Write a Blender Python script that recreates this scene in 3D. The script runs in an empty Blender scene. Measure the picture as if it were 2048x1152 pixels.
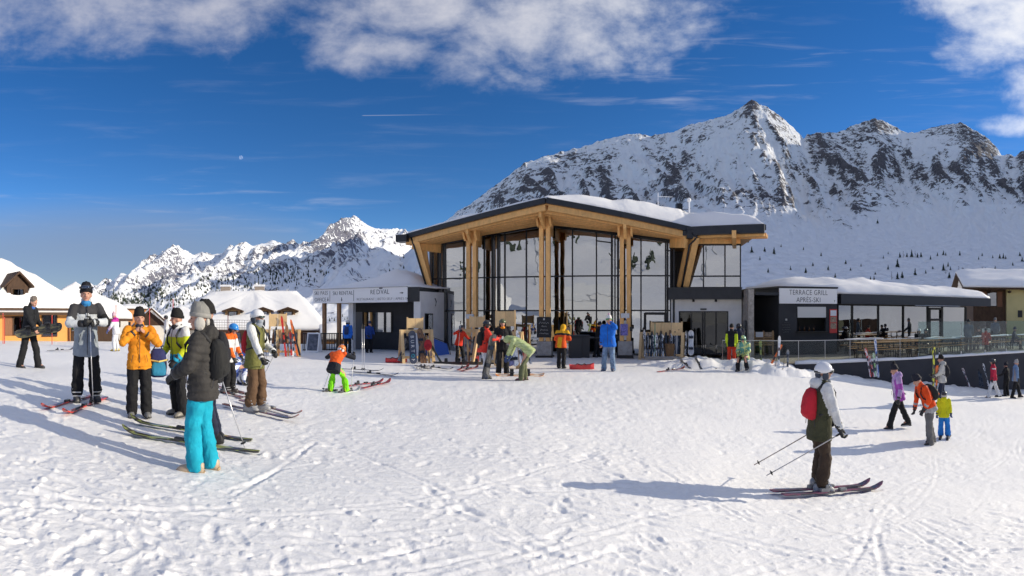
import bpy, bmesh, math, random
import numpy as np
from mathutils import Vector, Matrix, Quaternion
random.seed(7); RNG = np.random.default_rng(7)
S = bpy.context.scene; C = S.collection
R = math.radians; PI = math.pi
# ------------------------------------------------------------------ camera: the photograph is a swept (cylindrical) panorama of about 117 degrees
F = 1000.0; CX = 1024.0; HY = 630.0; EYE = 1.65
cd = bpy.data.cameras.new('camera'); cam = bpy.data.objects.new('camera', cd); C.objects.link(cam); S.camera = cam
cam.location = (0, 0, EYE); cam.rotation_euler = (PI/2, 0, 0)
cd.type = 'PANO'; cd.panorama_type = 'CENTRAL_CYLINDRICAL'
cd.central_cylindrical_range_u_min = -1024/F; cd.central_cylindrical_range_u_max = 1024/F
cd.central_cylindrical_range_v_min = -(1152-HY)/F; cd.central_cylindrical_range_v_max = HY/F
cd.central_cylindrical_radius = 1.0
cd.clip_start = 0.05; cd.clip_end = 40000
# ------------------------------------------------------------------ sun, sky, exposure
SUN_AZ, SUN_EL = R(86.5), R(19)          # azimuth clockwise from +Y
SUN = Vector((math.sin(SUN_AZ)*math.cos(SUN_EL), math.cos(SUN_AZ)*math.cos(SUN_EL), math.sin(SUN_EL)))
sd = bpy.data.lights.new('sun', 'SUN'); so = bpy.data.objects.new('sun', sd); C.objects.link(so)
sd.energy = 3.9; sd.angle = R(0.5); sd.color = (1.0, 0.915, 0.80)
so.rotation_euler = SUN.to_track_quat('Z', 'Y').to_euler()
S.view_settings.view_transform = 'Standard'; S.view_settings.look = 'None'; S.view_settings.gamma = 1.0
S.view_settings.exposure = 0.30
S.view_settings.use_white_balance = True; S.view_settings.white_balance_temperature = 7050; S.view_settings.white_balance_tint = 6   # camera white balance set for snow under a blue sky
S.cycles.use_denoising = True; S.cycles.use_adaptive_sampling = True; S.cycles.adaptive_threshold = 0.02
S.cycles.max_bounces = 8; S.cycles.transparent_max_bounces = 16; S.cycles.diffuse_bounces = 4
S.cycles.caustics_reflective = False; S.cycles.caustics_refractive = False

class NT:
    def __init__(s, tree): s.t = tree
    def n(s, typ, **kw):
        nd = s.t.nodes.new(typ)
        for k, v in kw.items():
            if k.startswith('i_'):
                key = k[2:]; key = int(key) if key.isdigit() else key.replace('_', ' ')
                nd.inputs[key].default_value = v
            else: setattr(nd, k, v)
        return nd
    def l(s, a, b): s.t.links.new(a, b)
    def m(s, op, a, b=None, c=None, clamp=False):
        nd = s.t.nodes.new('ShaderNodeMath'); nd.operation = op; nd.use_clamp = clamp
        for i, v in enumerate((a, b, c)):
            if v is None: continue
            if isinstance(v, (int, float)): nd.inputs[i].default_value = v
            else: s.l(v, nd.inputs[i])
        return nd.outputs[0]
    def ss(s, v, a, b, o0=0.0, o1=1.0):
        nd = s.t.nodes.new('ShaderNodeMapRange'); nd.interpolation_type = 'SMOOTHSTEP'
        s.l(v, nd.inputs[0])
        for i, x in enumerate((a, b, o0, o1)): nd.inputs[1+i].default_value = x
        return nd.outputs[0]
    def mixc(s, f, a, b):
        nd = s.t.nodes.new('ShaderNodeMix'); nd.data_type = 'RGBA'
        if isinstance(f, (int, float)): nd.inputs[0].default_value = f
        else: s.l(f, nd.inputs[0])
        for i, v in ((6, a), (7, b)):
            if isinstance(v, tuple): nd.inputs[i].default_value = (*v[:3], 1)
            else: s.l(v, nd.inputs[i])
        return nd.outputs[2]

W = bpy.data.worlds.new('World'); S.world = W; W.use_nodes = True
def build_world():
    t = W.node_tree; t.nodes.clear(); N = NT(t)
    out = N.n('ShaderNodeOutputWorld'); bg = N.n('ShaderNodeBackground')
    bg.inputs[1].default_value = 0.132
    sky = N.n('ShaderNodeTexSky'); sky.sky_type = 'NISHITA'; sky.sun_disc = False
    sky.sun_elevation = SUN_EL; sky.sun_rotation = SUN_AZ
    sky.altitude = 2600; sky.air_density = 1.0; sky.dust_density = 0.1; sky.ozone_density = 2.6
    hs = N.n('ShaderNodeHueSaturation'); hs.inputs['Hue'].default_value = 0.511; hs.inputs['Saturation'].default_value = 1.30; hs.inputs['Value'].default_value = 0.93
    N.l(sky.outputs[0], hs.inputs['Color'])
    tc = N.n('ShaderNodeTexCoord'); sep = N.n('ShaderNodeSeparateXYZ'); N.l(tc.outputs['Generated'], sep.inputs[0])
    x, y, z = sep.outputs
    az = N.m('ARCTAN2', x, y)
    hyp = N.m('SQRT', N.m('ADD', N.m('MULTIPLY', x, x), N.m('MULTIPLY', y, y)))
    v = N.m('DIVIDE', z, N.m('MAXIMUM', hyp, 0.02))
    comb = N.n('ShaderNodeCombineXYZ'); N.l(az, comb.inputs[0]); N.l(N.m('MULTIPLY', v, 1.5), comb.inputs[1])
    # cloud banks in sky direction (azimuth, elevation): a bank over the left, one over the middle, one by the sun side; an unseen ragged deck overhead, added to brighten and whiten the fill light
    def bump(a0, v0, sa, sv):
        e = N.m('ADD', N.m('POWER', N.m('DIVIDE', N.m('ABSOLUTE', N.m('SUBTRACT', az, a0)), sa), 2.0),
                N.m('POWER', N.m('DIVIDE', N.m('ABSOLUTE', N.m('SUBTRACT', v, v0)), sv), 2.0))
        return N.m('MAXIMUM', N.m('SUBTRACT', 1.0, e), -1.5)
    banks = [(-0.88, 0.70, .52, .20), (-0.62, 0.66, .20, .16), (-0.20, 0.62, .28, .13), (0.06, 0.62, .36, .175), (-0.27, 0.535, .17, .06), (0.97, 0.57, .14, .10), (1.06, 0.455, .12, .085), (0.90, 0.65, .14, .08), (1.0, 0.38, .08, .03)]
    m = None
    for b in banks:
        q = bump(*b); m = q if m is None else N.m('MAXIMUM', m, q)
    deck = N.ss(v, 0.64, 0.95, -1.5, 0.95); m = N.m('MAXIMUM', m, deck)
    n1 = N.n('ShaderNodeTexNoise', i_Scale=5.5, i_Detail=6.0, i_Roughness=0.58, i_Distortion=0.25); N.l(comb.outputs[0], n1.inputs['Vector'])
    n2 = N.n('ShaderNodeTexNoise', i_Scale=17.0, i_Detail=5.0, i_Roughness=0.62); N.l(comb.outputs[0], n2.inputs['Vector'])
    dens = N.m('ADD', N.m('MULTIPLY', m, 0.72), N.m('ADD', N.m('MULTIPLY', N.m('SUBTRACT', n1.outputs[0], 0.5), 2.1), N.m('MULTIPLY', N.m('SUBTRACT', n2.outputs[0], 0.5), 0.8)))
    cl = N.ss(dens, -0.08, 1.3, 0.0, 0.88)
    # thin high cirrus streaks
    mp = N.n('ShaderNodeMapping'); N.l(comb.outputs[0], mp.inputs[0]); mp.inputs['Scale'].default_value = (1.6, 11.0, 1); mp.inputs['Rotation'].default_value = (0, 0, 0.05)
    n3 = N.n('ShaderNodeTexNoise', i_Scale=2.2, i_Detail=5.0, i_Roughness=0.6, i_Distortion=0.4); N.l(mp.outputs[0], n3.inputs['Vector'])
    ci = N.m('MULTIPLY', N.ss(n3.outputs[0], 0.5, 0.85, 0.0, 0.5), N.ss(v, 0.02, 0.25, 0.55, 1.0))
    cm = N.m('MAXIMUM', bump(0.52, 0.47, .42, .085), bump(-0.75, 0.13, .65, .15))
    ci = N.m('MULTIPLY', ci, N.ss(cm, -0.6, 0.6, 0.2, 1.0))
    # contrail
    ct = N.m('MULTIPLY', N.ss(N.m('ABSOLUTE', N.m('SUBTRACT', N.m('ADD', v, N.m('MULTIPLY', az, -0.012)), 0.4025)), 0.0, 0.0014, 0.32, 0.0), N.m('MULTIPLY', N.ss(az, -0.302, -0.296), N.ss(az, -0.27, -0.11, 1.0, 0.0)))
    # cloud brightness rises towards the sun
    dt = N.n('ShaderNodeVectorMath', operation='DOT_PRODUCT'); N.l(tc.outputs['Generated'], dt.inputs[0]); dt.inputs[1].default_value = SUN
    warm = N.ss(dt.outputs['Value'], -0.2, 0.95)
    thick = N.ss(dens, 0.25, 1.3)
    ccol = N.mixc(warm, (4.2, 4.3, 5.2), (8.6, 8.6, 8.9))
    ccol2 = N.mixc(N.m('MULTIPLY', thick, 0.35), ccol, (2.9, 2.9, 3.7))
    c1 = N.mixc(N.m('MAXIMUM', ci, ct), hs.outputs[0], (3.6, 3.9, 5.2))
    veil = N.ss(bump(-0.85, 0.06, .62, .16), -0.5, 0.9, 0.0, 0.8)
    c1 = N.mixc(veil, c1, (1.45, 1.85, 2.9))
    c2 = N.mixc(cl, c1, ccol2)
    N.l(c2, bg.inputs[0]); N.l(bg.outputs[0], out.inputs[0])
build_world()

# ------------------------------------------------------------------ numbers: noise, placement
def _hash(ix, iy, seed):
    h = (ix.astype(np.int64)*374761393 + iy.astype(np.int64)*668265263 + seed*1442695041) & 0x7fffffff
    h = ((h ^ (h >> 13))*1274126177) & 0x7fffffff
    return ((h ^ (h >> 16)) & 0xffff)/65535.0*2*PI
def perlin(x, y, seed=0):
    x = np.asarray(x, float); y = np.asarray(y, float)
    ix = np.floor(x); iy = np.floor(y); fx = x-ix; fy = y-iy
    u = fx*fx*fx*(fx*(fx*6-15)+10); v = fy*fy*fy*(fy*(fy*6-15)+10)
    def g(a, b):
        an = _hash(ix+a, iy+b, seed); return np.cos(an)*(fx-a)+np.sin(an)*(fy-b)
    n0 = g(0, 0)*(1-u)+g(1, 0)*u; n1 = g(0, 1)*(1-u)+g(1, 1)*u
    return (n0*(1-v)+n1*v)*1.45
def fbm(x, y, o=5, seed=0, rough=.5, lac=2.03):
    a = 1; s = 0; t = 0
    for i in range(o):
        s = s + a*perlin(x, y, seed+i*17); t += a; a *= rough; x = x*lac+3.1; y = y*lac+7.7
    return s/t
def ridged(x, y, o=5, seed=0, rough=.55, lac=2.1):
    a = 1; s = 0; t = 0; w = 1
    for i in range(o):
        n = (1-np.abs(perlin(x, y, seed+i*13)))**2
        s = s + a*n*w; w = np.clip(n*1.4, 0, 1); t += a; a *= rough; x = x*lac+5.2; y = y*lac+1.3
    return s/t
def sstep(a, b, x):
    t = np.clip((x-a)/(b-a), 0, 1); return t*t*(3-2*t)

def XY(px, d):
    th = (px-CX)/F; return (d*math.sin(th), d*math.cos(th))
def P(px, py, d):
    x, y = XY(px, d); return Vector((x, y, EYE+(HY-py)/F*d))
def PZ(px, d, z):
    x, y = XY(px, d); return Vector((x, y, z))

# ground heights known from where people and walls stand (azimuth pixel, distance, height)
_gc = [(58,12.2,.30),(172,8.0,.22),(278,7.76,.10),(405,5.03,.05),(420,6.5,.0),(512,8.9,-.03),(455,10.5,.0),(673,11.6,-.13),(968,14.6,-.22),(1045,14.6,-.22),
       (1122,18.7,-.30),(1218,16.5,-.24),(1640,7.05,-.82),(1795,12.8,-1.25),(1860,11.8,-1.36),(1880,18.7,-1.50),(1985,21.5,-1.9),(2040,23,-2.15),
       (1090,22.3,-.28),(1250,25,-.30),(945,26,-.26),(700,29,-.24),(560,27,-.26),(300,28,-.02),(60,27,.08),(60,20,.28),(300,18,.02),(800,20,-.24),(1340,20.5,-.34),
       (1480,20.5,-.40),(1560,20,-.52),(1640,20.3,-.78),(1720,21.2,-1.15),(1500,14,-.62),(1300,10,-.36),(1024,6,-.10),(1024,3,-.02),(700,4,.0),(400,3,.03),(1500,4,-.32),(1900,5.5,-.75),(2048,8,-1.2),(100,5,.12),
       (1024,40,-.5),(500,45,-.7),(100,45,-.4),(1400,40,-.5),(1700,32,-1.5),(2048,35,-2.6)]
_gx = [(*XY(a, d), z) for a, d, z in _gc] + [(0,-1,0),(-8,-6,.1),(0,-8,0.1),(8,-6,-.5),(20,0,-1.8),(-20,0,.3),(0,-25,.8),(25,-15,-1.2),(-25,-15,.6)]
_gx = np.array(_gx)
def _tps():
    p = _gx[:, :2]; n = len(p)
    d = np.hypot(p[:, None, 0]-p[None, :, 0], p[:, None, 1]-p[None, :, 1]); K = np.where(d > 0, d*d*np.log(d+1e-9), 0)
    K += np.eye(n)*6.0
    A = np.zeros((n+3, n+3)); A[:n, :n] = K; A[:n, n] = 1; A[:n, n+1:] = p; A[n, :n] = 1; A[n+1:, :n] = p.T
    b = np.zeros(n+3); b[:n] = _gx[:, 2]
    return np.linalg.solve(A, b)
_tw = _tps()
def gheight(x, y):
    x = np.asarray(x, float); y = np.asarray(y, float); n = len(_gx)
    z = _tw[n]+_tw[n+1]*x+_tw[n+2]*y
    for i in range(n):
        d2 = (x-_gx[i, 0])**2+(y-_gx[i, 1])**2
        z = z+_tw[i]*0.5*d2*np.log(d2+1e-9)
    r = np.hypot(x, y); w = sstep(32, 75, r)
    return z*(1-w)+w*(-2.0)
def G(x, y):
    r = math.hypot(x, y); w = min(1.0, max(0.0, (r-32)/43)); w = w*w*(3-2*w)
    d2 = (x-_gx[:, 0])**2+(y-_gx[:, 1])**2; n = len(_gx)
    z = _tw[n]+_tw[n+1]*x+_tw[n+2]*y+float(np.dot(_tw[:n], .5*d2*np.log(d2+1e-9)))
    return z*(1-w)+w*-2.0
def foot(px, py):
    """world point on the ground seen at that pixel"""
    th = (px-CX)/F; s = (HY-py)/F
    ds = np.arange(2.0, 60.0, .05); hit = EYE+s*ds <= gheight(ds*math.sin(th), ds*math.cos(th))
    d = float(ds[int(np.argmax(hit))]) if hit.any() else 40.0
    lo, hi = d-0.05, d
    for _ in range(12):
        md = (lo+hi)/2
        if EYE+s*md <= G(md*math.sin(th), md*math.cos(th)): hi = md
        else: lo = md
    x, y = XY(px, hi); return Vector((x, y, G(x, y))), hi
def onground(px, d):
    x, y = XY(px, d); return Vector((x, y, G(x, y)))

# ------------------------------------------------------------------ materials
MATS = {}
def mat(name, col, rough=.6, metal=0.0, var=0.0, vscale=8.0, bump=0.0, bscale=60.0, spec=.5, coat=0.0, emit=None, sheen=0.0):
    if name in MATS: return MATS[name]
    m = bpy.data.materials.new(name); m.use_nodes = True; N = NT(m.node_tree); b = m.node_tree.nodes['Principled BSDF']
    b.inputs['Base Color'].default_value = (*col, 1); b.inputs['Roughness'].default_value = rough; b.inputs['Metallic'].default_value = metal
    b.inputs['Specular IOR Level'].default_value = spec; b.inputs['Coat Weight'].default_value = coat; b.inputs['Sheen Weight'].default_value = sheen
    tc = None
    if var or bump: tc = N.n('ShaderNodeTexCoord')
    if var:
        n = N.n('ShaderNodeTexNoise', i_Scale=vscale, i_Detail=6.0, i_Roughness=0.6); N.l(tc.outputs['Object'], n.inputs['Vector'])
        f = N.ss(n.outputs[0], 0.3, 0.7)
        N.l(N.mixc(f, tuple(c*(1-var) for c in col), tuple(min(1, c*(1+var)) for c in col)), b.inputs['Base Color'])
    if bump:
        n = N.n('ShaderNodeTexNoise', i_Scale=bscale, i_Detail=4.0); N.l(tc.outputs['Object'], n.inputs['Vector'])
        bp = N.n('ShaderNodeBump', i_Strength=bump, i_Distance=0.02); N.l(n.outputs[0], bp.inputs['Height']); N.l(bp.outputs[0], b.inputs['Normal'])
    if emit:
        b.inputs['Emission Color'].default_value = (*emit[0], 1); b.inputs['Emission Strength'].default_value = emit[1]
    MATS[name] = m; return m
def fabric(name, col, rough=.78):
    """outer-wear cloth: soft creases, fine weave, slight fading"""
    if name in MATS: return MATS[name]
    m = bpy.data.materials.new(name); m.use_nodes = True; N = NT(m.node_tree); b = m.node_tree.nodes['Principled BSDF']; tc = N.n('ShaderNodeTexCoord')
    n0 = N.n('ShaderNodeTexNoise', i_Scale=6.0, i_Detail=4.0); N.l(tc.outputs['Object'], n0.inputs['Vector'])
    N.l(N.mixc(N.ss(n0.outputs[0], .3, .7), tuple(q*.86 for q in col), tuple(min(1, q*1.12) for q in col)), b.inputs['Base Color'])
    mp = N.n('ShaderNodeMapping'); N.l(tc.outputs['Object'], mp.inputs[0]); mp.inputs['Scale'].default_value = (1, 1, .55); mp.inputs['Rotation'].default_value = (.4, .3, 0)
    n1 = N.n('ShaderNodeTexNoise', i_Scale=13.0, i_Detail=4.0, i_Distortion=1.2); N.l(mp.outputs[0], n1.inputs['Vector'])
    rd = N.m('ABSOLUTE', N.m('SUBTRACT', n1.outputs[0], .5))
    n2 = N.n('ShaderNodeTexNoise', i_Scale=160.0, i_Detail=1.0); N.l(tc.outputs['Object'], n2.inputs['Vector'])
    bp = N.n('ShaderNodeBump', i_Strength=.7, i_Distance=.03); N.l(N.m('ADD', rd, N.m('MULTIPLY', n2.outputs[0], .06)), bp.inputs['Height']); N.l(bp.outputs[0], b.inputs['Normal'])
    b.inputs['Roughness'].default_value = rough; b.inputs['Specular IOR Level'].default_value = .25; MATS[name] = m; return m
def wood(name, col, dark=.72, scale=3.0, rough=.55):
    if name in MATS: return MATS[name]
    m = bpy.data.materials.new(name); m.use_nodes = True; N = NT(m.node_tree); b = m.node_tree.nodes['Principled BSDF']
    tc = N.n('ShaderNodeTexCoord'); mp = N.n('ShaderNodeMapping'); N.l(tc.outputs['Object'], mp.inputs[0]); mp.inputs['Scale'].default_value = (scale*1.0, scale*1.2, scale*.35)
    n = N.n('ShaderNodeTexNoise', i_Scale=2.5, i_Detail=7.0, i_Roughness=.65, i_Distortion=.6); N.l(mp.outputs[0], n.inputs['Vector'])
    w = N.n('ShaderNodeTexNoise', i_Scale=28.0, i_Detail=3.0); N.l(mp.outputs[0], w.inputs['Vector'])
    f = N.m('ADD', N.m('MULTIPLY', n.outputs[0], .7), N.m('MULTIPLY', w.outputs[0], .3))
    oi = N.n('ShaderNodeObjectInfo'); base = N.mixc(N.ss(f, .35, .65), tuple(c*dark for c in col), col)
    vor = N.n('ShaderNodeTexVoronoi', i_Scale=1.7); N.l(mp.outputs[0], vor.inputs['Vector']); knot = N.ss(vor.outputs['Distance'], .03, .10, .55, 0.0)
    base = N.mixc(knot, base, tuple(c*.35 for c in col)); hv = N.n('ShaderNodeHueSaturation'); N.l(base, hv.inputs['Color']); N.l(N.m('ADD', .86, N.m('MULTIPLY', oi.outputs['Random'], .26)), hv.inputs['Value']); N.l(hv.outputs[0], b.inputs['Base Color'])
    b.inputs['Roughness'].default_value = rough; b.inputs['Specular IOR Level'].default_value = .3
    bp = N.n('ShaderNodeBump', i_Strength=.2, i_Distance=.01); N.l(f, bp.inputs['Height']); N.l(bp.outputs[0], b.inputs['Normal'])
    MATS[name] = m; return m
def snow_mat(name, bscale=9.0, bstr=.5, dist=.05, fine=60.0):
    if name in MATS: return MATS[name]
    m = bpy.data.materials.new(name); m.use_nodes = True; N = NT(m.node_tree); b = m.node_tree.nodes['Principled BSDF']
    g = N.n('ShaderNodeNewGeometry')
    n0 = N.n('ShaderNodeTexNoise', i_Scale=.35, i_Detail=5.0); N.l(g.outputs['Position'], n0.inputs['Vector'])
    N.l(N.mixc(N.ss(n0.outputs[0], .3, .7), (.82, .815, .82), (.88, .87, .86)), b.inputs['Base Color'])
    b.inputs['Roughness'].default_value = .55; b.inputs['Specular IOR Level'].default_value = .25
    n1 = N.n('ShaderNodeTexNoise', i_Scale=bscale, i_Detail=7.0, i_Roughness=.62); N.l(g.outputs['Position'], n1.inputs['Vector'])
    n2 = N.n('ShaderNodeTexNoise', i_Scale=fine, i_Detail=3.0, i_Roughness=.6); N.l(g.outputs['Position'], n2.inputs['Vector'])
    h = N.m('ADD', n1.outputs[0], N.m('MULTIPLY', n2.outputs[0], .32))
    bp = N.n('ShaderNodeBump', i_Strength=bstr, i_Distance=dist); N.l(h, bp.inputs['Height']); N.l(bp.outputs[0], b.inputs['Normal'])
    MATS[name] = m; return m

_TS = []
def evaluated_mesh(o):
    """mesh of an object with its modifiers, evaluated in a scratch scene so that it stays quick"""
    if not _TS: _TS.append(bpy.data.scenes.new('scratch'))
    sc = _TS[0]; sc.collection.objects.link(o)
    with bpy.context.temp_override(scene=sc, view_layer=sc.view_layers[0]): dg = bpy.context.evaluated_depsgraph_get()
    dg.update(); me = bpy.data.meshes.new_from_object(o.evaluated_get(dg)); bpy.data.objects.remove(o); return me
# ------------------------------------------------------------------ mesh building
class MB:
    def __init__(s): s.v = []; s.f = []; s.mi = []; s.cur = 0
    def add(s, vs, fs):
        o = len(s.v); s.v += [tuple(v) for v in vs]; s.f += [tuple(i+o for i in f) for f in fs]; s.mi += [s.cur]*len(fs); return s
    def box(s, c, size, rot=None, taper=1.0):
        x, y, z = (q/2 for q in size); c = Vector(c)
        vs = [Vector((sx*x*(taper if sz > 0 else 1), sy*y*(taper if sz > 0 else 1), sz*z)) for sz in (-1, 1) for sx, sy in ((-1,-1),(1,-1),(1,1),(-1,1))]
        if rot is not None: vs = [rot @ v for v in vs]
        return s.add([c+v for v in vs], [(3,2,1,0),(4,5,6,7),(0,1,5,4),(1,2,6,5),(2,3,7,6),(3,0,4,7)])
    def b2(s, lo, hi):
        return s.box([(a+b)/2 for a, b in zip(lo, hi)], [abs(b-a) for a, b in zip(lo, hi)])
    def beam(s, a, b, w, h, up=(0, 0, 1), off=0.0):
        a = Vector(a); b = Vector(b); d = (b-a); L = d.length; d.normalize(); up = Vector(up)
        side = d.cross(up)
        if side.length < 1e-4: side = d.cross(Vector((0, 1, 0)))
        side.normalize(); u = side.cross(d).normalized()
        vs = []
        for p in (a, b):
            for sx, sz in ((-1,-1),(1,-1),(1,1),(-1,1)): vs.append(p+side*sx*w/2+u*(sz*h/2+off))
        return s.add(vs, [(3,2,1,0),(4,5,6,7),(0,1,5,4),(1,2,6,5),(2,3,7,6),(3,0,4,7)])
    def prism(s, poly, z0, z1):
        n = len(poly); vs = [(p[0], p[1], z0 if not callable(z0) else z0(p)) for p in poly]+[(p[0], p[1], z1 if not callable(z1) else z1(p)) for p in poly]
        return s.add(vs, [tuple(range(n-1, -1, -1)), tuple(range(n, 2*n))]+[(i, (i+1) % n, n+(i+1) % n, n+i) for i in range(n)])
    def hull(s, bottom, top):
        n = len(bottom); vs = list(bottom)+list(top)
        return s.add(vs, [tuple(range(n-1, -1, -1)), tuple(range(n, 2*n))]+[(i, (i+1) % n, n+(i+1) % n, n+i) for i in range(n)])
    def loft(s, rings, cap=True):
        n = len(rings[0]); vs = [p for r in rings for p in r]; fs = []
        for k in range(len(rings)-1):
            for i in range(n): fs.append((k*n+i, k*n+(i+1) % n, (k+1)*n+(i+1) % n, (k+1)*n+i))
        if cap: fs += [tuple(range(n-1, -1, -1)), tuple(range((len(rings)-1)*n, len(rings)*n))]
        return s.add(vs, fs)
    def tube(s, pts, rad, n=8):
        pts = [Vector(p) for p in pts]; rings = []
        for i, p in enumerate(pts):
            d = (pts[min(i+1, len(pts)-1)]-pts[max(i-1, 0)]).normalized()
            a = d.cross(Vector((0, 0, 1)))
            if a.length < .05: a = d.cross(Vector((0, 1, 0)))
            a.normalize(); b = d.cross(a)
            r = rad[i] if isinstance(rad, (list, tuple)) else rad
            rings.append([p+a*r*math.cos(2*PI*k/n)+b*r*math.sin(2*PI*k/n) for k in range(n)])
        return s.loft(rings)
    def lathe(s, prof, n=16, c=(0, 0, 0)):
        c = Vector(c); rings = [[c+Vector((r*math.cos(2*PI*k/n), r*math.sin(2*PI*k/n), z)) for k in range(n)] for r, z in prof]
        return s.loft(rings)
    def ellip(s, c, r, n=12, m=8, rot=None):
        c = Vector(c); rings = []
        for j in range(m+1):
            a = -PI/2+PI*j/m; ca = max(math.cos(a), .02)
            ring = []
            for k in range(n):
                p = Vector((r[0]*ca*math.cos(2*PI*k/n), r[1]*ca*math.sin(2*PI*k/n), r[2]*math.sin(a)))
                ring.append(c+(rot @ p if rot is not None else p))
            rings.append(ring)
        return s.loft(rings)
    def capsule(s, a, b, ra, rb, n=12, fl=1.0, fdir=None):
        """rounded tapered limb; fl flattens it along fdir"""
        a = Vector(a); b = Vector(b); d = b-a; L = max(d.length, 1e-4); d = d/L
        u = Vector(fdir) if fdir is not None else Vector((0, 1, 0))
        u = u-d*u.dot(d)
        if u.length < .05: u = Vector((1, 0, 0)); u = u-d*u.dot(d)
        u.normalize(); w = d.cross(u); rings = []
        st = [(-ra, .0), (-ra*.8, .6), (-ra*.45, .89), (0, 1.0)]
        for o, k in st: rings.append((a+d*o, max(ra*k, ra*.08)))
        rings.append((a+d*L*.5, (ra+rb)/2))
        for o, k in reversed(st): rings.append((b-d*(o/ra*rb if ra else 0), max(rb*k, rb*.08)))
        rr = [[p+u*r*fl*math.cos(2*PI*k/n)+w*r*math.sin(2*PI*k/n) for k in range(n)] for p, r in rings]
        return s.loft(rr)
    def mesh(s, name, mats, smooth=False):
        me = bpy.data.meshes.new(name); me.from_pydata(s.v, [], s.f)
        if mats is None: mats = []
        if not isinstance(mats, (list, tuple)): mats = [mats]
        for m in mats: me.materials.append(m)
        if len(mats) > 1: me.polygons.foreach_set('material_index', s.mi)
        if smooth: me.polygons.foreach_set('use_smooth', [True]*len(me.polygons))
        me.update(); return me
    def build(s, name, mats, parent=None, smooth=False, bevel=0.0, loc=None, auto=False):
        return link(name, s.mesh(name, mats, smooth or auto), parent, bevel, loc, auto)
def link(name, me, parent=None, bevel=0.0, loc=None, auto=False):
    o = bpy.data.objects.new(name, me); C.objects.link(o)
    if parent is not None: o.parent = parent
    if loc is not None: o.location = loc
    if bevel:
        bv = o.modifiers.new('bevel', 'BEVEL'); bv.width = bevel; bv.segments = 2; bv.limit_method = 'ANGLE'; bv.angle_limit = R(40)
    return o
def tag(o, label=None, cat=None, group=None, kind=None):
    if label: o['label'] = label
    if cat: o['category'] = cat
    if group: o['group'] = group
    if kind: o['kind'] = kind
    return o
def thing(name, label, cat, loc=(0, 0, 0), rz=0.0, group=None):
    o = bpy.data.objects.new(name, None); C.objects.link(o); o.location = loc; o.rotation_euler = (0, 0, rz); o.empty_display_size = .2
    return tag(o, label, cat, group)
def copy_tree(o, parent=None):
    c = o.copy(); C.objects.link(c)
    if parent is not None: c.parent = parent
    for ch in list(o.children): copy_tree(ch, c)
    return c
def grid_mesh(name, X, Y, Z, mats, attr=None, wrap=False, smooth=True):
    nr, nc = X.shape; v = np.stack([X, Y, Z], -1).reshape(-1, 3).astype(np.float32)
    i = np.arange(nr-1)[:, None]; j = np.arange(nc if wrap else nc-1)[None, :]; j2 = (j+1) % nc
    q = np.stack(np.broadcast_arrays(i*nc+j, i*nc+j2, (i+1)*nc+j2, (i+1)*nc+j), -1).reshape(-1, 4)
    me = bpy.data.meshes.new(name); me.vertices.add(len(v)); me.vertices.foreach_set('co', v.ravel())
    me.loops.add(q.size); me.loops.foreach_set('vertex_index', q.ravel().astype(np.int32))
    me.polygons.add(len(q)); me.polygons.foreach_set('loop_start', np.arange(0, q.size, 4, dtype=np.int32))
    if smooth: me.polygons.foreach_set('use_smooth', np.ones(len(q), bool))
    if attr:
        for k, a in attr.items():
            at = me.attributes.new(k, 'FLOAT', 'POINT'); at.data.foreach_set('value', a.ravel().astype(np.float32))
    for m in (mats if isinstance(mats, (list, tuple)) else [mats]): me.materials.append(m)
    me.update(); me.validate(); return me
# ================================================================== snow ground
def polydist(X, Y, pts):
    """distance to a polyline and signed side"""
    best = np.full(X.shape, 1e9); side = np.zeros(X.shape)
    for (x0, y0), (x1, y1) in zip(pts[:-1], pts[1:]):
        dx, dy = x1-x0, y1-y0; L2 = dx*dx+dy*dy+1e-9
        t = np.clip(((X-x0)*dx+(Y-y0)*dy)/L2, 0, 1)
        d = np.hypot(X-x0-t*dx, Y-y0-t*dy); sd = ((X-x0)*dy-(Y-y0)*dx)/math.sqrt(L2)
        m = d < best; best = np.where(m, d, best); side = np.where(m, sd, side)
    return best, side
def groundpt(px, py):
    p, d = foot(px, py); return (p.x, p.y)
MOUNDS = [(*XY(a, d), r_, h_) for a, d, r_, h_ in ((1345,19.9,1.2,.22),(1400,19.9,1.3,.42),(1445,20.0,1.0,.34),(1505,19.7,1.2,.50),(1545,19.6,1.2,.48),(1580,19.5,.9,.36),(1625,20.0,.8,.26),(1668,20.3,.9,.24),(1705,20.7,.9,.25),(1760,21.2,1.0,.2),(1870,22.6,1.2,.35),(1905,23.0,1.1,.30),(1940,23.6,1.2,.25),(890,24.5,.9,.25))]   # heaps of cleared snow: (x, y, radius, height)
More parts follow.
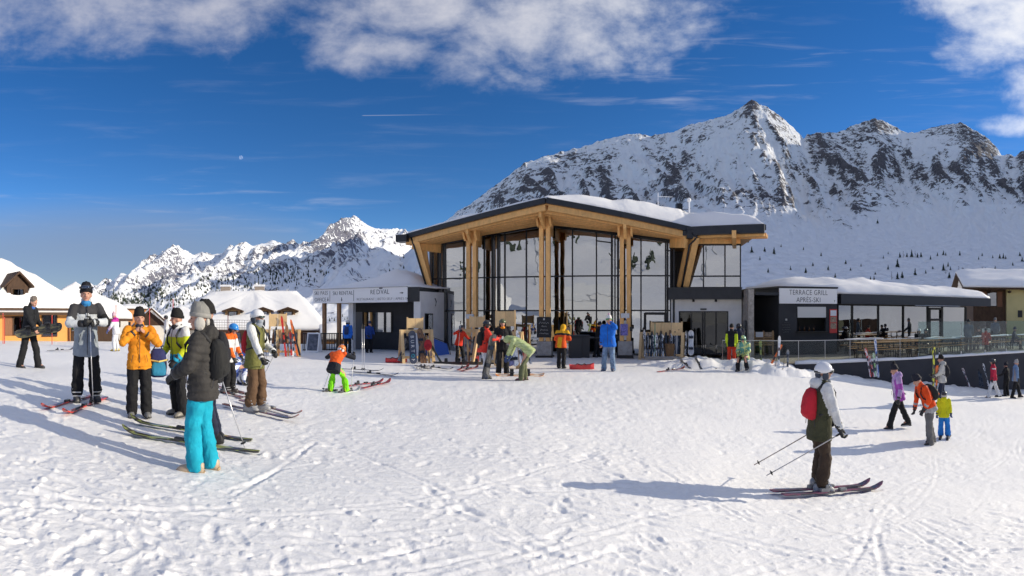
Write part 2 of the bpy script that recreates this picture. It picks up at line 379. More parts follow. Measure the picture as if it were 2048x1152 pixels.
def build_ground():
    th = np.concatenate([np.linspace(-1.22, 1.22, 720), np.linspace(1.22, 2*PI-1.22, 92)[1:-1]])
    inv = np.linspace(1/2.6, 1/42.0, 420); r = np.concatenate([[.02, .5, 1.0, 1.5, 1.9, 2.25], 1/inv, np.geomspace(42, 9000, 44)[1:]])
    T, Rr = np.meshgrid(th, r); X = Rr*np.sin(T); Y = Rr*np.cos(T)
    Z = gheight(X, Y)
    near = 1-sstep(25, 60, Rr)
    Z += near*(.05*fbm(X*.22, Y*.22, 3, 3)+.018*fbm(X*.75+9, Y*.75, 4, 11))
    rough = .35+.65*sstep(-.25, .35, fbm(X*.30+4, Y*.30, 3, 21))
    fine = 1-sstep(14, 30, Rr)
    Z += fine*rough*(.012*fbm(X*2.6, Y*2.6, 4, 31, .66)+.012*(ridged(X*4.5, Y*4.5, 3, 41)-.5))
    # kicked up clods and boot prints
    cl = perlin(X*8.5+2, Y*8.5, 51)*.5+perlin(X*17, Y*17, 52)*.5
    Z += fine*rough*(.055*np.clip(cl-.26, 0, 1)-.05*np.clip(perlin(X*4.4, Y*4.4, 61)-.36, 0, 1))
    # ski tracks: pairs of grooves with pushed-up rims
    tr = []
    for a in [[(455,985),(520,960),(590,915),(628,884)],[(470,990),(560,938),(640,925)],[(0,985),(200,1005),(430,1030)],[(0,1010),(260,1020),(470,1015)],[(1690,1152),(1740,1070)],[(1770,1152),(1752,1068)],
              [(1800,1048),(1870,1090),(1925,1125)],[(1830,1040),(1900,1075),(1950,1110)],[(1320,1060),(1600,1050),(1790,1045)],[(1560,1020),(1650,1060),(1800,1090),(2048,1100)],[(480,1152),(900,1075),(1300,1060)],
              [(560,850),(700,900),(900,985)],[(0,900),(140,960),(330,1080)],[(90,850),(210,915),(240,950)],[(1040,973),(1180,985),(1420,1010)],[(1500,880),(1700,950),(2048,980)],[(1600,1000),(1850,960),(2048,900)],
              [(700,1152),(1000,1100),(1250,1110)],[(1100,870),(1300,930),(1500,1040)],[(820,830),(1000,870),(1250,960)],[(1050,1152),(1250,1090),(1500,1060)]]:
        tr.append((.020, [groundpt(*p) for p in a]))
    rr = random.Random(5)
    for k in range(260):
        px = rr.uniform(-100, 2150); d = rr.uniform(2.9, 16); x, y = XY(px, d); an = rr.uniform(-.55, .55)+(PI if rr.random() < .5 else 0); L = rr.uniform(2, 7); cv = rr.uniform(-.12, .12)
        pts = []
        for i in range(7): pts.append((x, y)); x += math.cos(an)*L/6; y += math.sin(an)*L/6; an += cv
        dp_ = rr.uniform(.005, .013)*(1 if rr.random() < .85 else 1.6); tr.append((dp_, pts))
        if k % 2: tr.append((dp_, [(q[0]+.03, q[1]+.17) for q in pts]))
    for dep, pts in tr:
        xs = [p[0] for p in pts]; ys = [p[1] for p in pts]
        m = (X > min(xs)-.4) & (X < max(xs)+.4) & (Y > min(ys)-.4) & (Y < max(ys)+.4) & (Rr < 30)
        if not m.any(): continue
        d, sgn = polydist(X[m], Y[m], pts)
        wv = .02*perlin(X[m]*3, Y[m]*3, 5)
        e = d+wv
        Z[m] += dep*.55*(-np.exp(-(e/.026)**2)+.4*np.exp(-((e-.055)/.022)**2))*1.25*(.6+.4*perlin(X[m]*1.3, Y[m]*1.3, 9))
    # boot prints and kicked-up crumbs, each where it fell
    dth = th[1]-th[0]
    def window(x, y, rad):
        r0 = math.hypot(x, y); a0 = math.atan2(x, y); i0, i1 = np.searchsorted(r, r0-rad), np.searchsorted(r, r0+rad)
        j0 = int((a0-rad/r0+1.22)/dth); j1 = int((a0+rad/r0+1.22)/dth)+2
        return slice(max(i0-1, 0), i1+1), slice(max(j0, 0), min(j1, 720))
    for k in range(750):
        px = rr.uniform(-120, 2170); d = 2.9+10*rr.random()**1.3
        if perlin(np.array([px/260]), np.array([d*.5]), 77)[0] < -.25: continue
        x, y = XY(px, d); w = window(x, y, .3)
        if Z[w].size == 0: continue
        an = rr.uniform(0, PI); u_ = (X[w]-x)*math.cos(an)+(Y[w]-y)*math.sin(an); v_ = -(X[w]-x)*math.sin(an)+(Y[w]-y)*math.cos(an)
        q = (u_/.13)**2+(v_/.048)**2; Z[w] += rr.uniform(.004, .011)*(-np.exp(-q**2*.8)+.3*np.exp(-((np.sqrt(q)-1.35)/.28)**2))
    for k in range(3800):
        px = rr.uniform(-120, 2170); d = 2.8+9*rr.random()**1.2
        if perlin(np.array([px/150]), np.array([d*.8]), 78)[0] < -.05 and rr.random() < .85: continue
        x, y = XY(px, d); rad = rr.uniform(.010, .022)*(2.0 if rr.random() < .07 else 1); w = window(x, y, rad*1.6)
        if Z[w].size == 0: continue
        q = ((X[w]-x)**2+(Y[w]-y)**2)/rad**2; Z[w] += rad*rr.uniform(.3, .6)*np.sqrt(np.clip(1-q, 0, 1))
    for (mx, my, mr, mh) in MOUNDS:
        d = np.hypot(X-mx, Y-my)/mr; m = d < 1.3
        if m.any():
            q = np.clip(1-(d[m]*(1+.25*perlin(X[m]*2.1, Y[m]*2.1, 71)))**2, 0, 1)
            Z[m] = np.maximum(Z[m], gheight(X[m], Y[m])-.02+mh*np.sqrt(q)*(.75+.4*fbm(X[m]*3.2, Y[m]*3.2, 3, 81)))
    # the ground falls away behind the village and rises as the piste slope behind the camera, where the glass front looks
    Z += sstep(60, 220, Rr)*(-14)*np.clip(np.cos(T*.6), 0, 1)
    azd = np.degrees(np.mod(T, 2*PI)); back = sstep(97, 114, azd)*(1-sstep(286, 296.5, azd))
    up = np.clip(Rr-26, 0, 1500)
    hill = .205*up*(1-.18*sstep(500, 1500, up))+sstep(20, 120, up)*(11*fbm(X/90, Y/90, 4, 91)+.035*up*fbm(X/260, Y/260, 3, 95))
    Z += back*hill*(1-.75*sstep(900, 5000, Rr))
    global HILL
    def HILL(x, y):
        j = int(np.argmin(np.abs(np.mod(th-math.atan2(x, y)+PI, 2*PI)-PI))); return float(np.interp(math.hypot(x, y), r, Z[:, j]))
    me = grid_mesh('snow_ground', X, Y, Z, snow_mat('snow_piste', 20.0, .5, .02, 85.0), wrap=True)
    return tag(link('snow_ground', me), kind='structure')

# ================================================================== mountains
def rock_mat(name, rock=(.085, .075, .072), lo=.0, scale=.012):
    m = bpy.data.materials.new(name); m.use_nodes = True; N = NT(m.node_tree); b = m.node_tree.nodes['Principled BSDF']
    g = N.n('ShaderNodeNewGeometry'); at = N.n('ShaderNodeAttribute', attribute_name='rock')
    mp = N.n('ShaderNodeMapping'); N.l(g.outputs['Position'], mp.inputs[0]); mp.inputs['Scale'].default_value = (1, 1, .7)
    n1 = N.n('ShaderNodeTexNoise', i_Scale=scale, i_Detail=6.0, i_Roughness=.68, i_Distortion=.4); N.l(mp.outputs[0], n1.inputs['Vector'])
    n2 = N.n('ShaderNodeTexNoise', i_Scale=scale*8.5, i_Detail=5.0, i_Roughness=.7, i_Distortion=.8); N.l(mp.outputs[0], n2.inputs['Vector'])
    f = N.m('ADD', at.outputs['Fac'], N.m('ADD', N.m('MULTIPLY', N.m('SUBTRACT', n1.outputs[0], .5), 1.3), N.m('MULTIPLY', N.m('SUBTRACT', n2.outputs[0], .5), 3.4)))
    mp3 = N.n('ShaderNodeMapping'); N.l(g.outputs['Position'], mp3.inputs[0]); mp3.inputs['Rotation'].default_value = (.5, .6, .3); mp3.inputs['Scale'].default_value = (.5, 1, 3.4)
    n3 = N.n('ShaderNodeTexNoise', i_Scale=scale*2.6, i_Detail=3.0, i_Roughness=.6, i_Distortion=.6); N.l(mp3.outputs[0], n3.inputs['Vector'])
    f = N.m('ADD', f, N.m('MULTIPLY', N.m('SUBTRACT', n3.outputs[0], .5), 1.5))
    msk = N.ss(f, lo-.04, lo+.07)
    rc = N.mixc(N.ss(n2.outputs[0], .3, .7), rock, tuple(c*2.1 for c in rock))
    N.l(N.mixc(msk, (.83, .845, .875), rc), b.inputs['Base Color']); b.inputs['Roughness'].default_value = .8; b.inputs['Specular IOR Level'].default_value = .15
    bp = N.n('ShaderNodeBump', i_Strength=1.0, i_Distance=9.0)
    N.l(N.m('ADD', N.m('MULTIPLY', n2.outputs[0], .6), N.m('MULTIPLY', msk, .5)), bp.inputs['Height']); N.l(bp.outputs[0], b.inputs['Normal'])
    return m
def interp_sky(pts, th):
    xs = np.array([(p[0]-CX)/F for p in pts]); ys = np.array([(HY-p[1])/F for p in pts]); return np.interp(th, xs, ys)
def mountain(name, sky, r0, Rf, th0, th1, nth, nr, zb, power, gul, gw, gl, seed, rockmat, bias, jag, backfall=.75, slant=0.0, env0=.3):
    th = np.linspace(th0, th1, nth)
    s = np.concatenate([np.linspace(0, 1, nr), 1+np.linspace(.03, .8, 24)])
    T, Sg = np.meshgrid(th, s)
    Rg = Rf(T); rad = r0+(Rg-r0)*Sg
    w0 = interp_sky(sky, th); kk = np.exp(-(np.linspace(-2.2, 2.2, 121))**2); kk /= kk.sum()
    sm = np.convolve(np.pad(w0, 60, mode='edge'), kk, 'valid'); kk2 = np.exp(-(np.linspace(-2.2, 2.2, 31))**2); kk2 /= kk2.sum(); sm2 = np.convolve(np.pad(w0, 15, mode='edge'), kk2, 'valid')
    bl1 = sstep(.45, .9, Sg); bl2 = sstep(.88, .995, Sg)
    Hs = (sm[None, :]*(1-bl1)+sm2[None, :]*bl1); Hs = Hs*(1-bl2)+w0[None, :]*bl2
    H = Hs*Rg+EYE
    X = rad*np.sin(T); Y = rad*np.cos(T)
    arc = T*np.mean(Rg)+slant*(rad-r0)
    wx = 60*fbm(arc/300, rad/300, 3, seed+3); wy = 60*fbm(arc/300+9, rad/300, 3, seed+4)
    g1 = ridged((arc+wx)/gw, (rad+wy)/gl, 4, seed); g2 = ridged((arc+wx*.6)/(gw*.33), (rad+wy)/(gl*.4), 4, seed+50)
    sc = np.clip(Sg, 0, 1)
    base = zb+(H-zb)*sc**power
    back = (H-zb)*np.clip(Sg-1, 0, 1)*backfall
    env = sstep(env0, .72, sc)*(1-.97*sstep(.80, 1.0, sc))*(Sg <= 1)+.03*(Sg > 1)
    Z = np.where(Sg <= 1, base, H-back)+gul*env*(g1-.5)+gul*.38*env*(g2-.5)+gul*.16*sstep(.02, .4, sc)*fbm(arc/210, rad/210, 3, seed+90)
    Z += jag*fbm(arc/24, rad/40, 4, seed+80, .6)*sstep(.35, 1.0, sc)
    gz = np.gradient(Z, axis=0)/np.maximum(np.gradient(rad, axis=0), 1e-3)
    gx = np.gradient(Z, axis=1)/np.maximum(np.gradient(T, axis=1)*rad, 1e-3)
    steep = np.hypot(gz, gx)
    curv = Z-(np.roll(Z, 6, 1)+np.roll(Z, -6, 1))/2
    V = (Z-EYE)/rad
    rock = bias(T, V, sc, steep, curv/np.maximum(gul, 1), seed)
    me = grid_mesh(name, X, Y, Z, rockmat, {'rock': rock})
    return tag(link(name, me), kind='structure'), (th, s, X, Y, Z)
def blob(T, V, px, py, rx, ry, ang=0.0):
    """rock outcrop centred in that direction of the slope"""
    t = (T-(px-CX)/F)*1000; v = (V-(HY-py)/F)*1000; c, s_ = math.cos(ang), math.sin(ang)
    a = (t*c+v*s_)/rx; b = (-t*s_+v*c)/ry
    return np.exp(-(a*a+b*b))
SKY1 = [(480,720),(560,672),(640,622),(740,560),(800,520),(845,478),(870,455),(900,432),(945,405),(1000,365),(1030,340),(1050,325),(1085,313),(1120,306),(1160,296),(1190,285),(1215,278),(1240,272),(1280,267),(1300,274),(1325,268),(1345,266),(1380,250),(1430,237),(1460,228),(1480,215),(1503,199),(1512,203),(1525,210),(1545,220),(1562,234),(1580,250),(1592,262),(1608,280),(1614,268),(1640,263),(1660,266),(1685,262),(1715,248),(1735,240),(1750,236),(1768,241),(1780,247),(1810,265),(1830,266),(1860,257),(1900,247),(1920,244),(1945,258),(1970,272),(1990,292),(2003,312),(2015,307),(2030,313),(2042,302),(2060,298),(2120,318),(2180,296),(2250,280),(2350,284),(2430,330),(2470,450),(2500,640),(2600,700)]  # ridge right of view is added, shaped to shade the lower slopes
SKY2 = [(-300,640),(0,620),(120,600),(180,578),(200,571),(215,575),(235,567),(260,560),(290,541),(320,521),(345,511),(365,517),(385,512),(405,506),(415,515),(440,510),(455,505),(480,495),(500,497),(520,490),(545,484),(560,489),(580,492),(600,488),(620,490),(640,475),(660,463),(680,449),(697,439),(708,433),(716,439),(724,447),(738,455),(752,457),(775,457),(800,460),(840,470),(900,480),(1000,500),(1100,560)]
def bias1(T, V, sc, steep, curv, seed):
    n = fbm(T*14, V*22, 4, seed+7)
    r = -.36+.45*np.clip(curv*4, -1, 1)+.55*n+.25*sstep(.75, 1.3, steep)-.9*(1-sstep(.12, .22, V))
    for b in [(1365,330,42,9,.9,.62),(1300,385,55,16,.5,.6),(1330,350,50,16,.8,.5),(1230,400,45,16,.2,.45),(1440,395,60,22,.3,.45),(1520,400,45,28,.2,.62),(1530,350,40,20,.6,.3),(1660,330,60,24,-.5,.55),(1720,370,50,24,-.5,.4),(1800,340,60,26,-.4,.5),(1880,350,60,24,.2,.62),(1950,300,22,40,.4,.6),(1985,310,22,30,.6,.5),(2010,370,60,22,-.3,.7),(1730,420,30,12,-.5,.7),(2015,425,18,9,0,1.0),(1500,240,12,45,.0,.35),(1560,250,12,30,.3,.4),(1640,275,40,14,0,.35),(1750,255,40,18,0,.4),(1910,260,50,14,0,.35),(1950,485,26,7,-.3,.8),(1700,455,26,10,-.3,.7),(1110,345,50,20,.5,.35),(1000,385,25,25,.9,.4),(1080,400,18,40,.4,.25),(2040,310,16,16,0,.9)]:
        r += .62*b[5]*blob(T, V, *b[:5])
    return r-.35*blob(T, V, 1440, 300, 40, 70, .3)-.4*blob(T, V, 1270, 330, 30, 60, .2)-.5*blob(T, V, 1500, 330, 60, 40)-.6*blob(T, V, 1900, 440, 150, 50)
def bias2(T, V, sc, steep, curv, seed):
    n = fbm(T*16, V*30, 4, seed+7)
    r = -.52+.30*np.clip(curv*3.0, -1, 1)+.5*n+.2*sstep(.5, 1.1, steep)
    for b in [(685,470,36,20,.6,.42),(690,515,60,20,.2,.25),(640,490,30,14,.8,.25),(720,465,14,25,0,.2),(520,505,60,8,.3,.35),(340,550,60,16,.4,.4),(300,560,60,10,.5,.3),(560,530,60,12,.3,.35),(450,545,60,12,.4,.3)]:
        r += b[5]*blob(T, V, *b[:5])
    return r
def build_mountains():
    def R1(T):
        a = T*1000+CX
        return 1500+60*np.sin(a/90)-70*np.exp(-((a-1505)/160)**2)+200*sstep(1500, 1800, a)+260*sstep(850, 600, a)
    massif, g1 = mountain('mountain_massif', SKY1, 120, R1, -.52, 1.50, 860, 270, -10, 1.75, 46, 150, 480, 11, rock_mat('snowy_rock', (.066, .062, .068), .0, .011), bias1, 8.0, slant=.25)
    def R2(T): return 3300+0*T-500*np.exp(-((T*1000+CX-700)/90)**2)
    rng, g2 = mountain('mountain_range', SKY2, 420, R2, -1.35, .12, 620, 230, -26, 1.25, 190, 520, 1500, 23, rock_mat('snowy_rock_far', (.10, .10, .125), .0, .006), bias2, 7.0, slant=-.55, env0=.05)  # far rock paler and bluer: distance haze put into its colour
    return g1, g2
# ================================================================== shared building materials
M_DARK = lambda: mat('anthracite_metal', (.022, .024, .028), .42, metal=.3, var=.15, vscale=3)
M_BLACK = lambda: mat('black_steel', (.012, .012, .013), .4, metal=.2)
M_RENDER_W = lambda: mat('white_render', (.72, .71, .69), .85, var=.06, vscale=2, bump=.15, bscale=40)
M_RENDER_D = lambda: mat('charcoal_render', (.035, .037, .042), .8, var=.15, vscale=1.5, bump=.2, bscale=30)
M_GLU = lambda: wood('spruce_glulam', (.88, .50, .19), .76, 2.2)
M_GLU2 = lambda: wood('spruce_boards', (.88, .50, .20), .74, 3.0)
M_RACK = lambda: wood('pale_pine', (.72, .50, .26), .82, 4)
M_BROWN = lambda: wood('dark_timber', (.085, .045, .026), .6, 2.5, .7)
M_CONC = lambda: mat('concrete', (.30, .29, .28), .9, var=.2, vscale=5, bump=.3, bscale=30)
M_SNOWR = lambda: snow_mat('snow_roof', 2.6, .5, .06, 14.0)
def glass(name, tint=(.30, .33, .36), refl=.5, wav=.012, ior=1.5):
    if name in MATS: return MATS[name]
    m = bpy.data.materials.new(name); m.use_nodes = True; t = m.node_tree; t.nodes.clear(); N = NT(t)
    out = N.n('ShaderNodeOutputMaterial'); mx = N.n('ShaderNodeMixShader'); tr = N.n('ShaderNodeBsdfTransparent'); gl = N.n('ShaderNodeBsdfGlossy')
    tr.inputs[0].default_value = (*tint, 1); gl.inputs[0].default_value = (.86, .89, .93, 1); gl.inputs['Roughness'].default_value = .0
    fr = N.n('ShaderNodeFresnel', i_IOR=ior)
    N.l(N.m('ADD', fr.outputs[0], refl, clamp=True), mx.inputs[0]); N.l(tr.outputs[0], mx.inputs[1]); N.l(gl.outputs[0], mx.inputs[2])
    g = N.n('ShaderNodeNewGeometry'); n = N.n('ShaderNodeTexNoise', i_Scale=.9, i_Detail=2.0); N.l(g.outputs['Position'], n.inputs['Vector'])
    bp = N.n('ShaderNodeBump', i_Strength=1.0, i_Distance=wav); N.l(n.outputs[0], bp.inputs['Height']); N.l(bp.outputs[0], gl.inputs['Normal'])
    N.l(mx.outputs[0], out.inputs[0]); MATS[name] = m; return m
def text_mesh(txt, size, extr=.004, align='LEFT', spacing=1.0, offset=0.0):
    cu = bpy.data.curves.new('lettering', 'FONT'); cu.body = txt; cu.size = size; cu.extrude = extr; cu.align_x = align; cu.space_character = spacing; cu.offset = offset; cu.resolution_u = 3
    return evaluated_mesh(bpy.data.objects.new('lettering', cu))
def place_text(txt, size, origin, right, up, m, parent, name='lettering', align='LEFT', spacing=1.0, squeeze=1.0, offset=0.0):
    me = text_mesh(txt, size, .004, align, spacing, offset); me.materials.clear(); me.materials.append(m)
    r = Vector(right).normalized(); u = Vector(up).normalized(); n = r.cross(u)
    M = Matrix((( r.x*squeeze, u.x, n.x, origin[0]), (r.y*squeeze, u.y, n.y, origin[1]), (r.z*squeeze, u.z, n.z, origin[2]), (0, 0, 0, 1)))
    me.transform(M); return link(name, me, parent)
def scribble(o, right, wd, h, m, parent, seed, th=.008):
    """a line of chalk handwriting too small to read"""
    rn = random.Random(seed); r = Vector(right).normalized(); n_ = max(6, int(wd/(h*.45))); pts = []
    for i in range(n_+1): pts.append(Vector(o)+r*(wd*(i/n_-.5))+Vector((0, 0, h*(rn.uniform(.1, .5) if i % 2 else -rn.uniform(.1, .5)))))
    return MB().tube(pts, th, 4).build('handwriting', m, parent)
def resample(poly, step):
    out = []
    n = len(poly)
    for i in range(n):
        a = Vector(poly[i][:2]); b = Vector(poly[(i+1) % n][:2]); k = max(1, int((b-a).length/step))
        for j in range(k): out.append(a+(b-a)*(j/k))
    return out
def snow_cap(name, poly, z0, hf, parent, m=None, step=.35, rings=12, inset=.06, center=None, seed=0, lip=.14, noise=.05):
    """a layer of lying snow over a star-shaped outline: z0(x, y) the surface under it, hf(x, y) its depth"""
    pts = resample(poly, step); c = Vector(center) if center else sum(pts, Vector((0, 0)))/len(pts)
    z0f = z0 if callable(z0) else (lambda x, y: z0); hff = hf if callable(hf) else (lambda x, y: hf)
    rr = []
    prof = [(1.0, .0), (1.0+.0, .55), (.992, .82), (.975, .95)]
    ks = [p[0] for p in prof]+list(np.linspace(.94, .0, rings))
    hs = [p[1] for p in prof]+[1.0]*rings
    rnd = np.random.default_rng(seed)
    for k, h in zip(ks, hs):
        qs = []
        for p in pts:
            d = (p-c); L = d.length; qs.append(c+d*((L-inset)/L)*max(k, .004))
        nzs = fbm(np.array([q.x*.7+seed for q in qs]), np.array([q.y*.7 for q in qs]), 3, seed)
        rr.append([(q.x, q.y, z0f(q.x, q.y)+h*max(.02, hff(q.x, q.y)*(1+.25*nz)+noise*nz)) for q, nz in zip(qs, nzs)])
    mb = MB(); mb.loft(rr, cap=True)
    return mb.build(name, m or M_SNOWR(), parent, smooth=True)
def edge_dist(poly):
    P_ = [Vector(p[:2]) for p in poly]
    def f(x, y):
        q = Vector((x, y)); b = 1e9
        for i in range(len(P_)):
            a = P_[i]; c = P_[(i+1) % len(P_)]; e = c-a; t = max(0, min(1, (q-a).dot(e)/e.length_squared)); b = min(b, (q-a-e*t).length)
        return b
    return f
V2 = lambda *a: Vector(a)

# ================================================================== the pavilion with the glass front
FLOOR = -.30
GL_ = Vector(XY(866, 26.6)); GR_ = Vector(XY(1341, 24.4)); FE = (GR_-GL_).normalized(); FN = Vector((FE.y, -FE.x)); FN = FN if FN.y < 0 else -FN
def t_on(o, u, px):
    k = math.tan((px-CX)/F); return (k*o.y-o.x)/(u.x-k*u.y)
def v3(p, z): return Vector((p.x, p.y, z))
def facade(root, o, u, n, ticks, rows, zt, pane_m, bar_m, top=None):
    """glazed wall: one pane per bay and row, bars between; top(t) gives a sloping head"""
    ts = sorted(ticks); rnd = random.Random(3); tf = top or (lambda t: rows[-1]); u3 = Vector((u.x, u.y, 0)); n3 = Vector((n.x, n.y, 0))
    for t in ts:
        p = o+u*t+n*.03
        MB().beam(v3(p, rows[0]), v3(p, tf(t)+.02), .12, .055, up=(u.x, u.y, 0)).build('mullion', bar_m, root)
    for a, b in zip(ts[:-1], ts[1:]):
        for z in rows[1:-1]: MB().beam(v3(o+u*(a+.029)+n*.025, z), v3(o+u*(b-.029)+n*.025, z), .09, .065).build('transom', bar_m, root)
        MB().beam(v3(o+u*(a+.029)+n*.025, tf(a)), v3(o+u*(b-.029)+n*.025, tf(b)), .09, .065).build('transom', bar_m, root)
        for i, (z0, z1) in enumerate(zip(rows[:-1], rows[1:])):
            last = i == len(rows)-2; g = .035; ta, tb = rnd.uniform(-.006, .006), rnd.uniform(-.005, .005)
            za, zb = (tf(a)-g, tf(b)-g) if last else (z1-g, z1-g)
            q = [(a+g, z0+g), (b-g, z0+g), (b-g, zb), (a+g, za)]
            f = lambda s, z, off: v3(o+u*s, z)+n3*(off+ta*(z-z0)+tb*(s-a))
            MB().hull([f(s, z, -.008) for s, z in q], [f(s, z, .008) for s, z in q]).build('pane', pane_m, root)
def roof_z(s, sA): return 6.64-(.114 if s < sA else .138)*abs(s-sA)
def build_pavilion():
    root = thing('glass_pavilion', 'large glass-fronted restaurant pavilion with timber columns under a snow-covered roof', 'building', (0, 0, 0))
    gl = glass('coated_glass', (.28, .31, .33), .42, .007); bk = M_BLACK(); glu = M_GLU(); dk = M_DARK(); O = GL_; u = FE; n = FN; u3 = Vector((u.x, u.y, 0)); n3 = Vector((n.x, n.y, 0)); rot = Matrix.Rotation(math.atan2(u.y, u.x), 3, 'Z')
    S_ = lambda px, q=0.0: t_on(O+n*q, u, px)
    at = lambda s, q, z: v3(O+u*s+n*q, z)
    A = Vector(XY(1092, 21.3)); L = Vector(XY(808, 25.7)); K = Vector(XY(1383, 23.4)); Rr = Vector(XY(1530, 22.7))
    sv = lambda p: (p-O).dot(u)
    sA = sv(A); sK = sv(K); rz = lambda p: max(roof_z(sv(p), sA), roof_z(sK, sA))
    sG = S_(1092); zg = lambda s: roof_z(s, sG)-.60
    # ---- glazing
    ticks = [S_(p) for p in (866, 889, 928, 955, 969, 1010, 1053, 1092, 1145, 1193, 1230, 1261, 1282, 1331, 1341)]
    facade(root, O, u, n, ticks, [FLOOR, 1.87, 3.56, 5.2], 6, gl, bk, zg)
    for a, b_ in ((1002, 1010), (1193, 1224), (1331, 1341)):
        MB().beam(at(S_(a), .05, zg(S_(a))-.42), at(S_(b_), .05, zg(S_(b_))-.42), .06, .05).build('transom', bk, root)
    for px in (992, 884, 1230, 1341):
        for s in (-.15, .15): MB().beam(at(S_(px)+s, .09, FLOOR), at(S_(px)+s, .09, zg(S_(px))), .20, .09, up=u3).build('steel_pier', bk, root)
    sE0, sE1 = S_(866)-.2, S_(1341)+.1
    for s0, s1 in ((sE0, sG), (sG, sE1)):
        MB().beam(at(s0+.01, .03, zg(s0)+.12), at(s1-.01, .03, zg(s1)+.12), .14, .18).build('glazing_head', bk, root)
        MB().beam(at(s0+.01, .16, zg(s0)+.36), at(s1-.01, .16, zg(s1)+.36), .20, .32).build('header_beam', glu, root)
    # ---- roof
    back = [Rr-n*11, O+u*(sA+1)-n*13, L-n*9]
    outline = [L, A, K, Rr]+back
    mb = MB()
    def lay(z0, z1, name, m, par, sh=1.0):
        cc = Vector((2.5, 28)); pts = [cc+(p-cc)*sh for p in outline]; ridge = cc+(O+u*(sA+1)-n*13-cc)*sh
        vs = []; fs = []
        tri = [(0, 1, 5, 6), (1, 2, 5), (2, 3, 4, 5)]; N_ = len(pts)
        for z in (z0, z1): vs += [(p.x, p.y, rz(p)+z if i != 5 else 6.60+z) for i, p in enumerate(pts)]
        for f in tri: fs += [tuple(reversed(f)), tuple(i+N_ for i in f)]
        fs += [(i, (i+1) % N_, N_+(i+1) % N_, N_+i) for i in range(N_)]
        return MB().add(vs, fs).build(name, m, par)
    lay(-.30, -.24, 'soffit', wood('soffit_boards', (.58, .31, .12), .75, 3.0), root, .996); roof = lay(-.236, -.02, 'roof', dk, root, .995)  # soffit wood darkened: shade between the purlins put into the colour
    for a, b_ in ((L, A), (A, K), (K, Rr)):
        d = (b_-a).normalized(); nn = Vector((d.y, -d.x)); nn = nn if nn.y < 0 else -nn
        MB().beam(v3(a+nn*.05, rz(a)-.12), v3(b_+nn*.05, rz(b_)-.12), .10, .24).build('fascia', dk, roof)
        MB().beam(v3(a-nn*.10+d*.1, rz(a)-.40), v3(b_-nn*.10-d*.05, rz(b_)-.40), .16, .24).build('edge_beam', glu, root)
    MB().beam(v3(Rr, rz(Rr)-.12), v3(Rr-n*11, rz(Rr)-.12), .10, .24).build('fascia', dk, roof)
    d = (Rr-K).normalized(); nn = Vector((d.y, -d.x)); nn = nn if nn.y < 0 else -nn
    MB().beam(v3(K+nn*.16-d*.35, rz(K)-.22), v3(Rr+nn*.16, rz(K)-.22), .24, .40).build('gutter', dk, roof)
    MB().box(v3(L+n*.05, rz(L)-.20), (.62, .62, .36), rot).build('gutter', dk, roof, bevel=.02); MB().box(v3(K+n*.12, rz(K)-.36), (.5, .4, .42), rot).build('gutter', dk, roof, bevel=.02)
    # purlins between eave and glass, parallel to the eave
    GA = O+u*sG; G0 = O+u*sE0; G1_ = O+u*sE1
    for f in (.14, .27, .40, .53, .66, .79):
        for a, g in ((L, G0), (K, G1_)):
            p = a+(g-a)*f; q = A+(GA-A)*f; p = p+(q-p)*.02
            MB().beam(v3(p, roof_z(sv(p), sA)-.44), v3(q, roof_z(sv(q), sA)-.44), .12, .27).build('purlin', M_GLU2(), root)
    for f in (.3, .6): MB().beam(v3(K-nn*f*1.6, rz(K)-.40), v3(Rr-nn*f*1.6, rz(K)-.40), .13, .18).build('purlin', M_GLU2(), root)
    # ---- columns: twin posts on a concrete block, arm back to the glass
    cols = [(Vector(XY(1090, 22.7)), 1.15), (Vector(XY(944, 24.15)), .75), (Vector(XY(1250.5, 22.9)), .75)]
    pl = mat('galvanised', (.45, .46, .47), .45, metal=.6)
    for p, fr in cols:
        zr = roof_z(sv(p), sA)-.50
        MB().box(v3(p, FLOOR+.06), (.76, .60, .12), rot).build('plinth', bk, root)
        MB().box(v3(p, FLOOR+.44), (.66, .52, .64), rot).build('footing', M_CONC(), root, bevel=.015)
        for s in (-.155, .155): MB().beam(v3(p+u*s, FLOOR+.76), v3(p+u*s, zr-.02), .27, .185, up=u3).build('column', glu, root)
        MB().beam(v3(p, FLOOR+.80), v3(p, FLOOR+1.7), .16, .11, up=u3).build('column_plate', pl, root)
        qg = (p-O).dot(n)
        a = [v3(p+n*fr, zr+.0), v3(p+n*fr, zr-.22), v3(p+n*.2, zr-.58), v3(p-n*(qg-.25), zr-.62), v3(p-n*(qg-.25), zr+.0)]
        MB().hull([x+u3*.068 for x in a], [x-u3*.068 for x in a]).build('arm', glu, root)
        a = [v3(p+n*.45, zr), v3(p+n*.45, zr-.20), v3(p+n*.2, zr-.46), v3(p-n*.22, zr-.46), v3(p-n*.22, zr)]
        for s in (-.29, .29): MB().hull([x+u3*(s+.05) for x in a], [x+u3*(s-.05) for x in a]).build('bracket', glu, root)
    for p, z in ((cols[1][0], 1.58), (cols[2][0], 1.62)):
        MB().box(v3(p+n*.32, z), (.40, .12, .22), rot).build('floodlight', mat('lamp_grey', (.55, .56, .57), .5), root, bevel=.03)
    for p in cols: MB().box(v3(p[0]+n*.18+u*.28, 1.02), (.12, .1, .2), rot).build('spotlight', bk, root)
    bo = MB().box(v3(cols[0][0]+n*.22, 1.10), (.66, .04, .92), rot).build('menu_board', mat('chalkboard', (.015, .015, .016), .7), root); wt = mat('chalk', (.5, .5, .48), .9)
    for i, (w_, sz) in enumerate(((.44, .12), (.22, .09), (.34, .09), (.40, .07))): scribble(v3(cols[0][0]+n*.246, 1.30-.16*i), u3, w_, sz, wt, bo, i)
